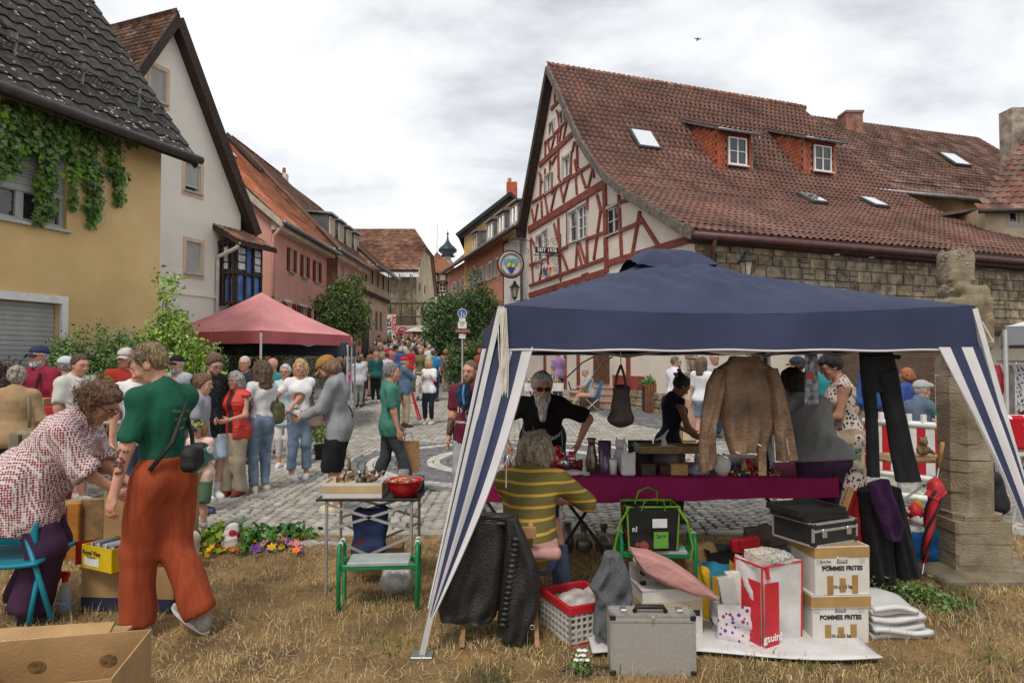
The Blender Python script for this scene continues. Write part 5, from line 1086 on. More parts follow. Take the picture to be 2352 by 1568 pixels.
def valance(a,b,h,nm='valance',sw=.025,ph=0):
 d=(b-a);out=Vector((d.y,-d.x,0)).normalized()
 f=lambda u,v:a.lerp(b,u)+Vector((0,0,-.05*sin(pi*u)*(1-v)))+out*(.012+sw*v*(.5*sin(u*9+ph)+.5*sin(u*23+ph*2))*sin(pi*u)+.02*v)+Vector((0,0,-h*v+.004*sin(u*30)))
 part(nt_,nm,MB().grid(f,50,8),NAVY,True)
 part(nt_,'piping',MB().tube([f(k/40,1)+Vector((0,0,-.004))for k in range(41)],.007,5),WHT_F)
valance(FL,FR_,.265,ph=1);valance(FR_,BR_,.265,ph=2);valance(BR_,BL_,.265,ph=3);valance(BL_,FL,.265,ph=4)
feet=[Vector((-.49,3.62,0)),Vector((3.0,3.55,0)),Vector((2.78,6.95,0)),Vector((-.36,6.95,0))];tops=[FL,FR_,BR_,BL_]
for i in range(4):
 L_=MB();d=(tops[i]-feet[i]);L_.beam(feet[i]+Vector((0,0,.02)),tops[i]-Vector((0,0,.02)),.032,.032,Vector((0,1,0)));lg=part(nt_,'leg',L_,POLE)
 part(lg,'foot_plate',MB().rbox(feet[i]+Vector((0,0,.012)),(.12,.1,.018),.004),mat((.25,.25,.25),.4,.1,8,metal=.7))
def truss(a,b,z0,z1,n=2):
 q=MB();
 for k in range(n):
  p,r=a.lerp(b,k/n),a.lerp(b,(k+1)/n)
  for za,zb in((z0,z1),(z1,z0)):q.beam(Vector((p.x,p.y,za)),Vector((r.x,r.y,zb)),.028,.014,Vector((b-a).cross(Vector((0,0,1)))))
  q.cyl(Vector(((p.x+r.x)/2,(p.y+r.y)/2,(z0+z1)/2))-(b-a).cross(Vector((0,0,1))).normalized()*.012,Vector(((p.x+r.x)/2,(p.y+r.y)/2,(z0+z1)/2))+(b-a).cross(Vector((0,0,1))).normalized()*.012,.012,n=6)
 part(nt_,'truss',q,mat((.45,.42,.36),.45,.1,8,metal=.4))
ins=[t.lerp(Vector((HUB.x,HUB.y,t.z)),.03)for t in tops]
for i in range(4):truss(ins[i],ins[(i+1)%4],1.88,1.66)
q=MB()
for t in tops:q.beam(t-Vector((0,0,.03)),HUB-Vector((0,0,.05)),.03,.02,Vector((0,0,1)))
q.cyl(HUB+Vector((0,0,-.25)),HUB+Vector((0,0,.02)),.025,n=8);part(nt_,'roof_rib',q,POLE)
def leg_cover(top_a,top_b,foot,n,first,bow=0.0,name='leg_cover',t_end=.93):
 cov=link(name,None,nt_);nv=14
 for k in range(n):
  def f(u,v,k=k):
   w=(k+u)/n;p=top_a.lerp(top_b,w);e=foot+(top_b-top_a)*(.012*(w-.5));vv=v*t_end;r=p.lerp(e,vv)
   r+=Vector((0,-1,0))*(.02*sin(pi*v)*sin(w*7))+(top_a-top_b).normalized()*(bow*sin(pi*v)*(w));return r
  part(cov,'stripe',MB().grid(f,4,nv),NAVY if(k+first)%2==0 else WHT_F,True)
 ed=[top_b.lerp(foot,v/nv*t_end)+(top_a-top_b).normalized()*(bow*sin(pi*v/nv))for v in range(nv+1)];part(cov,'piping',MB().tube(ed,.006,5),WHT_F)
zv_=1.70
leg_cover(Vector((FL.x-.035,3.87,zv_)),Vector((FL.x+.19,3.87,zv_)),feet[0]+Vector((.02,-.05,.12)),4,0,-.055)
leg_cover(Vector((FL.x-.04,3.88,zv_)),Vector((FL.x-.13,4.5,zv_)),feet[0]+Vector((0,.03,.12)),3,1,0)
leg_cover(Vector((FR_.x+.03,3.86,zv_)),Vector((FR_.x-.235,3.86,zv_)),feet[1]+Vector((0,-.02,.10)),4,0,.03)
leg_cover(Vector((BL_.x-.02,6.72,1.66)),Vector((BL_.x+.3,6.72,1.66)),feet[3]+Vector((0,0,.1)),4,0,0)
leg_cover(Vector((BR_.x+.03,6.72,1.66)),Vector((BR_.x-.25,6.72,1.66)),feet[2]+Vector((0,0,.1)),4,0,0)
ROPE=mat((.62,.58,.48),.9,.1,20)
q=MB();c=FL+Vector((-.01,-.06,-.02))
for k in range(5):x=k*.008;q.tube([c+Vector((x,0,.01)),c+Vector((x+.01*sin(k),-.012,-.18)),c+Vector((x+.012*cos(k),-.015,-.42-.1*(k%3))),c+Vector((x+.02,-.012,-.5-.1*(k%3))),c+Vector((x+.028,-.01,-.3)),c+Vector((x+.012,0,.0))],.0035,5)
q.tube([c+Vector((.03,-.01,-.3)),c+Vector((.05,-.01,-.7)),c+Vector((.045,-.01,-1.05))],.0035,5);part(nt_,'rope',q,ROPE)
q=MB();c=FR_+Vector((.03,-.03,-.1));q.tube([c,c+Vector((.05,-.02,-.12)),c+Vector((.1,.3,-.12)),c+Vector((.11,.3,-.3)),c+Vector((.07,.2,-.25)),c+Vector((.06,-.01,-.1))],.0035,5);part(nt_,'rope',q,ROPE)
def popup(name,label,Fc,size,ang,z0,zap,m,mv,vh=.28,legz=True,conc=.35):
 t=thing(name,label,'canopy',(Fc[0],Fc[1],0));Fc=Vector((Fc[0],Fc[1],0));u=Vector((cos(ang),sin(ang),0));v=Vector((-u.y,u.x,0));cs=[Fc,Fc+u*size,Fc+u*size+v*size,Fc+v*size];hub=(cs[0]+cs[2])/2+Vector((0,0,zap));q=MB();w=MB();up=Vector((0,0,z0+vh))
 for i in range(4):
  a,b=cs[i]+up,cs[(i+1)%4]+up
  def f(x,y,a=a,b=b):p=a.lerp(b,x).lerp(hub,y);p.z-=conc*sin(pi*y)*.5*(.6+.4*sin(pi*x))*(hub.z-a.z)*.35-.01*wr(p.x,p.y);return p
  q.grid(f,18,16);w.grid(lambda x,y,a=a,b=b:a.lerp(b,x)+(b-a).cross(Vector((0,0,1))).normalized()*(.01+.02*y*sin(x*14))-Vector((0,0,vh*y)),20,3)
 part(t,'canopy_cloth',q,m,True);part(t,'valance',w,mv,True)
 for c in cs:part(t,'leg',MB().cyl(c+(hub-c).normalized()*.02*0,c+up*.98,.025,n=8),POLE)
 tr=MB()
 cm=(cs[0]+cs[2])/2
 for i in range(4):a,b=cs[i].lerp(cm,.04),cs[(i+1)%4].lerp(cm,.04);mid=(a+b)/2;tr.beam(a+Vector((0,0,z0+.2)),mid+Vector((0,0,z0-.02)),.03,.015,(b-a).cross(Vector((0,0,1))));tr.beam(mid+Vector((0,0,z0-.02)),b+Vector((0,0,z0+.2)),.03,.015,(b-a).cross(Vector((0,0,1))))
 part(t,'truss',tr,POLE);return t
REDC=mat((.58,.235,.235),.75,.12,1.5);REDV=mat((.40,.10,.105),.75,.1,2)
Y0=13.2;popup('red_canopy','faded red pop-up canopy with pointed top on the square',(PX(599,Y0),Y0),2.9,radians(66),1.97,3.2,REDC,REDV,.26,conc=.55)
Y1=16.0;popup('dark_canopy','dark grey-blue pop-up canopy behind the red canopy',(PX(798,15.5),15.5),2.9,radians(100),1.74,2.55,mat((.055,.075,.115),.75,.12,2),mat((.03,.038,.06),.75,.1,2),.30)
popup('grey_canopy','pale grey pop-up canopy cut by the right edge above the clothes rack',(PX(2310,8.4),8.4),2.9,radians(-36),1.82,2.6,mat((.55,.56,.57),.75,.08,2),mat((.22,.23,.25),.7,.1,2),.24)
# ================================================================ people
def Rx(a):return Matrix.Rotation(radians(a),3,'X')
def Ry(a):return Matrix.Rotation(radians(a),3,'Y')
def Rz(a):return Matrix.Rotation(radians(a),3,'Z')
def ik(a,b,l1,l2,hint):
 a=Vector(a);b=Vector(b);d=b-a;L_=d.length;mx=(l1+l2)*.998
 if L_>mx:b=a+d*(mx/L_);d=b-a;L_=mx
 x=(l1*l1-l2*l2+L_*L_)/(2*max(L_,1e-4));hgt=sqrt(max(0,l1*l1-x*x));t=d.normalized();hn=Vector(hint);hn=(hn-t*hn.dot(t));hn=hn.normalized()if hn.length>1e-4 else t.orthogonal()
 return a+t*x+hn*hgt,b
SK={'fair':(.60,.36,.26),'tan':(.48,.26,.17),'red':(.58,.30,.21),'dark':(.26,.125,.07)}
def skinm(t):return mat(SK[t],.55,.10,14,spec=.35,hue=tuple(min(1,v*f)for v,f in zip(SK[t],(1.12,1.02,1.0))))
def cloth(c,var=.10,rough=.88,bump=.12):return mat(tuple(c),rough,var,5,bump=.42,bscale=20,spec=.2,stretch=(1,1,.6))
def hairm(c):return mat(tuple(c),.55,.5,70,bump=.9,bscale=130,stretch=(1,1,.16),spec=.45)
def cat_mesh(ms):
 V,Q,o=[],[],0
 for v,q in ms:
  if len(v):V.append(v);Q.append(q+o);o+=len(v)
 return np.concatenate(V),np.concatenate(Q)
PEOPLE=0
def person(label,loc,face,h=1.72,sex='m',b=1.0,belly=0.0,lean=0,roll=0,twist=0,hip=None,hipy=0.0,feet=None,hands=(None,None),hints=(None,None),head=(0,0),skin='fair',hair=None,top=None,bottom=None,shoes=(.05,.05,.05),socks=None,beard=None,cap=None,glasses=None,over=None,group=None,kneeh=(None,None),curl=.5,tilt=0,extra=None,lod=None,bust=None,name='person',shoulder=None):
 global PEOPLE
 PEOPLE+=1;seed=PEOPLE;t=thing(name,label,'person',loc,radians(face),group);k=h/1.75;Y=loc[1]
 vx=(.0125 if Y<5.2 else .021 if Y<10 else .028 if Y<15 else .038 if Y<22 else .05)if lod is None else lod
 f=sex=='f';shw=shoulder or(.146 if f else .166);z0=hip if hip is not None else .952
 Pl=Vector((0,hipy,z0));Rt=Rz(twist)@Rx(-lean)@Ry(roll);Rp=Rz(twist*.7)@Rx(-lean*.3);RpN=np.array(Rp)
 def T(x,y,z):return Pl+Rt@Vector((x,y,z))
 def Tp(x,y,z):return Pl+Rp@Vector((x,y,z))
 chw,wsw,hpw=(.128,.108,.152)if f else(.146,.130,.142);chw*=b;wsw*=b;hpw*=b;dp=.097*b
 S_=[T(-shw*(.6+.4*b),-.005,.462),T(shw*(.6+.4*b),-.005,.462)];nk=T(0,-.01,.535);Rh=Rz(head[0])@Rx(-head[1])@Ry(tilt)
 hc=nk+Rt@Vector((0,.012,.035))+Rh@Vector((0,.018,.108))
 def H(x,y,z):return hc+Rh@Vector((x,y,z))
 feet=feet or((-.09,.0,0,-8),(.09,.04,0,8));legs=[]
 for i,ft_ in enumerate(feet):
  sg=-1 if i==0 else 1;hp=Pl+Rz(twist*.5)@Vector((sg*.085*(.7+.3*b),0,-.03));yaw=ft_[3]if len(ft_)>3 else 0;an=Vector((ft_[0],ft_[1],ft_[2]+.085));fd=Rz(yaw)@Vector((0,1,0))
  kn,an=ik(hp,an,.4225,.4225,kneeh[i]or(Vector((sg*.15,1,.1))+fd*.5));legs.append((hp,kn,an,fd,ft_[4]if len(ft_)>4 else 0))
 arms=[]
 for i in range(2):
  sg=-1 if i==0 else 1;tg=hands[i]
  if tg is None:tg=S_[i]+Vector((sg*.075,.06,-.54))+Rt@Vector((0,.0,0))
  hint=hints[i]or(Vector((sg*.55,-1,-.2)))
  el,wr_=ik(S_[i],tg,.285,.255,Rz(twist)@Vector(hint));arms.append((S_[i],el,wr_))
 ar=(.047 if f else .052)*(.55+.45*b);fr_=.033*(.65+.35*b);wrr=.026
 def bb(pts,m):
  a=np.array([list(p)for p in pts]);return a.min(0)-m,a.max(0)+m
 allp=[p for l in legs for p in l[:3]]+[l[2]+Vector((0,0,-.1))for l in legs]+[p for a in arms for p in a]+[nk,hc,T(0,0,-.1),Pl]
 def torso(S,g,low=True):
  R=np.array(Rt);e=lambda x,y,z,r,kk=.05:S.ell(T(x,y,z),[v+g for v in r],kk,R)
  gl=g+(0 if g<=0 else-.008 if(top or{}).get('tuck')else .010);ep=lambda x,y,z,r,kk=.05:S.ell(Tp(x,y,z),[v+gl for v in r],kk,RpN)
  ep(0,-.012,.0,(hpw,dp*1.02,.15))
  if f:ep(-.07*b,-.035,-.03,(.08*b,.08*b,.10));ep(.07*b,-.035,-.03,(.08*b,.08*b,.10))
  e(0,.005+belly*.3,.15,(wsw+belly*.4,dp*.92+belly*.55,.17),.06);e(0,0,.34,(chw,dp*1.05,.17),.06)
  if belly:e(0,.05,.08,(wsw+belly*.4,dp+belly*.7,.15),.06)
  bs=bust if bust is not None else(.02 if f else 0)
  if bs:e(-.065,dp*.72,.35,(.06+bs,.05+bs,.06+bs));e(.065,dp*.72,.35,(.06+bs,.05+bs,.06+bs))
  S.cone(S_[0],S_[1],.050+g*.8,.050+g*.8,.07);S.cone(T(0,-.01,.42),T(0,-.015,.53),.10*b**.5+g,.058+g,.06)
  for q_ in S_:S.cone(T(0,-.012,.50),T(0,0,0).lerp(q_,1),.045+g*.7,.042+g*.7,.05)
 def arm(S,g,fr=2.0,i=None,g2=None):
  for j in((0,1)if i is None else(i,)):
   a,e_,w=arms[j];g2_=g if g2 is None else g2
   if fr<=1:S.cone(a,a.lerp(e_,fr),ar*1.02+g,ar*(1.02-.22*fr)+g2_,.045)
   else:S.cone(a,e_,ar*1.02+g,ar*.80+g,.045);S.cone(e_,e_.lerp(w,min(1,fr-1)),ar*.80+g,(ar*.8+(wrr-ar*.8)*min(1,fr-1))+g2_,.03)
 def leg(S,g,fr=2.0,flare=0.0):
  for hp,kn,an,fd,_ in legs:
   th=(.092 if f else .086)*(.5+.5*b)
   if fr<=1:S.cone(hp,hp.lerp(kn,fr),th+g,th*(1-.36*fr)+g+flare,.05)
   else:S.cone(hp,kn,th+g,th*.64+g+flare*.4,.05);S.cone(kn,kn.lerp(an,min(1,fr-1)),th*.64+g+flare*.4,th*.64+(.042-th*.64)*min(1,fr-1)+g+flare,.03)
   if fr>1.4:c=kn.lerp(an,.32)-fd*.012;S.ell(c,(.048*b+g,.052*b+g,.12),.03)
 def put_(nm,meshes,m,parent=t,smooth=True):
  V,Q=cat_mesh(meshes)
  o=link(nm,np_mesh(nm,V*k,Q,m,smooth),parent,True);return o
 lo,hi=bb(allp,.24);S=SDF(lo,hi,vx*1.12);torso(S,-.016);arm(S,0);leg(S,-.004)
 S.cone(nk-Vector((0,0,.03)),H(0,-.015,-.05),.052 if f else .06,.048 if f else .056,.03)
 for hp,kn,an,fd,_ in legs:S.cone(an+Vector((0,0,-.035)),an+fd*.1+Vector((0,0,-.055)),.036,.028,.03)
 body=[S.mesh()]
 hv=min(vx,.0092 if Y<6 else .0135 if Y<10 else .018 if Y<15 else .028)
 S=SDF(np.array(hc)-.17,np.array(hc)+.17,hv);R=np.array(Rh);el=lambda x,y,z,r,kk=.02,mode='add':S.ell(H(x,y,z),r,kk,R,mode)
 hd=.97 if f else 1.0;jw=.054 if f else .06
 el(0,-.012,.028,(.076*hd,.096*hd,.098*hd));el(0,.030,-.045,(jw,.062,.072),.03);el(0,.07,-.098,(.024,.02,.02),.025);el(0,.045,.02,(.066,.048,.06),.03)
 S.cone(H(0,.088,.018),H(0,.112,-.020),.009,.015,.012);el(-.012,.1,-.024,(.010,.012,.009),.008);el(.012,.1,-.024,(.010,.012,.009),.008)
 for sg in(-1,1):el(sg*.076*hd,-.008,-.005,(.010,.024,.033),.008);el(sg*.045,.062,-.03,(.024,.02,.022),.02);el(sg*.031,.104,.012,(.016,.012,.010),.0,'sub')
 S.cone(H(-.03,.084,.034),H(.03,.084,.034),.011,.011,.014);S.cone(H(-.018,.09,-.062),H(.018,.09,-.062),.009,.009,.008)
 S.cone(nk+Vector((0,0,.0)),H(0,-.012,-.05),.05 if f else .058,.047 if f else .055,.02);body.append(S.mesh())
 if Y<14:
  for i,(a,e_,w)in enumerate(arms):
   d=(w-e_).normalized();sg=-1 if i==0 else 1;ins=Rz(twist)@Vector((-sg,0,0));ins=(ins-d*ins.dot(d));ins=ins.normalized()if ins.length>.2 else d.orthogonal().normalized();sd=d.cross(ins)
   if sd.dot(Rz(twist)@Vector((0,1,.6)))<0:sd=-sd
   S=SDF(np.array(w+d*.07)-.14,np.array(w+d*.07)+.14,.0072 if Y<6 else .0105);c=w+d*.045;S.cone(w-d*.03,w+d*.03,.025,.026,.015)
   S.ell(c+d*.012,(.040,.017,.048),.012,np.array([list(sd),list(ins),list(d)]).T)
   for j,ln in enumerate((.070,.078,.073,.058)):
    st_=c+d*.042+sd*(.028-j*.0185);cu=curl*(.8+.12*j);d1=(d*cos(cu*.7)+ins*sin(cu*.7));d2=(d*cos(cu*1.7)+ins*sin(cu*1.7));m1=st_+d1*ln*.52;S.cone(st_-d*.01,m1,.0095,.0085,.004);S.cone(m1,m1+d2*ln*.5,.0085,.0065,.003)
   th=c-d*.012+sd*.030;td=(d*.62+sd*.62+ins*.45).normalized();S.cone(th,th+td*.035,.0125,.0105,.008);S.cone(th+td*.035,th+td*.033+(td+d*.5+ins*.4).normalized()*.032,.0105,.0075,.003);body.append(S.mesh())
 o_body=put_('body',body,skinm(skin))
 sg_face=(Rz(face)@Rh@Vector((0,1,0))).dot((Vector((0,0,0))-Vector((loc[0],loc[1],0))).normalized())
 if Y<16 and sg_face>-.3:
  q=MB();q2=MB()
  for sg in(-1,1):
   ey=link('eye',MB().ball(H(sg*.031,.0885,.010)*k,(.0125*k,.008*k,.0068*k),8,6,0,Rh).mesh('eye',mat((.62,.58,.55),.3,0),True),t,True);link('iris',MB().ball(H(sg*.031,.0955,.010)*k,(.0055*k,.003*k,.0058*k),8,5,0,Rh).mesh('iris',mat((.05,.04,.035),.2,0),True),ey,True)
  q=MB();hcol=(hair or{}).get('c',(.1,.07,.05))
  for sg in(-1,1):link('eyebrow',MB().tube([H(sg*.012,.099,.031)*k,H(sg*.032,.1005,.037)*k,H(sg*.052,.084,.030)*k],[.0045*k,.005*k,.003*k],6).mesh('eyebrow',hairm(tuple(v*.7 for v in hcol)),True),t,True)
  q=MB().tube([H(-.024,.088,-.064)*k,H(0,.0985,-.061)*k,H(.024,.088,-.064)*k],[.003*k,.0058*k,.003*k],6);link('lips',q.mesh('lips',mat((.40,.15,.13)if f else(.38,.18,.15),.5,.1,20),True),t,True)
 if glasses:
  q=MB();q2=MB()
  for sg in(-1,1):
   c=H(sg*.034,.113,.010);pts=[c+Rh@Vector((cos(a)*.026,-abs(cos(a))*.004-sg*cos(a)*.006,sin(a)*.019))for a in np.linspace(0,2*pi,13)[:-1]]
   q.tube([p*k for p in pts],.0026*k,5,closed=True);q.tube([H(sg*.06,.104,.014)*k,H(sg*.082,.04,.014)*k,H(sg*.083,-.01,.012)*k],.0025*k,5)
   if glasses=='sun':link('dark_lens',MB().prism([p*k for p in pts],(Rh@Vector((0,-.003,0)))*k).mesh('dark_lens',mat((.012,.01,.01),.1,0,spec=.7)),t,True)
  q.tube([H(-.01,.113,.014)*k,H(.01,.113,.014)*k],.0026*k,5);link('glasses_frame',q.mesh('glasses_frame',mat((.03,.025,.025),.3,0),False),t,True)
 if hair:
  st_=hair.get('s','short');g=hair.get('g',.012);S=SDF(np.array(hc)-.40,np.array(hc)+.24,max(hv,.0105 if Y<6 else .0135));el(0,-.016,.034,(.078*hd+g,.099*hd+g,.099*hd+g));ln=hair.get('l',.1)
  if st_ in('bob','long'):
   el(0,-.045,-.02,(.088+g,.078+g,.11+g),.03)
   for sg in(-1,1):S.cone(H(sg*.072,.0,.02),H(sg*.075,-.01,.02-ln),.030+g*.6,.026+g*.4,.03)
   S.cone(H(0,-.065,.0),H(0,-.085,-.0)+Vector((0,0,-ln))+Rt@Vector((0,-.02,0)),.07+g*.5,.06+g*.4,.04,flat=(Rh@Vector((1,0,0)),1.35))
  if st_=='bun':el(0,-.085,.09,(.05,.05,.05),.01)
  if st_=='pony':S.cone(H(0,-.10,.05),H(0,-.15,-.10),.035,.022,.02)
  if st_ in('short','bun','pony','messy','flat'):
   S.cut(H(0,.052,.048),Rh@Vector((0,.82,-.57)));S.cut(H(0,-.04,-.055),Rh@Vector((0,.15,-1)))
   for sg in(-1,1):el(sg*.1,.02,-.025,(.03,.035,.035),0,'sub')
  else:
   S.box(H(0,.125,-.06),(.060,.075,.125),.045,0,R,'sub')
  if st_=='fringe' or hair.get('fringe'):el(0,.07,.075,(.06,.035,.035),.02)
  if cap:S.cut(H(0,0,.055),Rh@Vector((0,-.12,1)))
  amp=.008 if st_=='messy' else hair.get('a',.005);S.wrinkle(amp,130 if st_=='messy' else 110,seed,(1,1,.35 if st_!='messy' else .8));put_('hair',[S.mesh()],hair.get('m')or hairm(hair['c']))
 if beard:
  S=SDF(np.array(hc)-.30,np.array(hc)+.2,max(hv,.009));bl_=beard.get('l',.02);gb=beard.get('g',.005)
  el(0,.032,-.062,(jw+gb,.062+gb,.062+gb));el(0,.075,-.1,(.03+gb,.025+gb,.024+gb),.02);S.cone(H(-.025,.098,-.048),H(.025,.098,-.048),.011,.011,.01)
  if bl_>.05:S.cone(H(0,.07,-.09),H(0,.075,-.09-bl_),.058,.028,.03)
  el(0,.105,-.064,(.018,.018,.005),0,'sub');S.cut(H(0,.0,-.028),Rh@Vector((0,.30,1)));S.wrinkle(.004,120,seed,(1,1,.3));put_('beard',[S.mesh()],hairm(beard['c']))
 if cap:
  S=SDF(np.array(hc)-.25,np.array(hc)+.25,max(hv,.009));cy=cap.get('yaw',0);Rc=Rh@Rz(cy);S.ell(H(0,-.012,.045),(.102,.122,.102),0,np.array(Rc));S.cut(H(0,0,.045),Rh@Vector((0,.12,-1)))
  br=[S.mesh()];m2=cap.get('m')or cloth(cap['c']);put_('cap',br,m2)
  if cap.get('s','base')=='base':
   fn=lambda u,v:(hc+Rc@Vector(((u-.5)*(.15-.03*v),.085+.085*v*(1-(2*u-1)**2*.55),.048-.018*v-.03*(2*u-1)**2)))*k
   mb=MB().grid(fn,10,6,thick=.004);link('cap_peak',mb.mesh('cap_peak',cloth(cap['c2'])if 'c2' in cap else m2,True),t,True)
  else:
   S=SDF(np.array(hc)-.25,np.array(hc)+.25,max(hv,.009));S.ell(H(0,.03,.07),(.10,.13,.05),.02,np.array(Rc));put_('flat_cap_top',[S.mesh()],m2)
 if bottom:
  ty=bottom.get('t','pants');g=bottom.get('g',.012);m=bottom.get('m')or cloth(bottom['c']);fl_=bottom.get('flare',.0);R=np.array(Rt)
  lo,hi=bb([p for l in legs for p in l[:3]]+[Pl,T(0,0,.15)],.26+fl_);S=SDF(lo,hi,vx)
  S.ell(Tp(0,-.012,.0),(hpw+g,dp*1.02+g,.15),.05,RpN);S.ell(Tp(0,0,.09),(wsw+.012+g+belly*.3,dp*.95+g+belly*.4,.10),.05,RpN)
  if f:S.ell(Tp(-.07*b,-.035,-.03),(.08*b+g,.08*b+g,.10+g),.05,RpN);S.ell(Tp(.07*b,-.035,-.03),(.08*b+g,.08*b+g,.10+g),.05,RpN)
  wrk=lambda:S.wrinkle(bottom.get('w',.008),bottom.get('wf',26),seed+50,(1,1,.55)if not bottom.get('wv')else(1,1,.12))
  if ty=='skirt':
   ln=bottom.get('len',.5);kn=(legs[0][1]+legs[1][1])/2;dirn=Vector((0,0,-1))if hip is None else(kn-Pl).normalized();S.cone(Pl,Pl+dirn*ln,hpw*.8+g,hpw*.9+g+fl_,.04,flat=(Vector((0,1,0)),.85));leg(S,g+.012,min(1.9,ln/.43));wrk();S.cut(Pl+dirn*ln,dirn)
  else:
   fr=bottom.get('fr',1.95);leg(S,g,fr,fl_);wrk()
   for hp,kn,an,fd,_ in legs:
    e_=hp.lerp(kn,fr)if fr<=1 else kn.lerp(an,fr-1);d=((kn-hp)if fr<=1 else(an-kn)).normalized();S.cone(e_+d*(.11+fl_),e_+d*.2,.10+fl_,.1+fl_,0,mode='sub')if fr<1.8 else S.cone(e_+d*(.075+fl_),e_+d*.16,.075+fl_,.08+fl_,0,mode='sub')
  tk=(top or{}).get('tuck');S.cut(Tp(0,0,.11 if tk else min(.12,(top or{}).get('hem',-.13)+(.11 if lean>20 else .05))),Rp@Vector((0,0,1)));put_({'skirt':'skirt'}.get(ty,'trousers' if bottom.get('fr',1.95)>1.2 else 'shorts'),[S.mesh()],m)
 if top:
  for tp,nm in((top,top.get('n','shirt')),(over,(over or{}).get('n','waistcoat'))):
   if not tp:continue
   g=tp.get('g',.014);m=tp.get('m')or cloth(tp['c']);sl=tp.get('sleeve',.6);hem=tp.get('hem',-.13);lo,hi=bb([p for a in arms for p in a]+[nk,T(0,0,hem-.1),Pl],.24);S=SDF(lo,hi,vx);torso(S,g)
   if hem<-.12:S.cone(Tp(0,.0,.03),Tp(0,-.005,hem-.06),hpw*.84+g,hpw*.88+g+tp.get('flare',0),.05,flat=(Rp@Vector((0,1,0)),.74+(.22 if belly else 0)))
   if hem<-.04 and not tp.get('tuck')and(hip is None or hip>.8):leg(S,g+(.004 if lean<20 else .018),min(.5,max(.12,(-hem-.02)/.42)))
   if sl>0:
    arm(S,g*.9+.002,sl,None,g*.9+tp.get('sf',.006))
    for a,e_,w in arms:
     p_=a.lerp(e_,sl)if sl<=1 else e_.lerp(w,min(1,sl-1));d=((e_-a)if sl<=1 else(w-e_)).normalized();r_=(ar*(1.02-.22*min(1,sl))if sl<=1 else ar*.75)+g+.02;S.cone(p_+d*r_,p_+d*(r_+.05),r_,r_,0,mode='sub')
   else:
    for a,e_,w in arms:d=(e_-a).normalized();S.ell(a+d*.055,(.062,.075,.075),0,mode='sub')
   S.wrinkle(tp.get('w',.0075),tp.get('wf',26),seed+9,(1,1,.8))
   S.ell(nk+Rt@Vector((0,.035+tp.get('v',0)*.3,.035-tp.get('v',0)*.2)),(.066+tp.get('v',0)*.15,.07,.05+tp.get('v',0)),0,np.array(Rt),'sub')if not tp.get('high')else S.cone(nk-Vector((0,0,.02)),nk+Rt@Vector((0,.015,.05)),.078,.072,.02)
   if tp.get('open'):S.box(T(0,.2,.2),(.035,.2,.45),.01,0,np.array(Rt),'sub')
   S.cut(Tp(0,0,.05 if tp.get('tuck')else hem),Rp@Vector((0,0,-1)));put_(nm,[S.mesh()],m)
 if shoes:
  ms=[]
  for hp,kn,an,fd,pit in legs:
   S=SDF(np.array(an)-.22,np.array(an)+np.array((.22,.22,.12)),max(vx,.013)if Y<8 else .02);up=Vector((0,0,1));sd=fd.cross(up);fp_=Vector(fd)
   if pit:q_=Quaternion(sd,radians(-pit));fp_=q_@fd;up=q_@up
   c=an-up*.045;S.cone(c-fp_*.045-up*.008,c+fp_*.14-up*.012,.040,.034,.03);S.cone(c+up*.03-fp_*.02,c+fp_*.06+up*.0,.044,.036,.03);S.cone(c+fp_*.05+up*.0,c+fp_*.15-up*.014,.036,.032,.02);S.cut(an-up*.083,-up);sm=shoes if not isinstance(shoes,tuple)else mat(shoes,.6,.15,20,bump=.2,bscale=200);put_('shoe',[S.mesh()],sm)
  if Y<12:
   for hp,kn,an,fd,pit in legs:
    up=Vector((0,0,1));sd=fd.cross(up);fp_=Vector(fd)
    if pit:q_=Quaternion(sd,radians(-pit));fp_=q_@fd;up=q_@up
    c=an-up*.076+fp_*.05;pts=[]
    for a_ in np.linspace(0,2*pi,17)[:-1]:pts.append((c+fp_*cos(a_)*.145+sd*sin(a_)*(.046+.006*cos(a_))-up*.009)*k)
    link('shoe_sole',MB().prism(pts,up*.022*k).mesh('shoe_sole',mat((.6,.59,.56),.7,.1,20)if sum(shoes[:3]if isinstance(shoes,tuple)else(1,1,1))>.6 else mat((.04,.04,.04),.7,.1,10)),t,True)
  if socks:
   for hp,kn,an,fd,_ in legs:d=(kn-an).normalized();link('sock',MB().tube([(an-d*.02)*k,(an+d*.06)*k,(an+d*.11)*k],[.045*k,.043*k,.046*k],12).mesh('sock',cloth(socks),True),t,True)
 t['_k']=k;info=dict(t=t,k=k,T=lambda x,y,z:T(x,y,z)*k,H=lambda x,y,z:H(x,y,z)*k,S=[p*k for p in S_],arms=[[p*k for p in a]for a in arms],legs=legs,Rt=Rt,Rh=Rh,face=face,loc=Vector(loc),dp=dp*k,hpw=hpw*k)
 del t['_k'];return info
def wpt(pi_,p):return pi_['loc']+Rz(pi_['face'])@Vector(p)
from mathutils.bvhtree import BVHTree
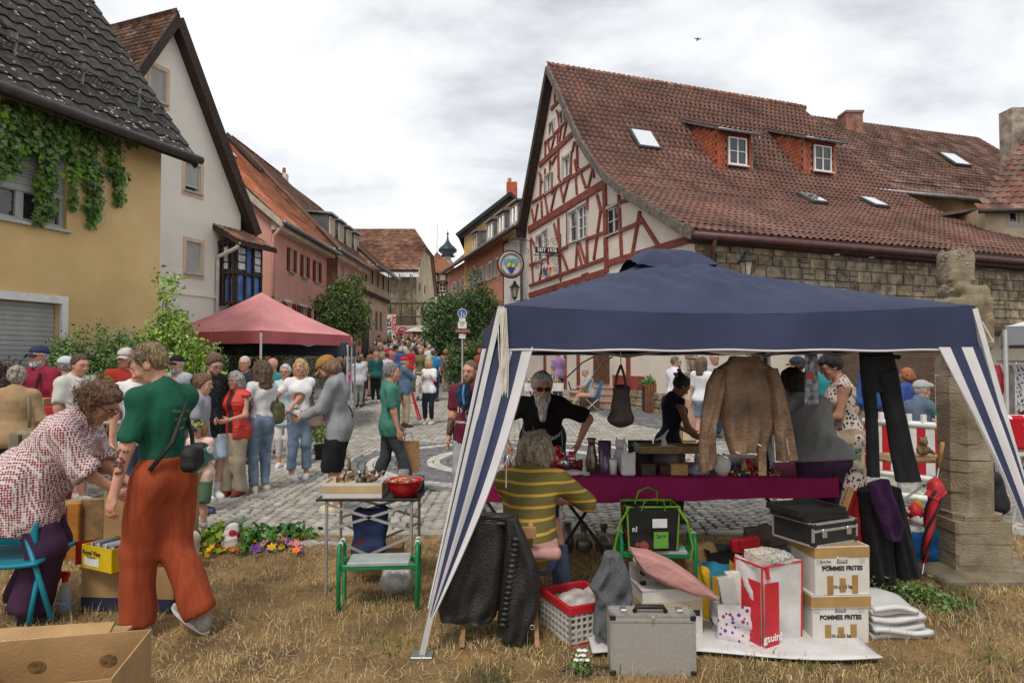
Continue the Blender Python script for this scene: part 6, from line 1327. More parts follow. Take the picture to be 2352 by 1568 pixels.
def print_on(pi_,garment,body,size,p,d,up,m,bold=.0,name='print',mesh=None,off=.004):
 "flat print (lettering or a shape in the xy plane) laid onto a garment along direction d (person-local)"
 g=[c for c in pi_['t'].children if c.name.split('.')[0]==garment][0];bv=BVHTree.FromPolygons([v.co for v in g.data.vertices],[tuple(q.vertices)for q in g.data.polygons])
 me=mesh or text_mesh(body,size,bold,extrude=0);d=Vector(d).normalized();up=Vector(up);up=(up-d*up.dot(d)).normalized();x=d.cross(up);bmh=bmesh.new();bmh.from_mesh(me);bmesh.ops.triangulate(bmh,faces=bmh.faces)
 for _ in range(2):
  el_=[e_ for e_ in bmh.edges if e_.calc_length()>.02]
  if el_:bmesh.ops.subdivide_edges(bmh,edges=el_,cuts=1)
 for v in bmh.verts:
  w=Vector(p)+x*v.co.x+up*v.co.y;hit=bv.ray_cast(w-d*.4,d);v.co=(hit[0]-d*off)if hit[0]is not None else w
 bmesh.ops.triangulate(bmh,faces=bmh.faces);bmh.to_mesh(me);bmh.free();me.materials.clear();me.materials.append(m);return link(name,me,g,True)if True else None
def at_feet(px,fy):return G(px,fy)
def at_head(px,hy,h):
 lo_,best=12.0,None;Y=12.0
 while Y<70:
  p=P(px,hy,Y);d=p.z-gz(p.x,Y)-h
  if best is None or abs(d)<best[0]:best=(abs(d),Y)
  Y+=.1
 Y=best[1];x=PX(px,Y);return Vector((x,Y,gz(x,Y)))
def atY(px,Y):return Vector((PX(px,Y),Y,gz(0,Y)))
DEN=(.13,.20,.30);DDEN=(.045,.065,.11);KHA=(.36,.28,.18);BLK=(.018,.018,.02);WHI=(.66,.66,.66);NAV=(.025,.03,.06);GRY=(.26,.27,.29)
denim=mat((.15,.23,.34),.9,.22,7,bump=.2,bscale=500,hue=(.25,.34,.44));ddenim=mat((.05,.075,.125),.9,.22,7,bump=.2,bscale=500,hue=(.10,.14,.21))
GH=dict(s='short',c=(.42,.41,.39));BH=dict(s='short',c=(.07,.045,.03));BLO=(.46,.31,.13)
HEX=spotted((.60,.56,.55),(.27,.03,.06),66,.47,(.24,.05,.035),rnd=.25)
pw_=person('woman in red and white patterned tunic bending over the stall, facing right',(-3.08,4.15,0),-78,1.66,'f',1.42,belly=.05,lean=40,head=(-6,38),hip=.90,hands=((-.10,.60,.86),(.12,.60,.84)),hints=((-.5,-.6,-.6),(.6,-.6,-.6)),feet=((-.1,-.06,0,4),(.12,.10,0,-8)),skin='tan',hair=dict(s='messy',c=(.16,.085,.045),g=.036),glasses='clear',bust=.055,top=dict(m=HEX,sleeve=1.05,hem=-.30,g=.034,w=.010,sf=.02,flare=.03),bottom=dict(m=cloth((.042,.018,.045),.2),g=.022,flare=.05,fr=1.86,w=.010),shoes=(.012,.012,.013),curl=.9,extra=None)
LEG=mat((.29,.048,.014),.88,.10,9,bump=.3,bscale=90,stretch=(3,3,.3),hue=(.36,.066,.02))
pg=person('woman in green t-shirt and wide orange corduroy trousers walking, seen from behind',(-2.07,3.9,0),72,1.73,'f',1.0,lean=3,twist=-8,head=(22,26),hands=((-.30,.07,.80),(.20,.28,.92)),hints=((-.5,-.8,0),(.5,-1,0)),feet=((-.07,.10,0,12),(.07,-.24,.045,6,-32)),kneeh=(None,(0,1,.1)),skin='red',hair=dict(s='flat',m=mat((.10,.06,.035),.5,.6,60,bump=.8,bscale=150,stretch=(1.6,1.6,.1),hue=(.46,.33,.17)),c=(.2,.13,.07),g=.008,a=.005),top=dict(m=cloth((.012,.085,.05),.2),sleeve=.80,hem=-.02,g=.016,w=.009,tuck=True,sf=.008),bottom=dict(m=LEG,g=.020,flare=.038,fr=1.90,w=.012,wv=1,wf=24),shoes=(.33,.33,.30),curl=.7)
T_=mat((.30,.42,.05),.8,0)
for i,(w_,a)in enumerate((('Wein   Baden',.05),('Weinfest',.0),('Region',-.05))):print_on(pg,'shirt',w_,.028,pg['T'](.045,-.2,.33+a),pg['Rt']@Vector((0,1,0)),(0,0,1),T_,name='back_print')
a_=pg['arms'][0];q=MB()
for i_ in range(26):
 t_=random.uniform(.05,.62);c=a_[1].lerp(a_[2],t_);ang=random.uniform(-.8,.8);d=(a_[2]-a_[1]).normalized();out=Rz(0)@Vector((-1,-.35,0));out=(out-d*out.dot(d)).normalized();sd=d.cross(out);rr_=.0375-.008*t_+.002
 dv=(out*cos(ang)+sd*sin(ang));c=c+dv*rr_;q.ball(c,(.009,.009,.009),6,4,0,None)
link('vine_tattoo',q.mesh('vine_tattoo',mat((.12,.07,.065),.7,.2,40)),pg['t'],True)['kind']='stuff'
FLOW=spotted((.012,.012,.02),(.55,.22,.02),28,.5,(.05,.25,.08))
pc=person('small child in flowered cap, pink t-shirt and green shorts',(-2.92,6.15,0),168,1.06,'f',1.08,lean=2,head=(8,14),hands=((-.08,.22,.99),(.16,.18,1.02)),skin='fair',hair=dict(s='bob',c=(.30,.16,.07),l=.12),cap=dict(m=FLOW),bust=0,shoulder=.15,top=dict(c=(.72,.50,.42),sleeve=.4,hem=-.16,g=.02),bottom=dict(c=(.09,.17,.10),fr=.9,g=.024,flare=.025),shoes=(.46,.36,.40),socks=(.4,.36,.38))
print_on(pc,'shirt','',.05,pc['T'](.03,.3,.22),(0,-1,0),(0,0,1),mat((.10,.38,.25),.8,0),mesh=MB().prism([(cos(a)*.045,sin(a)*.032,0)for a in np.linspace(pi,2*pi,9)],(0,0,.001)).mesh('melon'),name='melon_print')
print_on(pc,'shirt','',.05,pc['T'](.03,.3,.245),(0,-1,0),(0,0,1),mat((.70,.45,.05),.8,0),mesh=MB().prism([(cos(a)*.035,sin(a)*.02,0)for a in np.linspace(0,2*pi,9)[:-1]],(0,0,.001)).mesh('banana'),name='fruit_print')
print_on(pc,'shirt','',.05,pc['T'](.02,.3,.13),(0,-1,0),(0,0,1),mat((.55,.06,.06),.8,0),mesh=MB().prism([(-.04,-.04,0),(.04,-.04,0),(.025,.04,0),(-.025,.04,0)],(0,0,.001)).mesh('figure'),name='figure_print')
print_on(pc,'shirt','',.05,pc['T'](.02,.3,.185),(0,-1,0),(0,0,1),mat((.10,.05,.03),.8,0),mesh=MB().prism([(cos(a)*.022,sin(a)*.02,0)for a in np.linspace(0,2*pi,9)[:-1]],(0,0,.001)).mesh('hair'),name='figure_print')
person('boy with brown hair in grey t-shirt standing sideways facing right',atY(461,7.0),-82,1.47,'m',.9,head=(0,10),skin='fair',hair=dict(s='flat',c=(.16,.09,.045),g=.020,a=.007),top=dict(c=(.30,.30,.33),sleeve=.7,hem=-.16,g=.022),bottom=dict(m=denim,fr=.95,g=.02),shoes=(.04,.06,.14))
SPK=spotted((.012,.013,.016),(.40,.40,.42),75,.16)
ps=person('young man with glasses, moustache and black white-speckled shirt',atY(487,7.75),-128,1.70,'m',.9,head=(0,24),skin='fair',hair=dict(s='short',c=(.13,.08,.045),g=.022,a=.008),beard=dict(c=(.12,.07,.04),g=.001),glasses='clear',top=dict(m=SPK,sleeve=.75,hem=-.22,g=.025),bottom=dict(m=mat((.38,.47,.56),.9,.15,8),fr=.98,g=.025,flare=.02),shoes=(.66,.66,.66),socks=(.6,.6,.6))
VEST=mat((.58,.035,.02),.5,.2,14,bump=.9,bscale=16,stretch=(.6,.6,3.2),spec=.5)
person('woman in bright red quilted vest and khaki trousers facing the camera',atY(543,7.9),170,1.48,'f',1.02,head=(-8,4),skin='red',hair=dict(s='bob',c=(.33,.32,.30),l=.10,g=.018),glasses='clear',hands=((-.10,.30,1.10),(.10,.30,1.09)),curl=.5,top=dict(c=(.05,.03,.03),sleeve=0,hem=-.1,g=.012),over=dict(m=VEST,n='quilted_vest',sleeve=0,hem=-.15,g=.034,open=True,high=True),bottom=dict(c=(.36,.30,.22),g=.022,flare=.03),shoes=(.25,.02,.02))
CURL=dict(s='long',c=(.13,.08,.05),l=.20,g=.026,a=.011)
pcw=person('woman with long curly brown hair in white t-shirt and blue jeans, seen from behind',atY(602,8.1),48,1.60,'f',1.0,head=(10,2),skin='red',hair=CURL,hands=((-.20,.05,.97),(.17,.20,.95)),hints=((-1,-.6,0),(.5,-1,0)),top=dict(c=WHI,sleeve=.62,tuck=True,g=.014),bottom=dict(m=denim,g=.008,flare=.006),shoes=(.55,.50,.40))
person('grey-haired man with glasses and navy shirt behind the red vest',atY(563,10.4),175,1.68,'m',1.05,skin='red',hair=dict(s='short',c=(.55,.54,.52),g=.006),glasses='clear',top=dict(c=(.03,.035,.05),sleeve=.8),bottom=dict(c=DDEN))
STRV=stripes((.60,.66,.68),(.30,.42,.46),60,0,.4)
person('older woman with short grey hair, pink glasses and white trousers',atY(657,10.0),178,1.55,'f',1.1,head=(4,3),skin='red',hair=dict(s='short',c=(.52,.51,.50),g=.020,a=.008),glasses='clear',top=dict(m=STRV,sleeve=0,hem=-.25,g=.024),bottom=dict(c=(.66,.62,.62),g=.006,fr=1.75),shoes=(.68,.68,.68))
person('bald man in teal shirt behind the group',atY(628,11.6),190,1.66,'m',1.0,head=(-40,0),skin='red',hair=dict(s='short',c=(.4,.38,.36),g=-.006),top=dict(c=(.05,.22,.24),sleeve=.7),bottom=dict(c=DDEN))
pbl=person('blonde woman in white t-shirt and jeans with hand on hip, looking right',atY(690,9.0),-158,1.63,'f',.95,twist=0,head=(-22,-4),skin='red',hair=dict(s='bob',c=BLO,l=.11,g=.016),hands=((.20,.24,.98),(.24,.03,.98)),hints=((-.5,-1,0),(1.2,-.4,.1)),feet=((-.10,-.02,0,-10),(.12,.12,0,25)),top=dict(c=(.72,.72,.72),sleeve=.7,tuck=True,g=.018,v=.02),bottom=dict(m=denim,g=.012,fr=1.78,flare=.012),shoes=(.68,.66,.62))
pgs=person('man in grey sweatshirt, brown cap and black shorts looking at his phone',atY(780,7.05),94,1.69,'m',.98,lean=5,head=(0,38),skin='red',hair=dict(s='bob',c=(.22,.13,.07),l=.05,g=.008),beard=dict(c=(.16,.09,.05),g=.0),cap=dict(c=(.30,.16,.05)),hands=((-.10,.38,1.06),(.05,.36,1.08)),hints=((-.5,-.7,-.6),(.6,-.7,-.6)),top=dict(c=(.27,.275,.295),sleeve=1.95,hem=-.17,g=.030,w=.010,sf=-.004),bottom=dict(c=(.014,.015,.017),fr=.98,g=.030,flare=.03,w=.012),shoes=(.60,.52,.36))
person('man in dark red fleece vest and yellow shirt behind the left table',atY(292,8.6),-150,1.77,'m',1.12,belly=.05,head=(-25,6),skin='red',hair=GH,cap=dict(c=(.50,.46,.44)),top=dict(c=(.50,.33,.03),sleeve=1.0,g=.014),over=dict(c=(.36,.035,.025),n='fleece_vest',sleeve=0,hem=-.14,g=.034),bottom=dict(c=(.42,.29,.14),g=.022),shoes=(.1,.07,.05))
person('bearded man in black cap and grey work jacket beside the bright shrub',atY(408,9.4),172,1.68,'m',1.0,head=(0,2),skin='red',hair=dict(s='short',c=(.5,.49,.48),g=.012),beard=dict(c=(.5,.48,.46)),cap=dict(c=(.012,.014,.02)),top=dict(c=(.36,.37,.40),sleeve=1.9,hem=-.2,g=.025,open=True),bottom=dict(c=GRY),hands=((-.05,.25,1.15),(.05,.25,1.15)))
person('short-haired man in white t-shirt behind the left stall table',atY(178,7.5),-112,1.69,'m',1.2,belly=.07,head=(0,14),skin='red',hair=dict(s='short',c=(.09,.055,.035),g=.008),top=dict(c=(.58,.57,.52),sleeve=.75,hem=-.2,g=.02),bottom=dict(m=mat((.30,.40,.5),.9,.15,8),fr=.95,g=.02),shoes=(.62,.62,.6),feet=((-.1,-.1,0,-8),(.1,.3,0,8)))
person('man in pale blue cap behind the white t-shirt man',atY(152,8.6),60,1.66,'m',1.0,skin='tan',hair=GH,cap=dict(c=(.52,.58,.62)),glasses='clear',top=dict(c=(.5,.5,.48),sleeve=.7),bottom=dict(c=DDEN))
prs=person('white-bearded man in navy cap, red checked shirt and black braces',atY(92,8.2),176,1.79,'m',1.0,head=(-6,0),skin='red',hair=dict(s='short',c=(.62,.6,.58),g=.008),beard=dict(c=(.62,.60,.57),g=.008,l=.03),cap=dict(c=(.03,.045,.10)),glasses='clear',hands=((-.25,.18,.95),(.28,.2,.95)),top=dict(m=cloth((.26,.022,.05),.15),sleeve=1.7,hem=-.15,g=.026),bottom=dict(c=BLK))
q=MB()
for sg in(-1,1):link('brace_strap',MB().tube([prs['T'](sg*.085,.155,-.02),prs['T'](sg*.095,.165,.3),prs['T'](sg*.09,.10,.47),prs['T'](sg*.08,.0,.53)],.016,6,flat=.3).mesh('brace_strap',cloth(BLK)),prs['t'],True)
pbe=person('grey-haired woman in beige sweater with shoulder bag, seen from behind at left edge',atY(38,6.7),28,1.55,'f',1.2,lean=4,skin='red',hair=dict(s='bun',c=(.36,.32,.27),g=.018,a=.008),hands=((-.22,.22,.98),(.18,.2,1.0)),top=dict(c=(.36,.24,.13),sleeve=1.8,hem=-.12,g=.026),bottom=dict(c=(.03,.03,.05)),shoes=(.1,.08,.06))
person('person in white t-shirt and sunglasses half hidden behind the green t-shirt',atY(318,6.5),-140,1.66,'m',1.0,head=(-10,5),skin='red',hair=BH,glasses='sun',top=dict(c=WHI,sleeve=.7),bottom=dict(c=DDEN))
pgm=person('grey-haired man in green t-shirt walking right with sunglasses at his collar',atY(897,7.85),-76,1.58,'m',1.05,head=(-2,0),skin='red',hair=dict(s='short',c=(.20,.19,.18),g=.012,a=.007),hands=((-.22,.14,.90),(.20,.10,.86)),hints=((-.6,-1,0),(.5,-1,0)),feet=((-.08,-.22,.03,0,-20),(.1,.26,0,0)),top=dict(c=(.06,.20,.155),sleeve=.75,hem=-.16,g=.020,w=.010),bottom=dict(c=(.05,.055,.062),g=.014,flare=.01),shoes=(.05,.05,.05))
q=MB()
link('collar_sunglasses',MB().ball(pgm['T'](-.03,.16,.37),(.02,.01,.018),8,6).ball(pgm['T'](.02,.16,.34),(.02,.01,.018),8,6).tube([pgm['T'](-.03,.165,.375),pgm['T'](.0,.165,.44)],.003,5).mesh('collar_sunglasses',mat((.015,.012,.012),.15,0)),pgm['t'],True)
pwp=person('blonde woman in white polo and navy trousers with blue bag strap',at_feet(985,975),165,1.66,'f',.92,head=(40,0),skin='red',hair=dict(s='bob',c=BLO,l=.14,g=.018),hands=((-.06,.16,1.35),(.18,.1,.93)),hints=((-.8,-.2,-1),None),top=dict(c=(.72,.72,.74),sleeve=.7,hem=-.12,g=.018),bottom=dict(c=(.018,.02,.035),g=.016,fr=1.8),shoes=(.66,.66,.64))
prc=person('man in red cap and denim shirt pointing to the right',at_feet(928,982),-70,1.70,'m',1.15,belly=.06,skin='red',hair=GH,cap=dict(c=(.55,.02,.025)),hands=((-.05,.55,1.34),(.0,.25,1.45)),hints=((-.4,-.3,-1),(.6,0,-1)),top=dict(c=(.10,.15,.23),sleeve=1.2,hem=-.14,g=.022),bottom=dict(c=(.36,.29,.2),g=.02),shoes=(.03,.03,.03))
MAR=mat((.115,.012,.028),.88,.15,6)
pm=person('stocky man with moustache in maroon printed t-shirt, jacket over his shoulder',atY(1083,6.9),168,1.61,'m',1.18,belly=.02,head=(-14,6),skin='red',hair=dict(s='short',c=(.15,.10,.07),g=.004),beard=dict(c=(.16,.09,.05),g=.001),hands=((-.24,.12,.84),(.24,.12,.84)),top=dict(m=MAR,sleeve=.7,hem=-.14,g=.018),bottom=dict(c=(.36,.37,.39),g=.03),shoes=(.1,.1,.1),feet=((-.12,0,0,-8),(.12,.03,0,8)))
PW=mat((.62,.60,.60),.8,0)
for w_,z_,sz in(('GEMEINSCHAFT',.37,.036),('19 X 53',.25,.085),('DYNAMO DRESDEN',.12,.034)):print_on(pm,'shirt',w_,sz,pm['T'](0,.35,z_),(0,-1,0),(0,0,1),PW,.001,'chest_print')
print_on(pm,'shirt','',1,pm['T'](0,.35,.32),(0,-1,0),(0,0,1),PW,name='badge_print',mesh=MB().prism([(-.03,.03,0),(.03,.03,0),(.026,-.012,0),(0,-.035,0),(-.026,-.012,0)],(0,0,.001)).mesh('badge'));print_on(pm,'shirt','D',.05,pm['T'](0,.35,.32),(0,-1,0),(0,0,1),MAR,.001,'badge_letter',off=.006)
print_on(pm,'shirt','',1,pm['T'](0,.35,.18),(0,-1,0),(0,0,1),PW,name='crest_print',mesh=MB().prism([(-.022,.025,0),(.022,.025,0),(.02,-.012,0),(0,-.03,0),(-.02,-.012,0)],(0,0,.001)).mesh('crest'))
a_=pm['arms'][1];q=MB().tube([a_[0].lerp(a_[1],.72),a_[1],a_[1].lerp(a_[2],.9)],[.0435,.0425,.031],14);link('tattoo_sleeve',q.mesh('tattoo_sleeve',mat((.13,.075,.055),.6,.6,45,hue=(.36,.2,.14)),True),pm['t'],True)
pbd=person('white-bearded man in sunglasses and black lettered t-shirt leaning over the table',(.30,6.35,0),176,1.80,'m',1.14,belly=.03,hip=.87,lean=50,head=(8,10),skin='red',hair=dict(s='flat',c=(.60,.585,.55),g=.018,a=.007),beard=dict(c=(.60,.57,.52),g=.012,l=.17),glasses='sun',hands=((-.32,.36,.84),(.30,.38,.82)),hints=((-.9,-.5,0),(.9,-.5,0)),top=dict(c=(.012,.012,.013),sleeve=.8,hem=-.16,g=.022,w=.010),bottom=dict(m=ddenim),shoes=(.05,.05,.05))
dR=pbd['Rt']@Vector((0,-1,0));uR=pbd['Rt']@Vector((0,0,1))
print_on(pbd,'shirt','Smith&Wesson',.072,pbd['T'](-.02,.35,.20),dR,uR,PW,.002,'chest_print');print_on(pbd,'shirt','',1,pbd['T'](.0,.35,.29),dR,uR,PW,name='round_emblem',mesh=MB().tube([(cos(a)*.034,sin(a)*.034,0)for a in np.linspace(0,2*pi,17)[:-1]],.004,4,closed=True).mesh('ring'));print_on(pbd,'shirt','SW',.036,pbd['T'](.0,.35,.29),dR,uR,PW,.001,'emblem_letters')
STY=stripes((.135,.115,.035),(.50,.30,.05),14.5,2,.23)
psm=person('long-haired man in olive and yellow striped t-shirt sitting at the stall, seen from behind',(.12,4.3,0),-10,1.74,'m',1.08,belly=.02,lean=33,hip=.44,hipy=-.20,head=(-14,34),feet=((-.16,.36,0,0),(.20,.22,0,-4)),hands=((.02,.42,.70),(.20,.36,.64)),hints=((-1,-.4,-.2),(1,-.3,-.3)),skin='red',hair=dict(s='long',c=(.30,.24,.17),l=.17,g=.022,a=.007),top=dict(m=STY,sleeve=.95,hem=-.10,g=.022,w=.009),bottom=dict(m=ddenim,g=.02,fr=1.9),shoes=(.1,.11,.16))
pdk=person('dark-haired woman with purple hair clip and sleeveless navy top looking down',(1.58,6.6,0),-72,1.50,'f',.98,lean=8,head=(-4,40),skin='dark',hair=dict(s='bun',c=(.008,.007,.008),g=.012),hands=((-.12,.36,1.02),(.10,.34,1.0)),top=dict(c=(.012,.014,.028),sleeve=0,hem=-.05,g=.01),bottom=dict(t='skirt',c=(.012,.014,.028),len=.86,flare=.03),shoes=(.02,.02,.02))
link('hair_clip',MB().rbox(pdk['H'](0,-.10,.115),(.05,.03,.11),.008,Rx(30)).rbox(pdk['H'](0,-.13,.06),(.06,.02,.06),.008,Rx(30)).mesh('hair_clip',mat((.22,.07,.24),.4,.1,9)),pdk['t'],True)
link('earring',MB().tube([pdk['H'](-.082,0,-.04)+Vector((0,cos(a)*.016,sin(a)*.02))for a in np.linspace(0,2*pi,11)[:-1]],.003,5,closed=True).mesh('earring',mat((.7,.55,.3),.3,0,metal=.9)),pdk['t'],True)
LEO=spotted((.52,.44,.40),(.028,.018,.018),34,.36,stretch=(1,1,.75))
ple=person('dark-haired woman with glasses in leopard print sleeveless dress looking down',(3.2,6.25,0),78,1.70,'f',1.05,lean=8,head=(4,24),skin='tan',hair=dict(s='bun',c=(.012,.011,.013),g=.02,fringe=True),glasses='clear',hands=((-.05,.34,1.06),(.15,.3,.98)),top=dict(m=LEO,sleeve=0,hem=-.04,g=.012,v=.03),bottom=dict(t='skirt',m=LEO,len=.80,flare=.05,g=.02),shoes=(.2,.12,.08))
PUR=mat((.05,.02,.058),.9,.2,9,bump=.2,bscale=500)
pgt=person('heavy-set woman in grey t-shirt and purple jeans bending over the table, seen from behind',(2.35,4.98,0),14,1.63,'f',1.45,lean=30,head=(10,20),hands=((-.34,.34,.92),(.22,.44,.90)),hints=((-1,-.6,0),(1,-.7,.1)),skin='fair',hair=dict(s='bob',c=(.02,.014,.012),l=.05,g=.014),top=dict(c=(.215,.215,.205),sleeve=.85,hem=-.03,g=.024,w=.010),bottom=dict(m=PUR,g=.008,w=.008),shoes=(.05,.04,.04))
def frizz(p_,n,size,m,blobs,droop=.2,clump=.012,seed=1):
 leaf_cloud('loose_hair',[(wpt(p_,p_['H'](*c)),r)for c,r in blobs],n,size,m,p_['t'],seed,clump,1.0,droop,.10,'stuff')
frizz(pw_,3200,.045,hairm((.17,.09,.05)),[((0,-.035,.05),(.115,.12,.11)),((0,-.07,-.02),(.10,.08,.09))],.1,.016)
frizz(pg,1000,.036,mat((.12,.075,.04),.5,.5,40,isl=.5,hue=(.5,.36,.19)),[((0,-.02,.05),(.085,.105,.10))],.8,.01)
frizz(pcw,1500,.06,hairm((.14,.085,.05)),[((0,-.05,.02),(.11,.10,.12)),((0,-.08,-.14),(.12,.07,.12))],.5,.02)
frizz(psm,1600,.10,hairm((.33,.265,.19)),[((0,-.03,.04),(.095,.11,.10)),((0,-.08,-.08),(.10,.06,.10))],2.5,.014)
person('man in teal polo seen from behind beyond the canopy',atY(1888,9.2),10,1.70,'m',1.05,skin='tan',hair=dict(s='short',c=(.3,.29,.28),g=.008),top=dict(c=(.03,.21,.22),sleeve=.7),bottom=dict(c=KHA))
person('person in navy cap and dark jacket beyond the plastic banner',atY(1832,9.0),30,1.66,'m',1.05,skin='tan',hair=BH,cap=dict(c=(.025,.03,.055)),top=dict(c=(.03,.035,.06),sleeve=1.9),bottom=dict(c=DDEN))
PLD=spotted((.05,.22,.22),(.35,.42,.45),60,.36,(.02,.05,.12))
ppl=person('man in pale flat cap, blue vest and green plaid shirt facing right',atY(2095,8.6),-80,1.70,'m',1.08,hip=.60,lean=12,head=(0,4),feet=((-.1,.40,0,0),(.1,.42,0,0)),hands=((-.1,.55,.80),(.12,.55,.80)),skin='red',hair=dict(s='short',c=(.55,.53,.5),g=.006),beard=dict(c=(.5,.46,.42),g=.0),cap=dict(c=(.36,.38,.36),s='flat'),glasses='clear',top=dict(m=PLD,sleeve=1.0,g=.018),over=dict(c=(.10,.14,.20),n='padded_vest',sleeve=0,g=.034),bottom=dict(c=DDEN))
person('person with ginger hair behind the man in flat cap',atY(2082,10.2),30,1.50,'f',1.0,skin='fair',hair=dict(s='bob',c=(.36,.13,.05),l=.05,g=.016),top=dict(c=(.05,.09,.3),sleeve=1.8),bottom=dict(c=DDEN))
person('man in blue sweatshirt standing behind the red and white barrier',atY(2000,10.6),20,1.72,'m',1.05,skin='red',hair=dict(s='short',c=(.6,.58,.56),g=.008),glasses='clear',top=dict(c=(.04,.10,.30),sleeve=1.9),bottom=dict(c=KHA))
person('bearded man in white shirt standing by the stone corner',atY(1550,13.2),-70,1.70,'m',1.1,belly=.04,head=(-20,0),skin='tan',hair=dict(s='short',c=(.14,.12,.11),g=.002),beard=dict(c=(.2,.18,.17),g=.002),glasses='clear',top=dict(c=(.70,.70,.74),sleeve=.9,hem=-.2,g=.024),bottom=dict(c=(.2,.28,.38)))
pwt=person('woman in white t-shirt and denim shorts with green shoulder bag, seen from behind',atY(1612,12.2),-28,1.68,'f',1.02,head=(-30,0),skin='fair',hair=dict(s='long',c=(.12,.07,.045),l=.20,g=.012),top=dict(c=(.66,.67,.70),sleeve=.8,hem=-.06,g=.014),bottom=dict(m=denim,fr=.7,g=.014),shoes=(.5,.5,.5))
person('man in glasses with reddish face behind the brown leather jacket',atY(1640,13.8),185,1.78,'m',1.0,skin='red',hair=GH,glasses='clear',top=dict(c=(.4,.4,.42),sleeve=.8),bottom=dict(c=DDEN))
CHK=spotted((.42,.43,.46),(.05,.06,.10),70,.36)
g_=G(1322,914);plp=person('man in checked shirt sitting with a laptop beside the steps',(g_.x+.05,19.4,gz(0,19.4)),86,1.74,'m',1.0,hip=.50,hipy=-.1,lean=12,head=(0,30),feet=((-.1,.48,0,0),(.1,.42,0,0)),hands=((-.1,.38,.72),(.1,.38,.72)),skin='red',hair=dict(s='short',c=(.35,.34,.33),g=.008),top=dict(m=CHK,sleeve=.95,g=.02),bottom=dict(c=(.36,.31,.24),g=.02),shoes=(.06,.08,.05))
person('person in lilac t-shirt with belt bag standing behind the bric-a-brac table',atY(1283,21.2),20,1.72,'m',1.1,skin='red',hair=GH,top=dict(c=(.30,.19,.36),sleeve=.8),bottom=dict(c=(.05,.06,.09)))
def crowd(label,px,hy,face,h=1.68,sex='m',feet=None,**kw):
 loc=at_feet(px,feet)if feet else at_head(px,hy,h);kw.setdefault('bottom',dict(m=ddenim));kw.setdefault('skin','red')
 return person(label,loc,face,h,sex,group='people strolling up the market street',**kw)
crowd('woman in dark teal top with pale bag strap walking away up the street',863,812,20,1.68,'f',926,b=1.12,hair=dict(s='long',c=(.33,.22,.12),l=.2,g=.014),top=dict(c=(.02,.10,.10),sleeve=1.2,hem=-.12,g=.026),bottom=dict(c=BLK,g=.012),shoes=(.6,.6,.6))
crowd('woman in long-sleeved white shirt with black shoulder bag walking away',823,826,8,1.60,'f',936,b=1.0,hair=dict(s='bob',c=(.10,.06,.04),l=.04,g=.014),top=dict(c=(.62,.63,.68),sleeve=1.9,hem=-.2,g=.02),bottom=dict(c=(.32,.31,.28),g=.012,fr=1.75),shoes=BLK)
crowd('little girl in pink t-shirt and denim skirt under the dark canopy',801,843,170,1.12,'f',918,b=1.0,hair=dict(s='pony',c=(.13,.08,.05)),top=dict(c=(.62,.10,.32),sleeve=.8,g=.016),bottom=dict(t='skirt',m=denim,len=.3,flare=.05),shoes=(.1,.1,.1))
crowd('boy in black t-shirt and shorts beside the white shirt woman',836,838,12,1.42,'m',921,b=.9,hair=BH,top=dict(c=BLK,sleeve=.8),bottom=dict(c=BLK,fr=.95),shoes=(.05,.05,.05))
crowd('woman with sunglasses and patterned pale blouse facing the camera',830,812,175,1.64,'f',None,hair=dict(s='bun',c=(.07,.045,.03)),glasses='sun',top=dict(c=(.45,.48,.42),sleeve=1.0))
crowd('woman in lavender top with denim jacket over her shoulder',889,810,10,1.62,'f',None,hair=dict(s='bun',c=(.14,.07,.04)),top=dict(c=(.55,.50,.58),sleeve=.8,hem=-.2),bottom=dict(c=(.5,.45,.5)))
crowd('woman in multicoloured striped sweater and khaki trousers walking away',1024,811,4,1.60,'f',899,b=1.15,hair=dict(s='bob',c=(.30,.14,.06),l=.03,g=.02),top=dict(m=stripes((.40,.10,.16),(.32,.22,.30),16,2,.5),sleeve=1.2,hem=-.12,g=.026),bottom=dict(c=(.30,.25,.18),g=.016),shoes=(.25,.2,.15))
crowd('man in bright blue polo shirt walking beside the striped sweater',996,811,-25,1.70,'m',922,b=1.05,hair=dict(s='short',c=(.09,.07,.06)),top=dict(c=(.02,.20,.42),sleeve=.8,hem=-.15),bottom=dict(c=(.025,.03,.05)),shoes=(.04,.06,.1))
crowd('grey-haired man in mint green shirt walking away',994,801,5,1.74,'m',None,b=1.1,hair=GH,top=dict(c=(.33,.45,.38),sleeve=.9,g=.024))
crowd('big man in black t-shirt and black cap walking away beside the shrub',1057,790,6,1.84,'m',896,b=1.2,hair=BH,cap=dict(c=BLK),top=dict(c=(.014,.014,.015),sleeve=.8,hem=-.15,g=.022),bottom=dict(c=(.08,.08,.07),fr=1.0,g=.03),shoes=(.1,.09,.08))
crowd('woman in rust red top with pale strap near the striped leg cover',1102,800,12,1.66,'f',None,hair=dict(s='bob',c=(.28,.10,.05),l=.02,g=.014),top=dict(c=(.30,.075,.045),sleeve=.8))
crowd('woman in black t-shirt with white bag strap, hands on hips, seen from behind',948,788,2,1.68,'f',None,b=1.05,hair=dict(s='bob',c=(.5,.49,.48),l=.02,g=.014),hands=((-.2,-.02,1.0),(.2,-.02,1.0)),hints=((-1,-.3,0),(1,-.3,0)),top=dict(c=BLK,sleeve=.8,hem=-.12),bottom=dict(c=BLK))
crowd('person in black sleeveless printed top walking away uphill',976,787,2,1.72,'m',None,hair=BH,top=dict(c=BLK,sleeve=0,hem=-.15),bottom=dict(c=DDEN,fr=1.0))
crowd('man in black polo shirt holding hand to his mouth',963,778,165,1.78,'m',None,hair=GH,hands=((-.18,.1,.9),(.02,.2,1.5)),top=dict(c=(.014,.014,.016),sleeve=.85))
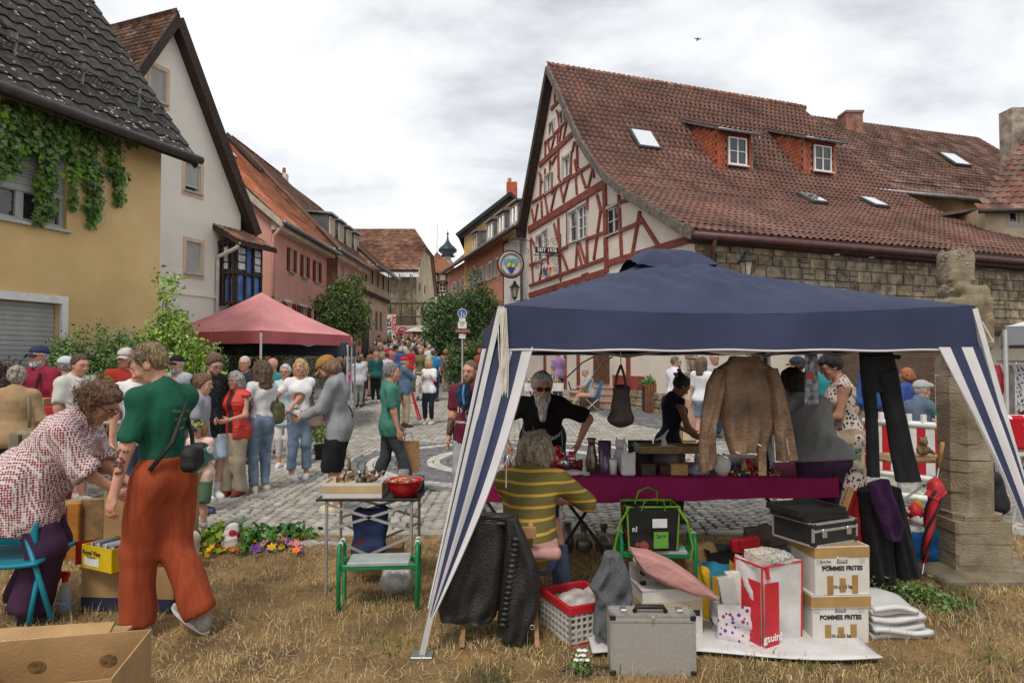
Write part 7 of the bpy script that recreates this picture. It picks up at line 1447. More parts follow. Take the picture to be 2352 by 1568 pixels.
crowd('woman in black and white dotted blouse and jeans',913,778,170,1.66,'f',None,hair=dict(s='bob',c=(.09,.05,.035),l=.03,g=.014),top=dict(m=spotted((.46,.47,.5),(.06,.07,.1),40,.4),sleeve=1.2,hem=-.12),bottom=dict(c=(.03,.05,.11)))
crowd('blonde woman in white jacket with patterned trousers',869,775,20,1.66,'f',None,hair=dict(s='bob',c=(.48,.36,.2),l=.04,g=.014),top=dict(c=(.62,.61,.58),sleeve=1.5,hem=-.1),bottom=dict(m=spotted((.35,.34,.32),(.06,.06,.07),30,.4)))
crowd('blonde person in pale shirt beside the white jacket woman',879,774,-15,1.68,'f',None,hair=dict(s='bob',c=(.5,.38,.2),l=.04,g=.012),top=dict(c=(.50,.47,.42),sleeve=.9))
crowd('dark-haired man in charcoal t-shirt at the left of the crowd',866,764,200,1.76,'m',None,hair=BH,top=dict(c=(.03,.03,.034),sleeve=.8))
crowd('man in dark shirt at the back of the crowd by the cream barn',886,761,190,1.76,'m',None,hair=BH,top=dict(c=(.04,.04,.05),sleeve=.9))
crowd('auburn-haired woman in black top and grey trousers',896,777,10,1.66,'f',None,hair=dict(s='bob',c=(.22,.08,.04),l=.03,g=.014),top=dict(c=BLK,sleeve=.8),bottom=dict(c=(.3,.3,.3)))
crowd('long-haired woman in white dress facing down the street',933,772,178,1.70,'f',None,hair=dict(s='long',c=(.2,.1,.05),l=.18,g=.012),top=dict(c=(.62,.6,.56),sleeve=.8,hem=-.1),bottom=dict(t='skirt',c=(.4,.38,.36),len=.45,flare=.05))
crowd('tall man in khaki hat and tan shirt at the back of the crowd',903,757,185,1.80,'m',None,hair=GH,cap=dict(c=(.35,.30,.22)),top=dict(c=(.36,.31,.24),sleeve=.9))
for i_,(lb,px,hy,fc,sx,hc_,tc)in enumerate((('grey-haired woman in pale top deep in the crowd',927,771,170,'f',(.5,.48,.46),(.45,.42,.4)),('man in blue shirt deep in the crowd',940,768,185,'m',(.1,.07,.05),(.06,.1,.2)),('woman in beige coat deep in the crowd',954,775,160,'f',(.45,.4,.33),(.4,.34,.26)),('man in dark cap at the top of the street',946,766,190,'m',(.03,.03,.04),(.05,.05,.06)),('person in turquoise t-shirt right of the crowd',983,774,8,'m',(.12,.08,.06),(.10,.36,.46)),('person in black vest with backpack near the tree',1006,786,-15,'f',(.12,.06,.04),(.02,.02,.022)),('person with grey hair in white shirt by the tree',973,781,175,'m',(.5,.48,.46),(.55,.54,.52)),('man in black jacket near the beer table',920,766,10,'m',(.04,.03,.03),(.03,.03,.035)),('person in olive jacket near the crowd centre',905,769,5,'m',(.16,.1,.06),(.12,.12,.07)),('woman in red blouse half hidden in the crowd',959,770,175,'f',(.2,.1,.05),(.35,.06,.06)),('person in brown top bending at the bicycle stand',853,797,60,'f',(.05,.03,.03),(.28,.14,.09)))):
 crowd(lb,px,hy,fc,random.uniform(1.64,1.76),sx,None,hair=dict(s='short' if sx=='m' else 'bob',c=hc_,l=.04,g=.012),top=dict(c=tc,sleeve=random.choice((.8,.9,1.8))),bottom=dict(c=random.choice((DDEN,BLK,KHA,GRY))))
crowd('woman in patterned brown skirt standing under the dark canopy',781,819,20,1.62,'f',None,hair=dict(s='bob',c=(.2,.12,.06),l=.05),top=dict(c=(.05,.045,.05),sleeve=.8),bottom=dict(t='skirt',m=spotted((.40,.33,.27),(.03,.025,.025),26,.36),len=.45,flare=.04))
crowd('person in grey t-shirt with red bag beside the dark canopy',803,798,185,1.68,'f',None,hair=dict(s='bob',c=(.25,.13,.06),l=.05,g=.014),top=dict(c=(.25,.25,.27),sleeve=.8))
# ================================================================ stall goods and furniture
def c3(*a):return mat(tuple(a[:3]),*(a[3:]or(.6,.12,8)))
CARD=mat((.36,.22,.10),.9,.12,5,bump=.15,bscale=90);CARDW=mat((.60,.57,.52),.85,.08,5);TAPE=mat((.33,.19,.07),.35,.1,9);WOOD=mat((.30,.165,.07),.6,.3,6,stretch=(1,1,.2));BLKM=mat((.014,.014,.015),.5,.2,9);ALU=mat((.42,.41,.39),.45,.12,40,metal=.5);CHR=mat((.6,.6,.58),.25,.1,9,metal=.85);RED=mat((.50,.02,.03),.45,.12,8);INK=mat((.03,.03,.035),.7,0);GRN=mat((.01,.20,.065),.35,.1,8);PLAS=mat((.70,.71,.72),.25,.15,9,alpha=.42,spec=.5)
Z=Vector((0,0,1))
def cloth_px(t,nm,Lp,Rp,Y,m,thick=.05,folds=5,amp=.012,seed=0,nu=22,nv=30,lean=0.0,sw=.25):
 "hanging cloth: outline given by a left and a right edge, closed shell with folds, at distance Y"
 def pl(p,v):
  x=v*(len(p)-1);i=min(int(x),len(p)-2);f=x-i;return p[i][0]+(p[i+1][0]-p[i][0])*f,p[i][1]+(p[i+1][1]-p[i][1])*f
 def fn(u,v,s):
  a,b=pl(Lp,v),pl(Rp,v);x,y=a[0]+(b[0]-a[0])*u,a[1]+(b[1]-a[1])*u;e=min(1,4*u*(1-u)*1.6)**.5
  w=sin(u*folds*6.28+1.3*sin(v*5+seed)+seed)*.7+.5*sin(u*folds*3.1-v*7+seed*2)+.35*sin(v*19+u*9+seed);w=w*amp*(.35+.65*v)*e
  p=P(x,y,Y+lean*v);p.y+=(-thick*.5*e*s)+(w if s>0 else w*.5)+(.05*amp)*s;return p
 q=MB().grid(lambda u,v:fn(u,v,1),nu,nv);q.grid(lambda u,v:fn(1-u,v,-1),nu,nv)
 for vv in(0,1):q.add([fn(k/nu,vv,1)for k in range(nu+1)]+[fn(k/nu,vv,-1)for k in range(nu+1)],[(k,k+1,nu+2+k,nu+1+k)for k in range(nu)])
 return part(t,nm,q,m,True)
def at(px,py,Y):return P(px,py,Y)
def sdf_obj(t,nm,lo,hi,h,fn,m,w=(.006,30,1),local=False):
 S=SDF(lo,hi,h);fn(S)
 if w:S.wrinkle(w[0],w[1],w[2],w[3]if len(w)>3 else(1,1,.6))
 V,Q=S.mesh();me=np_mesh(nm,V,Q,m,True);return part(t,nm,me,None,local=local)if t else link(nm,me)
def carton(name,label,c,w,d,h,rz,m=CARD,open_=True,t=.006,flaps=(),cat='box',inner=None,stripe=None,writing=(),lid=0):
 "cardboard box: four walls, floor, optional flaps and lettering on the front; c = base centre"
 T_=thing(name,label,cat,c,rz);q=MB()
 for sx in(-1,1):q.box((sx*(w/2-t/2),0,h/2),(t,d,h));q.box((0,sx*(d/2-t/2),h/2),(w-2*t,t,h))
 q.box((0,0,t),(w-2*t,d-2*t,t))
 if not open_:q.box((0,0,h+t/2),(w+.012,d+.012,t));
 if lid:q.box((0,0,h-lid/2),(w+.016,d+.016,lid));q.box((0,0,h+.003),(w+.012,d+.012,.005))
 part(T_,'walls',q,m,local=True)
 for(e,a,ln)in flaps:
  ax=Vector((1,0,0))if e in 'fb' else Vector((0,1,0));y={'f':-d/2,'b':d/2,'l':-w/2,'r':w/2}[e];out={'f':Vector((0,-1,0)),'b':Vector((0,1,0)),'l':Vector((-1,0,0)),'r':Vector((1,0,0))}[e];o=out*abs(y)+Z*h;dr=out*sin(a)+Z*cos(a);hw_=(w if e in 'fb' else d)/2-.005
  part(T_,'flap',MB().prism([o-ax*hw_,o+ax*hw_,o+ax*hw_*.97+dr*ln,o-ax*hw_*.97+dr*ln],dr.cross(ax)*t),m,local=True)
 if stripe:part(T_,'tape',MB().box((0,0,stripe[0]),(w+.004+(.016 if lid else 0),d+.004+(.016 if lid else 0),stripe[1])),stripe[2],local=True)
 for(s,sz,x,z,mm,bo)in writing:
  me=text_mesh(s,sz,bo);me.transform(basis(Vector((1,0,0)),Z,Vector((0,-1,0)),Vector((x,-d/2-.0015,z))));me.materials.clear();me.materials.append(mm);link('lettering',me,T_,True)
 return T_
def bag(name,label,c,w,d,h,rz,m,taper=1.1,handles=None,hm=None,cat='bag',trim=None,soft=.012,sides=None,writing=()):
 T_=thing(name,label,cat,c,rz);n=10;q=MB()
 def ring(v):return[(-w/2,-d/2),(w/2,-d/2),(w/2,d/2),(-w/2,d/2)]
 r0=random.uniform(0,9)
 for k in range(4):
  a,b=ring(0)[k],ring(0)[(k+1)%4]
  def f(u,v,a=a,b=b):
   x=a[0]+(b[0]-a[0])*u;y=a[1]+(b[1]-a[1])*u;s=1+(taper-1)*v;wv=soft*sin(u*7+v*9+r0+k)*sin(pi*u)+soft*.8*sin(v*15+u*4+r0)*sin(pi*u)
   nx,ny=(b[1]-a[1]),-(b[0]-a[0]);L_=sqrt(nx*nx+ny*ny);return Vector((x*s+nx/L_*wv,y*s+ny/L_*wv,h*v*(1-.04*sin(u*5+r0+k))))
  q.grid(f,n,n,mi=k%2)
 q.add([(x,y,.004)for x,y in ring(0)],[(0,1,2,3)]);part(T_,'sides',q,[m,sides or m],True,local=True)
 if trim:
  for x,y in ring(0):part(T_,'trim',MB().tube([(x,y,0),(x*taper,y*taper,h)],.006,5),trim,local=True)
  part(T_,'rim',MB().tube([(x*taper,y*taper,h*.99)for x,y in ring(0)],.007,5,closed=True),trim,local=True)
 for(y,ht,dx)in handles or():part(T_,'handle',MB().tube([(-w*.22*taper,y,h*.9),(-w*.2+dx,y*1.2,h+ht*.7),(dx,y*1.3,h+ht),(w*.2+dx,y*1.2,h+ht*.7),(w*.22*taper,y,h*.9)],.012,6,flat=.3),hm or m,local=True)
 for(s,sz,x,z,mm,bo)in writing:
  me=text_mesh(s,sz,bo);me.transform(basis(Vector((1,0,0)),Z,Vector((0,-1,0)),Vector((x,-d/2*(1+(taper-1)*z/h)-soft-.004,z))));me.materials.clear();me.materials.append(mm);link('lettering',me,T_,True)
 return T_
def case(name,label,c,w,d,h,rz,m,edge=ALU,tiltx=0,handle='top'):
 "metal-edged case; c base centre, width x, thickness y, height z"
 T_=thing(name,label,'case',c,rz);part(T_,'shell',MB().rbox((0,0,h/2),(w,d,h),.008),m,local=True);q=MB();e=.012
 for sx in(-1,1):
  for sy in(-1,1):q.box((sx*(w/2-.004),sy*(d/2-.004),h/2),(e,e,h+.004))
  for sz in(0,1):q.box((sx*(w/2-.004),0,sz*h),(e,d,e));q.box((0,sx*(d/2-.004),sz*h),(w,e,e))
 part(T_,'edge_strip',q,edge,local=True)
 for sx in(-1,1):
  for z in(.0,h):part(T_,'corner_cap',MB().rbox((sx*(w/2-.012),-d/2+.01,z+(.012 if z==0 else-.012)),(.03,.034,.032),.006),BLKM,local=True)
 return T_
MAG=mat((.25,.006,.075),.85,.12,4,bump=.15,bscale=300);mt=thing('stall_table','long folding stall table covered with magenta cloth under the navy canopy','table',(1.1,5.2,0));X0,X1,TY0,TY1,TZ=-.27,2.42,4.88,5.62,.745
q=MB();q.rbox((1.08,5.25,TZ-.03),(2.66,.72,.04),.008);part(mt,'table_top',q,CARD)
for x in(-.1,.55,1.15,2.2):
 for sy in(-1,1):part(mt,'leg',MB().cyl((x-.28*sy,5.0,.02),(x+.28*sy,5.5,TZ-.06),.013,n=6),BLKM)
f_=lambda u,v:(X0+(X1-X0)*u,TY0-.02-.012*sin(u*23)*v-.01*sin(u*51+2)*v,TZ-.148*v-.012*v*sin(u*5)-.02*(1-u)*v)
cl=thing('magenta_cloth','magenta tablecloth hanging over the front edge of the stall table','tablecloth',(1.1,4.9,TZ));q=MB().grid(lambda u,v:(X0+(X1-X0)*u,TY0-.02+(TY1-TY0+.04)*v,TZ+.004*sin(u*40)*sin(v*7)),60,8,thick=-.004);q.grid(f_,90,8);part(cl,'cloth',q,MAG,True)
part(cl,'hanging_corner',MB().grid(lambda u,v:(X1+.004+.03*sin(v*4+u*7),TY0+(TY1-TY0)*u,TZ-(.15+.22*u)*v),12,8),MAG,True)
part(cl,'hanging_corner',MB().grid(lambda u,v:(X0-.01-.02*v*sin(u*9),TY0+(TY1-TY0)*u,TZ-.16*v),12,6),MAG,True)
def lath(name,label,cat,x,y,prof,m,z=None,n=18,extra=None,R=None):
 t=thing(name,label,cat,(x,y,TZ+.004 if z is None else z));part(t,'body',MB().lathe(prof,(0,0,0),n,R=R,close=True),m,True,local=True)
 if extra:extra(t)
 return t
def tx(px,Y=5.1):return PX(px,Y)
lath('metal_jug','slim chrome and dark jug with pointed spout on the magenta table','jug',tx(1358),5.1,[(.04,0),(.048,.05),(.042,.13),(.028,.2),(.026,.24),(.04,.27)],mat((.16,.12,.09),.18,.7,7,metal=.7),extra=lambda t:part(t,'handle',MB().tube([(.03,0,.24),(.075,0,.2),(.07,0,.1),(.042,0,.07)],.006,6),CHR,local=True))
lath('purple_vase','tall smoky purple glass vase on the magenta table','vase',tx(1387),5.08,[(.045,0),(.046,.02),(.052,.25),(.049,.25),(.044,.03)],mat((.09,.045,.10),.12,.2,5,spec=.7))
lath('small_white_vase','small white vase with painted flower on the table','vase',tx(1405),5.05,[(.028,0),(.03,.06),(.036,.115),(.032,.115)],WHITE)
t=thing('cat_figurine','white ceramic cat figurine with glossy ears on the table','figurine',(tx(1431),5.25,TZ+.004));sdf_obj(t,'cat_body',(-.09,-.09,-.01),(.09,.09,.3),.006,lambda S:(S.ell((0,0,.09),(.055,.06,.09)),S.ell((0,-.015,.20),(.045,.045,.042),.02),S.cone((-.028,-.01,.225),(-.034,-.01,.262),.014,.004,.01),S.cone((.028,-.01,.225),(.034,-.01,.262),.014,.004,.01),S.ell((0,-.055,.195),(.018,.014,.012),.01),S.cone((-.025,-.045,.1),(-.025,-.055,.015),.016,.02,.02),S.cone((.025,-.045,.1),(.025,-.055,.015),.016,.02,.02)),mat((.72,.71,.69),.2,.04,9),None,True)
t=thing('white_bottle_vase','white relief bottle-shaped vase with square shoulders on the table','vase',(tx(1440,5.0),4.98,TZ+.004));sdf_obj(t,'vase_body',(-.08,-.06,-.01),(.08,.06,.26),.006,lambda S:(S.box((0,0,.085),(.055,.03,.085),.02),S.cone((-.02,0,.15),(-.022,0,.235),.016,.016,.02),S.cone((.03,0,.15),(.05,0,.175),.02,.01,.02)),mat((.70,.69,.67),.35,.05,30,bump=.5,bscale=120),(.0015,140,3),True)
t=thing('black_board','black display board with small green sticker leaning on the table','board',(tx(1482),5.3,TZ+.004));part(t,'panel',MB().rbox((0,0,.115),(.20,.016,.23),.003,Rx(-14)),BLKM,local=True);part(t,'sticker',MB().box((-.07,-.03,.195),(.03,.004,.014),Rx(-14)),c3(.05,.6,.08),local=True)
t=thing('wooden_tray','long wooden tray with raised rims standing above the goods','tray',(tx(1535,5.15),5.15,TZ+.16));q=MB().box((0,0,.005),(.5,.2,.012))
for sy in(-1,1):q.box((0,sy*.1,.03),(.52,.014,.05));q.box((sy*.255,0,.035),(.014,.2,.06))
part(t,'tray_body',q,mat((.22,.14,.055),.35,.3,8),local=True)
lath('tray_support_box','grey ribbed box carrying the wooden tray','box',tx(1535,5.2),5.2,[(.13,0),(.13,.158)],mat((.10,.085,.085),.7,.2,8),n=4)
t=thing('whale_tail_figure','pale wooden whale tail figure on the tray','figurine',(tx(1525,5.1),5.1,TZ+.172));sdf_obj(t,'figure',(-.14,-.05,-.01),(.16,.05,.2),.006,lambda S:(S.ell((.03,0,.025),(.09,.03,.025)),S.cone((-.0,0,.03),(-.01,0,.11),.025,.014,.02),S.cone((-.01,0,.11),(-.07,0,.085),.012,.006,.01),S.cone((-.01,0,.11),(.03,0,.165),.012,.006,.01)),mat((.52,.48,.43),.5,.1,20),None,True)
t=thing('apple_ornament','glossy red ceramic apples standing on the table','ornament',(tx(1286,5.35),5.35,TZ+.004));part(t,'apple',MB().ball((0,0,.06),(.06,.06,.058)),mat((.45,.01,.015),.12,.1,8,spec=.7),True,local=True);part(t,'apple',MB().ball((-.02,.03,.145),(.035,.035,.033)),mat((.45,.01,.015),.12,.1,8,spec=.7),True,local=True);part(t,'stem',MB().cyl((0,0,.11),(.01,0,.14),.005),WOOD,local=True)
lath('silver_funnel_cup','tilted silver metal funnel cup on the table','cup',tx(1306,5.2),5.15,[(.012,0),(.02,.03),(.055,.09),(.05,.09)],CHR,R=Ry(-40),z=TZ+.03)
t=thing('toy_chair','small red wooden doll chair on the table','toy',(tx(1314,5.35),5.35,TZ+.004));q=MB()
for x in(-.025,.025):q.box((x,.02,.065),(.008,.008,.13));q.box((x,-.02,.03),(.008,.008,.06))
part(t,'legs',q,RED,local=True);part(t,'seat',MB().box((0,0,.06),(.06,.055,.008)),RED,local=True);part(t,'backrest',MB().box((0,.02,.115),(.055,.006,.03)).box((0,.02,.085),(.055,.006,.012)),RED,local=True)
lath('wicker_basket','shallow woven orange basket on the table','basket',tx(1338,5.4),5.4,[(.06,0),(.085,.04),(.08,.04),(.055,.006)],mat((.36,.16,.05),.8,.35,60,bump=.6,bscale=150))
lath('white_plate_stack','stack of small white plates and saucers on the table','plates',tx(1318,5.05),5.02,[(.04,0),(.085,.016),(.085,.022),(.04,.03),(.04,.034)],WHITE)
lath('candle_holder','glass candle holder with white candle on the table','candle',tx(1342,5.0),5.02,[(.045,0),(.04,.02),(.012,.03),(.02,.05),(.011,.052),(.011,.12)],mat((.5,.5,.48),.2,.1,8))
for(nm,lb,px,Y,d,m)in(('white_carton','flat white carton lying open on the table',1308,4.98,(.12,.06,.035),CARDW),('dark_pouch','crumpled black pouch beside the white carton',1272,4.99,(.09,.07,.05),BLKM),('jewellery_tray','grey velvet jewellery tray with silver pieces',1705,5.45,(.3,.2,.03),mat((.2,.21,.23),.5,.5,50)),('flat_book','stack of flat magazines at the left end of the table',1135,5.3,(.24,.18,.05),mat((.3,.2,.17),.6,.5,12)),('plastic_tub','lilac plastic tray at the front left of the table',1128,4.98,(.17,.1,.035),mat((.42,.30,.42),.4,.1,9)),('woven_case','tan woven bamboo case on the table',1557,5.02,(.13,.09,.085),mat((.42,.27,.11),.7,.4,40,stretch=(1,1,6))),('brown_leather_purse','dark brown leather purse on the table',1487,5.0,(.11,.08,.09),mat((.05,.03,.022),.5,.3,12)),('dark_red_jar','dark red glass jar beside the purse',1523,5.02,(.08,.08,.08),mat((.05,.012,.014),.3,.2,8)),('open_cutlery_case','open aluminium case with shiny contents at the back of the table',1690,5.5,(.34,.22,.07),ALU),('silver_box','small silver box at the left of the table',1195,5.45,(.12,.1,.05),CHR),('crystal_bowls','row of cut glass bowls at the left end of the table',1120,5.15,(.26,.1,.05),mat((.55,.55,.57),.12,.5,60,spec=.7))):
 t=thing(nm,lb,'goods',(tx(px,Y),Y,TZ+.004),random.uniform(-.2,.2));part(t,'body',MB().rbox((0,0,d[2]/2),d,.008),m,local=True);part(t,'top_edge',MB().rbox((0,0,d[2]-.004),(d[0]+.006,d[1]+.006,.012),.003),m,local=True)
t=thing('egg_vase','large glossy white egg-shaped vase at the right of the table','vase',(tx(1656,5.0),5.0,TZ+.004));part(t,'body',MB().lathe([(.04,0),(.062,.05),(.066,.09),(.05,.14),(.028,.165),(.024,.162)],(0,0,0),20,close=True),mat((.62,.61,.58),.15,.04,8),True,local=True)
t=thing('patterned_cloth_bundle','bundled pink and blue patterned scarf on the table','cloth',(tx(1602,5.0),5.0,TZ));sdf_obj(t,'bundle',(-.1,-.07,0),(.1,.07,.1),.008,lambda S:(S.ell((0,0,.035),(.085,.05,.04)),S.ell((-.03,0,.05),(.05,.04,.035))),mat((.28,.16,.2),.8,.7,30,hue=(.35,.36,.42)),(.006,60,4),True)
lath('red_cone_box','red heart-shaped box at the right of the table','box',tx(1716,5.25),5.25,[(.05,0),(.045,.04),(.01,.09)],RED)
q=MB();rr=random.Random(4)
for k in range(240):q.ball((tx(rr.uniform(1665,1785),5.1),rr.uniform(4.95,5.5),TZ+.012),rr.uniform(.008,.018),6,4,rr.randrange(3))
o=single('bead_jewellery',q,[mat((.25,.03,.02),.3,.3,9),mat((.03,.025,.02),.3,.2,9),mat((.55,.45,.2),.3,.2,9,metal=.6)],'scattered bead necklaces and bracelets on the magenta cloth','jewellery');o['kind']='stuff'
LEA=mat((.20,.115,.065),.55,.35,5,bump=.6,bscale=60,hue=(.30,.185,.11),spec=.4);jy=4.22
lj=thing('brown_leather_jacket','worn brown leather jacket hanging from the front bar of the canopy','jacket',(tx(1722,jy),jy,1.3));cx=tx(1722,jy)
cloth_px(lj,'jacket_body',[(1672,828),(1640,848),(1642,900),(1652,950),(1663,1000),(1676,1042)],[(1748,828),(1782,848),(1787,900),(1783,950),(1774,1000),(1764,1034)],jy,LEA,.11,4,.016,2)
cloth_px(lj,'sleeve',[(1641,846),(1622,880),(1612,940),(1606,1000),(1605,1060),(1609,1087)],[(1668,850),(1664,900),(1653,950),(1642,990),(1645,1040),(1647,1064)],jy-.05,LEA,.08,2,.014,5)
cloth_px(lj,'sleeve',[(1758,846),(1770,900),(1775,950),(1778,980),(1781,1020),(1783,1058)],[(1785,845),(1800,890),(1812,945),(1820,985),(1828,1030),(1834,1054)],jy-.06,LEA,.08,2,.012,8)
cloth_px(lj,'collar',[(1676,818),(1668,832)],[(1744,818),(1754,832)],jy-.03,LEA,.06,2,.006,1)
part(lj,'waist_belt',MB().rbox((PX(1738,jy),jy-.075,at(0,1055,jy).z),(.05,.012,.18),.004),LEA);part(lj,'hanger_hook',MB().tube([(cx,jy,1.62),(cx,jy,1.74),(cx+.02,jy-.05,1.77)],.004,6),CHR)
q=MB()
for px,py in((1650,1040),(1662,1048),(1690,1038),(1740,1020),(1800,1010)):q.tube([at(px,py,jy-.085),at(px+8,py+4,jy-.085)],.006,5)
part(lj,'buckle',q,CHR,kind='stuff');part(lj,'zip',MB().tube([at(1806,1005,jy-.125),at(1812,1045,jy-.125)],.004,5),CHR)
DJ=mat((.010,.010,.012),.9,.3,8,bump=.2,bscale=400);bj=thing('black_jeans','black jeans hanging upside from the canopy bar beside the stone pillar','trousers',(PX(2030,4.1),4.1,1.2))
cloth_px(bj,'hips',[(1974,809),(1976,850),(1980,900)],[(2050,809),(2058,838),(2068,900)],4.1,DJ,.09,3,.008,1)
cloth_px(bj,'trouser_leg',[(1976,850),(1982,900),(1989,950),(1992,1020),(1993,1094)],[(2016,860),(2010,900),(2014,950),(2017,1020),(2017,1094)],4.1,DJ,.075,2,.008,3)
cloth_px(bj,'trouser_leg',[(2012,860),(2022,900),(2036,965),(2046,1040),(2058,1106)],[(2059,845),(2070,912),(2086,985),(2100,1050),(2114,1103)],4.08,DJ,.085,2,.009,6)
part(bj,'waistband',MB().tube([at(1983,822,4.0),at(2022,818,3.99),at(2066,820,4.0)],.014,6),DJ);part(bj,'hanger',MB().tube([at(1990,815,4.08),at(2025,800,4.08),at(2060,815,4.08)],.006,6),CHR)
HB=mat((.055,.035,.028),.4,.3,8,bump=.4,bscale=120,spec=.5);hy=4.6;hb=thing('brown_handbag','dark brown leather handbag hanging from the canopy frame','handbag',(PX(1427,hy),hy,1.2))
def hbf(S):a=lambda px,py:(PX(px,hy),hy,at(px,py,hy).z);S.cone(a(1426,900),a(1426,955),.055,.078,.03,flat=(Vector((0,1,0)),.5));S.ell(a(1424,962),(.096,.045,.05),.03);S.cone(a(1418,895),a(1436,895),.03,.03,.02)
sdf_obj(hb,'bag_body',(PX(1427,hy)-.14,hy-.1,1.08),(PX(1427,hy)+.14,hy+.1,1.5),.008,hbf,HB,(.004,50,5))
for dx in(-14,12):part(hb,'strap',MB().tube([at(1426+dx,893,hy-.03),at(1426+dx*.6,860,hy-.02),at(1426,838,hy)],.009,6),HB)
part(hb,'hook',MB().tube([at(1426,838,hy),at(1426,815,hy),at(1424,800,hy)],.004,5),CHR)
pb=thing('plastic_sleeve','crinkled clear plastic sleeve with dark poster hanging from the canopy','sleeve',at(1862,870,4.1));part(pb,'poster',MB().grid(lambda u,v:at(1848+28*u+5*v*u,812+118*v,4.1+.012*sin(u*6+v*5)),6,14,thick=.003),mat((.10,.09,.13),.25,.8,30,hue=(.34,.34,.40),spec=.7),True);part(pb,'red_sun',MB().prism([at(1861+9*cos(a),862+9*sin(a),4.08)for a in np.linspace(0,2*pi,17)[:-1]],(0,.003,0)),c3(.42,.05,.035))
tt=thing('camp_table','small black camping table with aluminium scissor legs and toys on top','table',(-1.0,4.75,0));ty0,ty1,tx0,tx1,tz=4.55,5.0,-1.36,-.64,.655
part(tt,'table_top',MB().rbox(((tx0+tx1)/2,(ty0+ty1)/2,tz),(tx1-tx0,ty1-ty0,.018),.006),BLKM)
for x in(tx0+.07,tx1-.06):
 for y in(ty0+.03,ty1-.04):part(tt,'leg',MB().cyl((x,y,0),(x,y,tz),.011,n=8),ALU)
for y in(ty0+.03,ty1-.04):
 for z0,z1 in((.62,.44),(.44,.62)):part(tt,'brace',MB().beam((tx0+.07,y,z0),(tx1-.06,y,z1),.018,.01,(0,1,0)),ALU)
 part(tt,'brace',MB().beam((tx0+.07,y,.40),(-1.0,y,.27),.018,.01,(0,1,0)),ALU);part(tt,'brace',MB().beam((-1.0,y,.27),(tx1-.06,y,.40),.018,.01,(0,1,0)),ALU)
tb_=carton('toy_animal_box','shallow cream cardboard box full of plastic toy animals',(-1.115,4.7,tz+.01),.41,.26,.105,.02,CARDW,stripe=(.06,.05,mat((.48,.35,.19),.8,.1,6)))
ANM=[mat((.30,.15,.05),.5,.4,30),mat((.05,.045,.04),.5,.2,9),mat((.45,.30,.15),.5,.5,40,hue=(.2,.09,.03)),mat((.5,.46,.4),.5,.2,9),mat((.22,.20,.19),.5,.2,9)]
def animal(x,y,z,m,k=1.0,rz=0,neck=.03,nm='toy_animal',lb=''):
 t=thing(nm,lb,'toy',(x,y,z),rz);q=MB().ball((0,0,.035*k),(.035*k,.016*k,.018*k),8,6)
 for a in(-1,1):
  for b_ in(-1,1):q.cyl((a*.022*k,b_*.009*k,0),(a*.02*k,b_*.008*k,.03*k),.004*k,n=5)
 q.tube([(.028*k,0,.04*k),(.035*k,0,.05*k+neck),(.055*k,0,.05*k+neck)],[.01*k,.007*k,.006*k],6);part(t,'body',q,m,True,local=True)
rr=random.Random(2)
for k in range(20):animal(rr.uniform(-1.28,-.95),rr.uniform(4.61,4.8),tz+.07+rr.uniform(0,.03),ANM[k%5],rr.uniform(.8,1.2),rr.uniform(0,6),rr.choice((.012,.02,.03)),'toy_animal','%s toy animal %s the cream box'%(('brown','black','spotted tan','pale','grey')[k%5],('at the left front of','in the middle of','at the right of','at the back of')[k//5]))
for o in[o for o in COL.objects if o.get('category')=='toy' and o.name.startswith('toy_animal')]:o['group']='plastic animals in the toy box'
animal(-1.17,4.86,tz+.055,ANM[2],1.5,2.6,.11,'toy_giraffe','spotted toy giraffe standing behind the box of animals');animal(-1.08,4.66,tz+.085,ANM[2],1.0,.6,.07,'toy_giraffe','smaller toy giraffe rising from the cream box')
t=thing('clear_plastic_bag','crumpled clear plastic bag at the end of the toy box','plastic bag',(-.95,4.66,tz+.1));sdf_obj(t,'film',(-.1,-.08,-.02),(.1,.08,.1),.007,lambda S:(S.ell((0,0,.02),(.075,.05,.03)),S.cone((0,0,.03),(-.02,.02,.075),.03,.012,.02)),PLAS,(.008,70,6),True)
bw=thing('red_bowl','large glossy red plastic bowl filled with small toys','bowl',(-.76,4.66,tz+.01));part(bw,'bowl',MB().lathe([(.06,0),(.085,.01),(.118,.07),(.125,.105),(.137,.11),(.137,.116),(.12,.112),(.11,.07),(.07,.02)],(0,0,0),28),mat((.42,.008,.012),.3,.08,6,spec=.5),True,local=True)
q=MB()
for k in range(80):a=rr.uniform(0,6.28);r_=rr.uniform(0,.1);q.ball((cos(a)*r_,sin(a)*r_,.1+.02*(1-r_/.1)),(rr.uniform(.008,.02),rr.uniform(.006,.014),.01),6,4,rr.randrange(5))
part(bw,'small_toys',q,[c3(.6,.3,.02),c3(.05,.05,.05),c3(.1,.25,.08),c3(.5,.1,.02),c3(.4,.38,.35)],local=True,kind='stuff')
t=thing('pink_toy_set','bright pink plastic toy set behind the red bowl','toy',(-.86,4.88,tz+.01));
for k in range(5):part(t,'pink_piece',MB().rbox((-.06+.035*k,.02*(k%2),.05+.02*(k%3)),(.13,.02,.018),.006,Rz(k*17)@Ry(k*9-20)),mat((.75,.03,.28),.35,.08,8),local=True)
lath('star_tin','grey tin printed with white stars behind the red bowl','tin',-.80,4.85,[(.04,0),(.04,.15)],spotted((.2,.19,.2),(.6,.6,.6),36,.2),z=tz+.01);lath('teal_tin','dark teal tin right of the star tin','tin',-.70,4.88,[(.05,0),(.05,.1)],c3(.02,.09,.10),z=tz+.01)
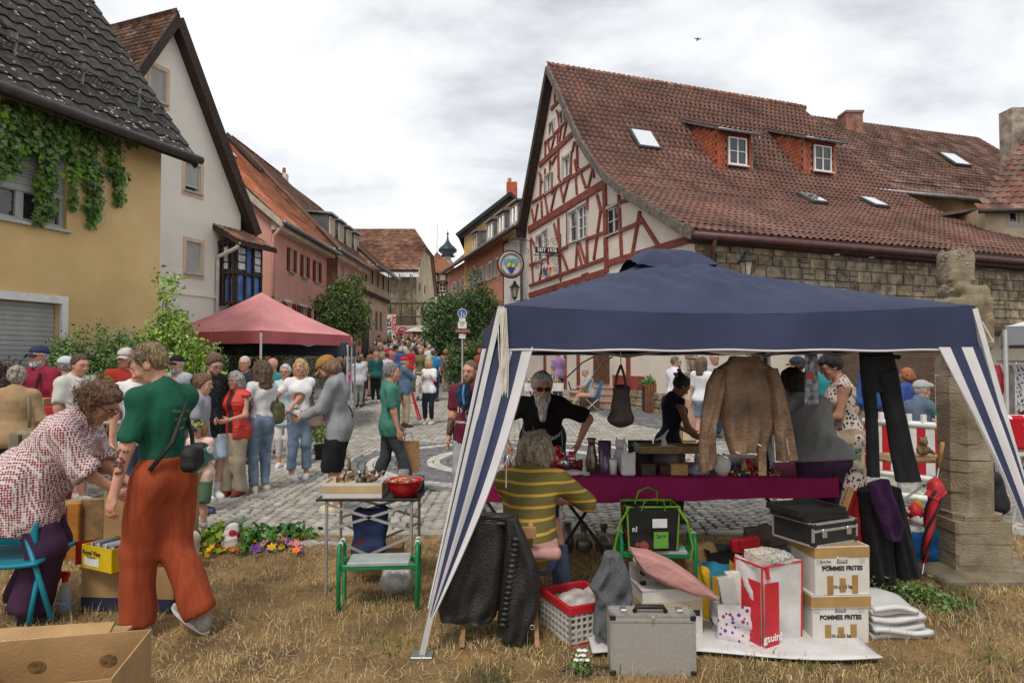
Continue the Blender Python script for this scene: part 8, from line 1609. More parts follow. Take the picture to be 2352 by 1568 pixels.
t=thing('dark_red_tray','dark red tray with small figures at the back of camping table','tray',(-1.02,4.92,tz+.01));part(t,'tray',MB().rbox((0,0,.05),(.26,.12,.02),.006,Rx(12)),c3(.22,.02,.02),local=True);part(t,'stand',MB().box((0,.02,.02),(.2,.08,.04)),CARD,local=True)
CAN=mat((.022,.035,.095),.9,.2,6,bump=.2,bscale=200);bb_=thing('blue_canvas_bag','dark blue canvas bag with rust red spot hanging under camping table','bag',(-1.03,4.72,.2))
sdf_obj(bb_,'bag_body',(-1.25,4.55,.1),(-.8,4.9,.62),.01,lambda S:(S.box((-1.02,4.72,.40),(.12,.06,.16),.04),S.cone((-1.1,4.72,.5),(-1.09,4.72,.56),.04,.02,.03),S.cone((-.95,4.72,.5),(-.92,4.72,.56),.04,.02,.03),S.cone((-1.05,4.72,.28),(-1.0,4.72,.15),.08,.03,.05)),CAN,(.008,32,7));part(bb_,'red_spot',MB().prism([(-1.06+.045*cos(a),4.648,.31+.045*sin(a))for a in np.linspace(0,6.28,13)[:-1]],(0,.01,0)),c3(.12,.02,.02))
carton('brown_box_under_table','brown cardboard box with arrow marks under the camping table',(-1.02,5.1,0),.34,.25,.2,.05,writing=[('UP',.06,-.12,.1,INK,.002)],open_=False)
t=thing('white_rubbish_bag','translucent white rubbish bag lying behind the green stool','plastic bag',(-.80,4.62,0));sdf_obj(t,'bag_body',(-.16,-.14,-.01),(.16,.14,.24),.009,lambda S:(S.ell((0,0,.08),(.12,.1,.08)),S.ell((.05,0,.13),(.06,.05,.05),.03),S.ell((-.06,0,.14),(.05,.05,.05),.03)),mat((.55,.53,.52),.3,.2,20,spec=.5,alpha=.75),(.012,55,8),True)
def kneeler(name,label,x,y,rz,seat=mat((.33,.38,.36),.6,.08,9)):
 t=thing(name,label,'stool',(x,y,0),rz);w,d,h=.50,.22,.43
 for sx in(-1,1):
  xx=sx*w/2;part(t,'side_frame',MB().tube([(xx,-d/2,.015),(xx,-d/2,h-.06),(xx,-d/2+.03,h-.01),(xx,d/2-.03,h-.01),(xx,d/2,h-.06),(xx,d/2,.015),(xx,d/2-.02,.012),(xx,-d/2+.02,.012)],.014,8,closed=True),GRN,True,local=True)
  for yy in(-.04,.05):part(t,'white_grip',MB().cyl((xx,yy-.012,h-.01),(xx,yy+.012,h-.01),.018,n=8),WHITE,local=True)
 for sy in(-1,1):part(t,'rail',MB().rbox((0,sy*.09,.285),(w,.02,.035),.005),GRN,local=True)
 part(t,'seat',MB().rbox((0,0,.305),(w-.1,d-.01,.03),.012),seat,local=True)
 for k in range(8):part(t,'bolt_hole',MB().lathe([(.016,0),(.012,-.003)],(-.15+.1*(k%4),-.05+.1*(k//4),.321),8,close=True),GREYW,local=True)
 return t
kneeler('green_kneeler_stool','green tubular garden kneeler stool with pale grey seat on the lawn',PX(877,4.38),4.36,.08);kneeler('green_kneeler_stool','green kneeler stool under the stall carrying the shopping bag',PX(1505,4.6),4.62,-.06)
wc=thing('wooden_folding_chair','wooden folding chair with pink cushion under the seated man','chair',(.12,3.95,0));cxx=-.07
for sx in(-1,1):
 x=cxx+sx*.21;part(wc,'leg',MB().beam((x,3.72,0),(x,4.22,.44),.045,.025,(1,0,0)),WOOD);part(wc,'leg',MB().beam((x*1-sx*.03,4.25,0),(x-sx*.03,3.84,.66),.045,.025,(1,0,0)),WOOD)
part(wc,'stretcher',MB().beam((cxx-.21,3.80,.16),(cxx+.21,3.80,.16),.05,.02,(0,1,0)),WOOD);part(wc,'seat',MB().rbox((cxx,4.05,.43),(.42,.36,.03),.008),WOOD);part(wc,'back_rail',MB().rbox((cxx,3.83,.62),(.42,.02,.07),.008),WOOD)
sdf_obj(wc,'cushion',(cxx-.2,3.84,.40),(cxx+.42,4.3,.56),.01,lambda S:S.box((cxx+.12,4.06,.48),(.24,.19,.035),.03),mat((.46,.24,.22),.85,.1,9),(.004,30,2))
BL=mat((.016,.015,.015),.42,.3,6,bump=.35,bscale=80,spec=.55);jk2=thing('black_leather_jacket','black quilted leather biker jacket draped over the chair back','jacket',(cxx-.05,3.72,.2))
cloth_px(jk2,'jacket_back',[(1042,1188),(1030,1220),(1018,1290),(1010,1350),(1006,1400),(1012,1425)],[(1165,1191),(1170,1230),(1164,1300),(1154,1360),(1144,1410),(1128,1428)],3.80,BL,.09,3,.016,3)
cloth_px(jk2,'jacket_front',[(1158,1190),(1160,1230),(1156,1300),(1149,1370),(1142,1420),(1141,1456)],[(1188,1186),(1208,1230),(1232,1290),(1240,1340),(1238,1400),(1206,1482)],3.76,BL,.10,2,.014,7)
cloth_px(jk2,'collar',[(1044,1180),(1040,1200)],[(1190,1180),(1192,1200)],3.79,BL,.08,2,.006,1)
q=MB()
for k in range(17):
 z=at(0,1240+k*12.3,3.7).z;x=PX(1186-k*1.9,3.7)
 q.tube([(x-.028,3.717,z),(x,3.703,z+.004),(x+.028,3.717,z)],[.009,.0135,.009],6)
part(jk2,'quilted_panel',q,BL,True,kind='stuff');part(jk2,'buckle',MB().tube([(PX(1222,3.7)+.012*cos(a),3.70,.13+.012*sin(a))for a in np.linspace(0,6.28,9)[:-1]],.003,5,closed=True),CHR)
sc_=case('silver_case','large brushed aluminium briefcase standing upright at the front',(PX(1491,3.46),3.46,.005),.435,.12,.305,-.02,mat((.34,.32,.29),.55,.06,60,bump=.2,bscale=500,metal=.15))
part(sc_,'handle',MB().tube([(-.09,-.02,.31),(-.075,-.02,.335),(.06,-.02,.335),(.075,-.02,.31)],.013,8),BLKM,True,local=True)
for x in(-.145,.145):part(sc_,'latch',MB().rbox((x,-.01,.315),(.035,.05,.022),.005),CHR,local=True)
part(sc_,'lock',MB().rbox((0,-.064,.285),(.014,.012,.03),.004),CHR,local=True);part(sc_,'lid_strip',MB().box((0,-.061,.277),(.42,.006,.01)),ALU,local=True)
part(case('small_aluminium_case','small aluminium case lying on the potato box',(PX(1484,3.98),3.98,.30),.16,.16,.085,.3,mat((.42,.40,.36),.5,.08,50,metal=.2)),'strip',MB().box((0,-.082,.045),(.15,.006,.012)),ALU,local=True)
pc_=carton('potato_box_low','low white carton under the pink pillow',(PX(1522,3.95),3.97,0),.36,.30,.295,.12,CARDW,False,stripe=(.2,.05,mat((.52,.40,.24),.7,.1,6)),writing=[('Potato',.035,.05,.13,WHITE,.001),('MASTER',.016,.05,.105,WHITE,0)]);part(pc_,'red_label',MB().box((.05,-.151,.12),(.085,.001,.075)),c3(.45,.06,.05),local=True);part(pc_,'barcode',MB().box((.145,-.151,.16),(.04,.001,.04)),INK,local=True)
t=thing('bubble_wrap_roll','bundle of bubble wrap on the small aluminium case','wrap',(PX(1484,3.98),3.98,.386));sdf_obj(t,'wrap',(-.1,-.08,-.01),(.1,.08,.09),.007,lambda S:S.cone((-.05,.02,.03),(.05,-.02,.03),.034,.03,.0),mat((.6,.6,.6),.25,.3,60,spec=.6,alpha=.8),(.003,150,2),True)
t=thing('pink_pillow','dusty pink pillow resting on the cartons','pillow',(PX(1540,3.85),3.85,.35));a_=at(1452,1262,3.9);b_=at(1636,1368,3.75);m_=(a_+b_)/2;d_=(b_-a_)
cloth_px(t,'pillow_body',[(1449,1261),(1490,1262),(1540,1284),(1590,1318),(1640,1361)],[(1449,1266),(1472,1312),(1528,1342),(1590,1362),(1637,1371)],3.82,mat((.46,.235,.21),.9,.12,7,bump=.3,bscale=60),.16,1,.006,2)
t=thing('grey_fleece_sweater','dark grey fleece sweater slumped over the crate','sweater',(PX(1410,3.72),3.72,0));a=lambda px,py,Y=3.74:at(px,py,Y)
cloth_px(t,'sweater_body',[(1388,1271),(1378,1302),(1352,1345),(1368,1368),(1366,1395),(1361,1452)],[(1424,1271),(1441,1303),(1452,1350),(1453,1375),(1449,1405),(1420,1450)],3.72,mat((.11,.115,.125),.95,.15,12,bump=.5,bscale=120),.15,2,.03,4,26,36)
cr=thing('folding_crate','white lattice folding crate with red rim filled with odds and ends','crate',(PX(1325,3.95),3.97,0),.42);w,d,h=.30,.36,.22
q=MB()
for s in(-1,1):
 for k in range(9):q.box((s*w/2,-d/2+d*k/8,h*.45),(.012,.012,h*.86));q.box((-w/2+w*k/8,s*d/2,h*.45),(.012,.012,h*.86))
 for k in range(6):q.box((s*w/2,0,.015+k*.036),(.011,d,.011));q.box((0,s*d/2,.015+k*.036),(w,.011,.011))
part(cr,'lattice',q,mat((.52,.50,.47),.5,.1,8),local=True,kind='stuff');q=MB()
for s in(-1,1):q.rbox((s*w/2,0,h-.02),(.022,d+.02,.05),.004);q.rbox((0,s*d/2,h-.02),(w+.02,.022,.05),.004);q.box((0,s*d/2,.008),(w,.016,.016))
part(cr,'red_rim',q,RED,local=True);part(cr,'floor',MB().box((0,0,.01),(w,d,.01)),WHITE,local=True)
t=thing('crate_contents','crumpled white cloth and wrap heaped in the folding crate','cloth',(PX(1325,3.95),3.97,.1));sdf_obj(t,'heap',(-.16,-.2,0),(.16,.2,.2),.01,lambda S:(S.ell((0,0,.07),(.12,.14,.06)),S.ell((.03,-.08,.1),(.07,.06,.04),.03)),mat((.5,.48,.45),.7,.3,14,hue=(.6,.52,.48)),(.01,45,2),True)
t=thing('bottle','clear plastic bottle with green cap in the folding crate','bottle',(PX(1340,4.05),4.03,.19));part(t,'body',MB().lathe([(.03,0),(.035,.02),(.035,.09),(.013,.13)],(0,0,0),12,R=Ry(60)),PLAS,True,local=True);part(t,'cap',MB().cyl(Ry(60)@Vector((0,0,.128)),Ry(60)@Vector((0,0,.148)),.015,n=10),c3(.02,.25,.06),local=True)
GT=spotted((.02,.02,.02),(.30,.06,.05),9,.28,(.08,.16,.05));gb=bag('black_shopping_bag','black shopping bag with vegetable print and bright green handles',(PX(1493,4.55),4.6,.325),.33,.2,.30,.03,GT,1.1,[(-.11,.06,0),(.11,.08,.02)],mat((.16,.36,.02),.6,.1,8),trim=mat((.16,.36,.02),.6,.1,8),writing=[('2x =',.035,.05,.1,INK,.001),('n!',.05,-.13,.15,WHITE,.001)])
part(gb,'green_label',MB().box((.05,-.118,.075),(.1,.003,.11)),c3(.14,.36,.05),local=True);part(gb,'white_label',MB().box((.04,-.125,.19),(.1,.003,.06)),WHITE,local=True)
for dx in(-1,1):part(gb,'long_strap',MB().tube([(dx*.17,-.12,.29),(dx*.23,-.13,.2),(dx*.27,-.12,.02),(dx*.25,-.13,-.06)],.014,6,flat=.3),mat((.16,.36,.02),.6,.1,8),local=True)
for i_,px in enumerate((1302,1340,1385)):lath('pewter_flask',('tall pewter bottle','round pewter flask','small pewter flask with cork')[i_]+' standing on the lawn edge below the table','flask',PX(px,5.55),5.55,[(.05,0),(.075,.06),(.06,.12),(.026,.15),(.024,.21),(.034,.225),(.034,.25)]if i_ else[(.05,0),(.055,.12),(.035,.16),(.04,.26)],mat((.22,.20,.17),.35,.3,8,metal=.7),z=0)
NB=bag('black_discounter_bag','black shopping bag with yellow discounter logo under the table',(PX(1690,4.6),4.65,0.0),.40,.24,.30,-.04,BLKM,1.05,soft=.016,writing=[('Netto',.055,0,.17,mat((.7,.5,.02),.5,0),.002)]);part(NB,'logo_band',MB().box((0,-.139,.125),(.16,.003,.04),Ry(0)),c3(.55,.37,.02),local=True);text(NB,'Marken-Discount',.022,NB.location+Vector((0,-.1445,.125)),(1,0,0),Z,mat((.45,.03,.02),.5,0))
t=thing('red_folder','red plastic folder sticking out of the black bag','folder',(PX(1710,4.62),4.65,.27));part(t,'folder',MB().rbox((0,0,.05),(.2,.06,.11),.01,Ry(-8)),RED,local=True);part(t,'flap',MB().rbox((.02,-.035,.07),(.14,.01,.06),.003,Ry(-8)),RED,local=True)
YB_=bag('yellow_blue_bag','yellow and blue woven plastic shopping bag',(PX(1655,4.05),4.1,0),.22,.16,.34,.2,mat((.03,.22,.36),.5,.15,9),1.0,[(-.08,-.05,0)],c3(.6,.36,.02),sides=mat((.56,.33,.015),.5,.15,9))
part(YB_,'yellow_panel',MB().box((-.06,-.098,.17),(.09,.004,.3)),mat((.56,.33,.015),.5,.15,9),local=True)
FLW=spotted((.58,.54,.56),(.16,.04,.20),26,.3,(.22,.05,.08));bag('flowered_tote','white tote bag with purple flower print',(PX(1684,3.8),3.83,0),.22,.15,.23,-.05,FLW,1.0)
t=thing('paper_bags','grey and white paper bags standing in the flowered tote','paper bag',(PX(1688,3.8),3.83,.1));part(t,'white_bag',MB().box((.02,.02,.14),(.11,.06,.3),Ry(-6)),CARDW,local=True);part(t,'grey_bag',MB().box((-.04,-.01,.13),(.09,.04,.28),Ry(-10)),GREYW,local=True)
RB=bag('red_white_bag','tall white and red shopping bag stuffed with newspaper parcels',(PX(1768,3.78),3.84,0),.29,.20,.47,.42,mat((.58,.56,.54),.55,.08,7),1.05,None,RED,trim=RED,sides=mat((.58,.56,.54),.55,.08,7))
part(RB,'red_panel',MB().box((-.158,0,.2),(.004,.19,.36)),RED,local=True);part(RB,'red_panel',MB().box((-.1,-.125,.2),(.10,.004,.36)),RED,local=True);part(RB,'strap',MB().tube([(-.12,-.11,.46),(-.12,-.12,.4)],.012,6),RED,local=True)
text(RB,'gsuin!',.06,RB.location+Rz(math.degrees(.42))@Vector((-.1,-.13,.08)),Rz(math.degrees(.42))@Vector((1,0,0)),Z,WHITE,.001)
t=thing('newspaper_parcels','parcels wrapped in crumpled newspaper in the red and white bag','parcels',(PX(1768,3.78),3.84,.42));sdf_obj(t,'paper',(-.15,-.11,0),(.15,.11,.14),.008,lambda S:(S.ell((.04,0,.04),(.08,.07,.05)),S.ell((-.02,.03,.06),(.05,.05,.045)),S.ell((.09,0,.05),(.04,.04,.05))),mat((.45,.42,.38),.8,.5,70,hue=(.62,.6,.56)),(.014,60,3),True);part(t,'printed_box',MB().rbox((-.07,-.03,.06),(.12,.1,.09),.004,Rz(20)),spotted((.55,.5,.42),(.35,.05,.03),60,.3),local=True)
PWR=[('POMMES FRITES',.035,0,.15,INK,.0014),('Potato',.026,.0,.208,WHITE,.0006),('MASTER',.012,.0,.192,WHITE,0),('10 x 2,5 kg',.026,.0,.045,INK,.0006)]
for i_,(z,lb,wr2,ld)in enumerate(((0,'lower white frozen chips carton with taped lid',PWR,.07),(.278,'upper open white frozen chips carton with brown tape',PWR+[('Art.Nr.',.024,-.1,.19,INK,0),('13328',.024,-.1,.163,INK,0)],0))):
 o=carton('chips_carton',lb,(PX(1902,3.88)+.008*i_,3.92,z),.33,.26,.275,.05+.05*i_,CARDW,i_==0 and False or bool(i_),writing=wr2,lid=ld,stripe=(.24,.06,mat((.36,.22,.08),.5,.1,9)));part(o,'grey_label',MB().box((0,-.1308,.203),(.065,.0012,.05)),c3(.2,.2,.21),local=True)
 for x in(-.075,.0,.075):part(o,'tape_strip',MB().box((x,-.1315,.055),(.036,.002,.11-.03*(x==0))),TAPE,local=True)
 for x in(-.14,.12):part(o,'barcode',MB().box((x,-.1308,.19),(.035,.0012,.03)),GREYW,local=True)
bc=case('black_flight_case','black case with aluminium edges and two latches on the cartons',(PX(1870,3.95),3.98,.555),.36,.30,.125,.42,mat((.018,.018,.02),.5,.15,9));part(bc,'lid_strip',MB().box((0,-.152,.085),(.36,.006,.014)),ALU,local=True)
for x in(-.1,.1):part(bc,'latch',MB().rbox((x,-.158,.07),(.035,.014,.05),.004),CHR,local=True)
for i_ in range(2):
 t=thing('black_tray',('lower','upper')[i_]+' black felt display tray on the flight case','tray',(PX(1858-8*i_,3.95),3.98,.684+i_*.03),.42-.1*i_);q=MB().box((0,0,.004),(.34,.26,.008))
 for s in(-1,1):q.box((s*.17,0,.02),(.012,.27,.035));q.box((0,s*.13,.02),(.34,.012,.035))
 part(t,'tray_body',q,mat((.014,.013,.012),.7,.2,12),local=True)
TAR=mat((.60,.59,.58),.45,.08,6,bump=.2,bscale=200);t=thing('folded_tarpaulin','stack of folded white tarpaulin sheets beside the cartons','tarpaulin',(PX(2020,3.95),3.98,0))
for k in range(6):part(t,'fold',MB().grid(lambda u,v,k=k:(PX(1972,3.95)+(.34-.02*k+.02*(k%2))*u,3.84+.3*v-.02*(k%2),.02+k*.038+.012*sin(u*5+k)+.01*sin(v*6+k*2)-.02*u*(k>3)),14,8,thick=.026),TAR,True)
single('white_groundsheet',MB().grid(lambda u,v:(PX(1352,3.72)+1.55*u,3.60+.75*v+.05*sin(u*6)-.04*u,.035+.008*sin(u*17+v*5)*sin(v*9)),40,16,thick=.006),TAR,'crumpled white groundsheet spread on the dry lawn under the goods','groundsheet',smooth=True)
ct=thing('coat_pile','black coats and purple cardigan draped over a chair by the pillar','coats',(PX(2020,4.55),4.55,0));a=lambda px,py,Y=4.5:at(px,py,Y)
BCO=mat((.016,.016,.017),.95,.2,12,bump=.3,bscale=100);cloth_px(ct,'black_coat',[(1972,1128),(1980,1200),(1988,1260),(1996,1320),(2008,1358)],[(2030,1112),(2040,1180),(2046,1250),(2050,1310),(2042,1366)],4.52,BCO,.16,3,.02,1)
cloth_px(ct,'black_coat',[(2020,1110),(2034,1190),(2046,1250),(2058,1326)],[(2062,1118),(2076,1180),(2092,1250),(2107,1316)],4.5,BCO,.16,3,.016,5)
cloth_px(ct,'purple_cardigan',[(1994,1112),(2003,1150),(2018,1190),(2034,1236)],[(2040,1100),(2056,1150),(2073,1200),(2066,1240)],4.38,mat((.055,.018,.07),.95,.2,12,bump=.3,bscale=100),.10,2,.02,2)
cloth_px(ct,'red_cloth',[(1962,1128),(1935,1175),(1938,1220),(1952,1280),(1972,1322)],[(1974,1128),(1978,1175),(1982,1220),(1988,1280),(1995,1326)],4.58,mat((.40,.012,.02),.8,.15,9),.06,2,.012,3)
single('wooden_clothes_brush',MB().rbox(at(1945,1150,4.42),(.045,.025,.19),.01,Ry(20)),WOOD,'flat wooden brush handle sticking up beside the red cloth','brush')
SANDP=mat((.27,.20,.115),.95,.3,4,bump=.6,bscale=70,hue=(.36,.30,.21));pl=thing('stone_pillar','weathered octagonal sandstone pillar with lichen on a square base','pillar',(PX(2210,5.1),5.1,0));x0=PX(2210,5.1)
def octa(r,z0,z1,nm,ch=.3,dx=0.0):
 q=MB();n=5
 for k in range(n):
  za,zb=z0+(z1-z0)*k/n,z0+(z1-z0)*(k+1)/n;c=r*ch;pts=[(r,-r+c),(r,r-c),(r-c,r),(-r+c,r),(-r,r-c),(-r,-r+c),(-r+c,-r),(r-c,-r)]
  j=[random.uniform(-.006,.006)for _ in pts];q.prism([(x0+dx+x+e,5.1+y+e,za)for(x,y),e in zip(pts,j)],(0,0,zb-za))
 part(pl,nm,q,SANDP)
octa(.212,.02,.42,'base_block',.08);octa(.19,.42,.47,'base_moulding',.3);octa(.166,.47,.86,'shaft_block',.5);octa(.16,.868,1.5,'shaft_block',.5);octa(.157,1.508,1.78,'shaft_block',.4)
sdf_obj(pl,'worn_head',(x0-.3,4.8,1.7),(x0+.3,5.4,2.52),.011,lambda S:(S.box((x0,5.1,1.9),(.156,.15,.2),.03),S.box((x0+.04,5.1,2.0),(.115,.14,.2),.05,.03),S.ell((x0-.04,5.1,2.17),(.11,.13,.09),.02),S.box((x0-.04,5.1,2.34),(.105,.1,.135),.04,.012)),SANDP,(.006,60,3))
part(pl,'base_slab',MB().rbox((x0+.02,5.05,.03),(.95,.75,.07),.02),mat((.20,.165,.11),.95,.3,5,bump=.6,bscale=30))
q=MB()
for _ in range(70):a_=random.uniform(0,6.28);q.ball((x0-.05+.11*cos(a_),5.1-abs(.11*sin(a_)),random.choice((2.46,2.42,2.2,2.17))+random.gauss(0,.03)),(random.uniform(.006,.018),.006,random.uniform(.004,.009)),6,4)
part(pl,'lichen',q,mat((.28,.28,.22),.95,.3,50),kind='stuff')
um=thing('rolled_umbrella','rolled red and black umbrella with wooden handle leaning on the pillar','umbrella',at(2118,1318,4.75));b0,b1=at(2118,1318,4.75),at(2165,1015,4.9);d_=b1-b0;q=MB()
part(um,'canopy_roll',MB().tube([b0+d_*t_ for t_ in(.08,.3,.55,.66,.72)],[.014,.028,.038,.062,.02],12),RED,True);part(um,'handle',MB().tube([b0+d_*.80,b0+d_*.97,b1],[.016,.017,.015],10),mat((.36,.19,.06),.4,.2,9),True);part(um,'shaft',MB().tube([b0,b0+d_*.82],.006,6),CHR)
perp=d_.orthogonal().normalized();pr2=d_.normalized().cross(perp)
for k in range(3):part(um,'black_band',MB().tube([b0+d_*t_+(perp*cos(t_*9+k*2.1)+pr2*sin(t_*9+k*2.1))*(.012+.036*min(1,t_/.55))for t_ in np.linspace(.1,.62,12)],[.010]*12,6),BLKM,True)
part(um,'flared_fold',MB().prism([b0+d_*.70+perp*.0,b0+d_*.60+Vector((-.085,-.03,-.0)),b0+d_*.56+Vector((0,-.05,0)),b0+d_*.62+Vector((.075,-.03,0))],(0,.02,0)),RED)
rr=random.Random(12);TM=(WHITE,CHR,WOOD,c3(.3,.03,.03),c3(.05,.06,.12),c3(.5,.4,.2),GREYW,BLKM)
for k in range(24):
 x,y,hg=tx(rr.uniform(*((1110,1260),(1290,1480),(1560,1790))[k//8]),5.2),rr.uniform(5.12,5.5),rr.uniform(.03,.13);o=lath('trinket','small %s trinket %s of the magenta table'%(('white','chrome','wooden','dark red','navy','ochre','grey','black')[k%8],('at the left end','in the middle','in the right part')[k//8]),'trinket',x,y,[(.015,0),(rr.uniform(.018,.04),hg*.4),(.012,hg*.85),(rr.uniform(.008,.02),hg)],TM[k%8],n=10);o['group']='small trinkets on the magenta table'
for nm,lb,px,Y,r,m in(('brown_paper_heap','crumpled brown wrapping paper under the stall table',1600,4.75,(.14,.12,.16),CARD),('plastic_wrapped_bundle','bundle wrapped in pale plastic behind the yellow bag',1628,4.5,(.1,.09,.12),mat((.34,.31,.29),.3,.5,20)),('dark_cloth_bundle','dark cloth bundle in the shade beside the discounter bag',1765,4.7,(.16,.12,.15),c3(.03,.025,.025)),('brown_wooden_board','brown board leaning behind the discounter bag',1745,4.95,(.2,.03,.2),c3(.09,.06,.04))):
 t=thing(nm,lb,'bundle',(PX(px,Y),Y,0));sdf_obj(t,'bundle',(-.26,-.2,-.01),(.26,.2,.5),.014,lambda S:(S.ell((0,0,r[2]*.9),r),S.ell((r[0]*.5,0,r[2]*1.5),(r[0]*.5,r[1]*.6,r[2]*.5),.04)),m,(.018,34,3),True)
# ================================================================ left foreground
TEAL=mat((.005,.20,.28),.4,.08,9);bc_=thing('blue_folding_chair','bright turquoise plastic folding chair at the left edge','chair',(PX(30,4.0),4.05,0));a=lambda px,py,Y:P(px,py,Y)
part(bc_,'backrest',MB().grid(lambda u,v:(PX(-75,3.98)+.46*u,3.98+.02*sin(pi*u),at(0,1182+68*v,3.98).z-.05*max(0,u-.82)*5*(1-v)),16,6,thick=.018),TEAL,True);part(bc_,'grip_slot',MB().rbox((PX(15,3.96),3.972,at(0,1213,3.96).z),(.15,.012,.03),.01),mat((.05,.02,.05),.8,0))
part(bc_,'seat',MB().grid(lambda u,v:(PX(-70,3.95)+.46*u,3.90+.36*v,.425-.02*sin(pi*u)+.03*v),12,10,thick=.022),TEAL,True)
for p0,p1 in(((58,1225,3.98),(118,1420,3.9)),((92,1300,4.0),(66,1432,3.92)),((-62,1225,3.98),(-30,1430,3.9)),((-50,1300,4.0),(-70,1432,3.92))):part(bc_,'leg',MB().tube([a(*p0),a(*p1)],.015,8),TEAL,True)
b1=carton('open_banana_box','open brown cardboard box with two hand holes in the bottom left corner',(PX(196,2.45),2.26,.31),.56,.40,.29,.22,CARD)
b1w=b1 .children[0]
for x in(-.10,.135):part(b1,'hand_hole',MB().prism([(x+.03*cos(t),.193,.19+.022*sin(t))for t in np.linspace(0,6.28,15)[:-1]],(0,-.002,0)),mat((.16,.10,.04),.9,.4,40),local=True)
part(b1,'inner_crease',MB().box((-.262,0,.135),(.006,.38,.25),Ry(3)).box((.262,0,.135),(.006,.38,.25),Ry(-3)),CARD,local=True)
carton('support_box','closed cardboard box under the open banana box',(PX(200,2.42),2.25,0),.52,.40,.325,.0,CARD,False)
b2=thing('banana_box_lid','banana box lid with white and red lettering behind the open box','box',(PX(120,2.95),2.95,0),.16);part(b2,'walls',MB().box((0,0,.17),(.56,.34,.34)).box((0,0,.345),(.575,.36,.012)),CARD,local=True)
me=text_mesh('FIRST QUALITY BANANAS',.043,.0008);me.transform(basis(Vector((1,0,0)),Vector((0,.6,.8)),Vector((0,-.8,.6)),Vector((.0,-.04,.38))));me.materials.clear();me.materials.append(mat((.62,.36,.26),.8,0));
part(b2,'sloping_lid',MB().prism([(-.28,-.18,.352),(.28,-.18,.352),(.28,.0,.44),(-.28,.0,.44)],(0,.02,-.01)),CARD,local=True);me.transform(Matrix.Translation((0,-.065,.0288)));lt_=link('lettering',me,b2,True)
part(b2,'red_oval',MB().prism([(.17+.045*cos(t),-.125+.026*sin(t),.3815+.0127*sin(t))for t in np.linspace(0,6.28,17)[:-1]],(0,-.002,.003)),RED,local=True);part(b2,'slot',MB().rbox((0,-.15,.37),(.12,.022,.006),.01,Rx(26)),INK,local=True)
carton('brown_fruit_box','brown cardboard box with dark blue base band standing on the lawn',(PX(330,4.35),4.4,0),.62,.34,.30,-.08,CARD,stripe=(.05,.10,mat((.02,.025,.05),.8,.1,9)),writing=[('Sug',.09,.02,.15,INK,.001)])
yb=carton('yellow_fruit_box','yellow printed fruit box full of compact discs on the brown box',(PX(262,4.2),4.25,.305),.30,.24,.145,-.45,mat((.62,.43,.01),.55,.08,9),writing=[('Royal Vine',.042,-.05,.10,INK,.0005),('TOMATO',.02,-.05,.07,INK,0)]);part(yb,'red_end_flap',MB().box((-.19,-.02,.07),(.005,.2,.15),Rz(-35)),c3(.36,.01,.01),local=True);part(yb,'white_label',MB().box((-.05,-.1212,.045),(.15,.001,.05)),WHITE,local=True)
for k in range(14):part(yb,'disc_case',MB().box((-.12+.018*k,-.01,.085+.006*(k%3)),(.009,.13,.12),Ry(-8)),(WHITE,c3(.1,.12,.25),c3(.3,.3,.32),c3(.5,.48,.42))[k%4],local=True)
sp=thing('spray_bottle','clear spray bottle with blue cleaner and red trigger on the grass','bottle',(PX(160,4.25),4.25,0));part(sp,'bottle',MB().lathe([(.045,0),(.05,.01),(.05,.09),(.04,.14),(.018,.2),(.018,.225)],(0,0,0),16,sy=.6),mat((.55,.62,.66),.12,.1,9,alpha=.45,spec=.6),True,local=True);part(sp,'cleaner',MB().lathe([(.043,.004),(.046,.012),(.046,.085)],(0,0,0),16,sy=.58,close=True),mat((.02,.20,.42),.1,.05,9,spec=.6),True,local=True);part(sp,'trigger_head',MB().rbox((-.01,0,.245),(.075,.028,.04),.01).cyl((0,0,.2),(0,0,.24),.018,n=10).rbox((-.04,0,.215),(.012,.018,.05),.005,Ry(25)),mat((.55,.02,.015),.35,.05,9),local=True);text(sp,'Priva',.028,sp.location+Vector((0,-.033,.07)),(1,0,0),Z,WHITE,.0008)
wc_=thing('wooden_sewing_case','open wooden case with orange inside standing behind the bending woman','case',(PX(178,5.3),5.3,0),.1);part(wc_,'panel',MB().rbox((0,0,.24),(.10,.05,.48),.008),mat((.34,.13,.02),.5,.2,9),local=True);part(wc_,'panel',MB().rbox((.13,.05,.25),(.17,.05,.5),.008),mat((.20,.12,.05),.6,.3,9),local=True);part(wc_,'side',MB().rbox((-.1,.1,.23),(.1,.3,.46),.008),WOOD,local=True)
carton('tall_moving_box','tall brown moving box standing half hidden behind the orange trousers',(PX(350,5.3),5.35,0),.56,.4,.58,.05,CARD,True,flaps=(('r',.3,.12),),writing=[('SONDER',.05,-.2,.2,INK,.0006)])
for nm,lb,px,Y,z,d,m in(('white_towels','bundle of cream towels beside the brown box',440,5.1,0,(.12,.14,.3),c3(.55,.48,.38)),('lidded_pot','brown lidded pot between the cartons',212,5.1,0,(.1,.1,.06),c3(.16,.05,.02)),('grey_sander','grey kitchen appliance on top of the box',255,4.9,0,(.12,.08,.1),c3(.3,.31,.33))):
 t=thing(nm,lb,'goods',(PX(px,Y),Y,z));sdf_obj(t,'body',(-.12,-.12,-.01),(.12,.12,d[2]+.05),.009,lambda S:(S.box((0,0,d[2]/2),(d[0]/2,d[1]/2,d[2]/2),.03),S.ell((d[0]*.3,0,d[2]*.8),(.05,.05,.05),.03)),m,(.007,40,2),True)
st2=thing('steel_table','folding steel-legged table with leather briefcase at the left stall','table',(PX(250,7.4),7.4,0));part(st2,'top',MB().rbox((PX(235,7.4),7.5,.93),(.62,.5,.03),.006),ALU)
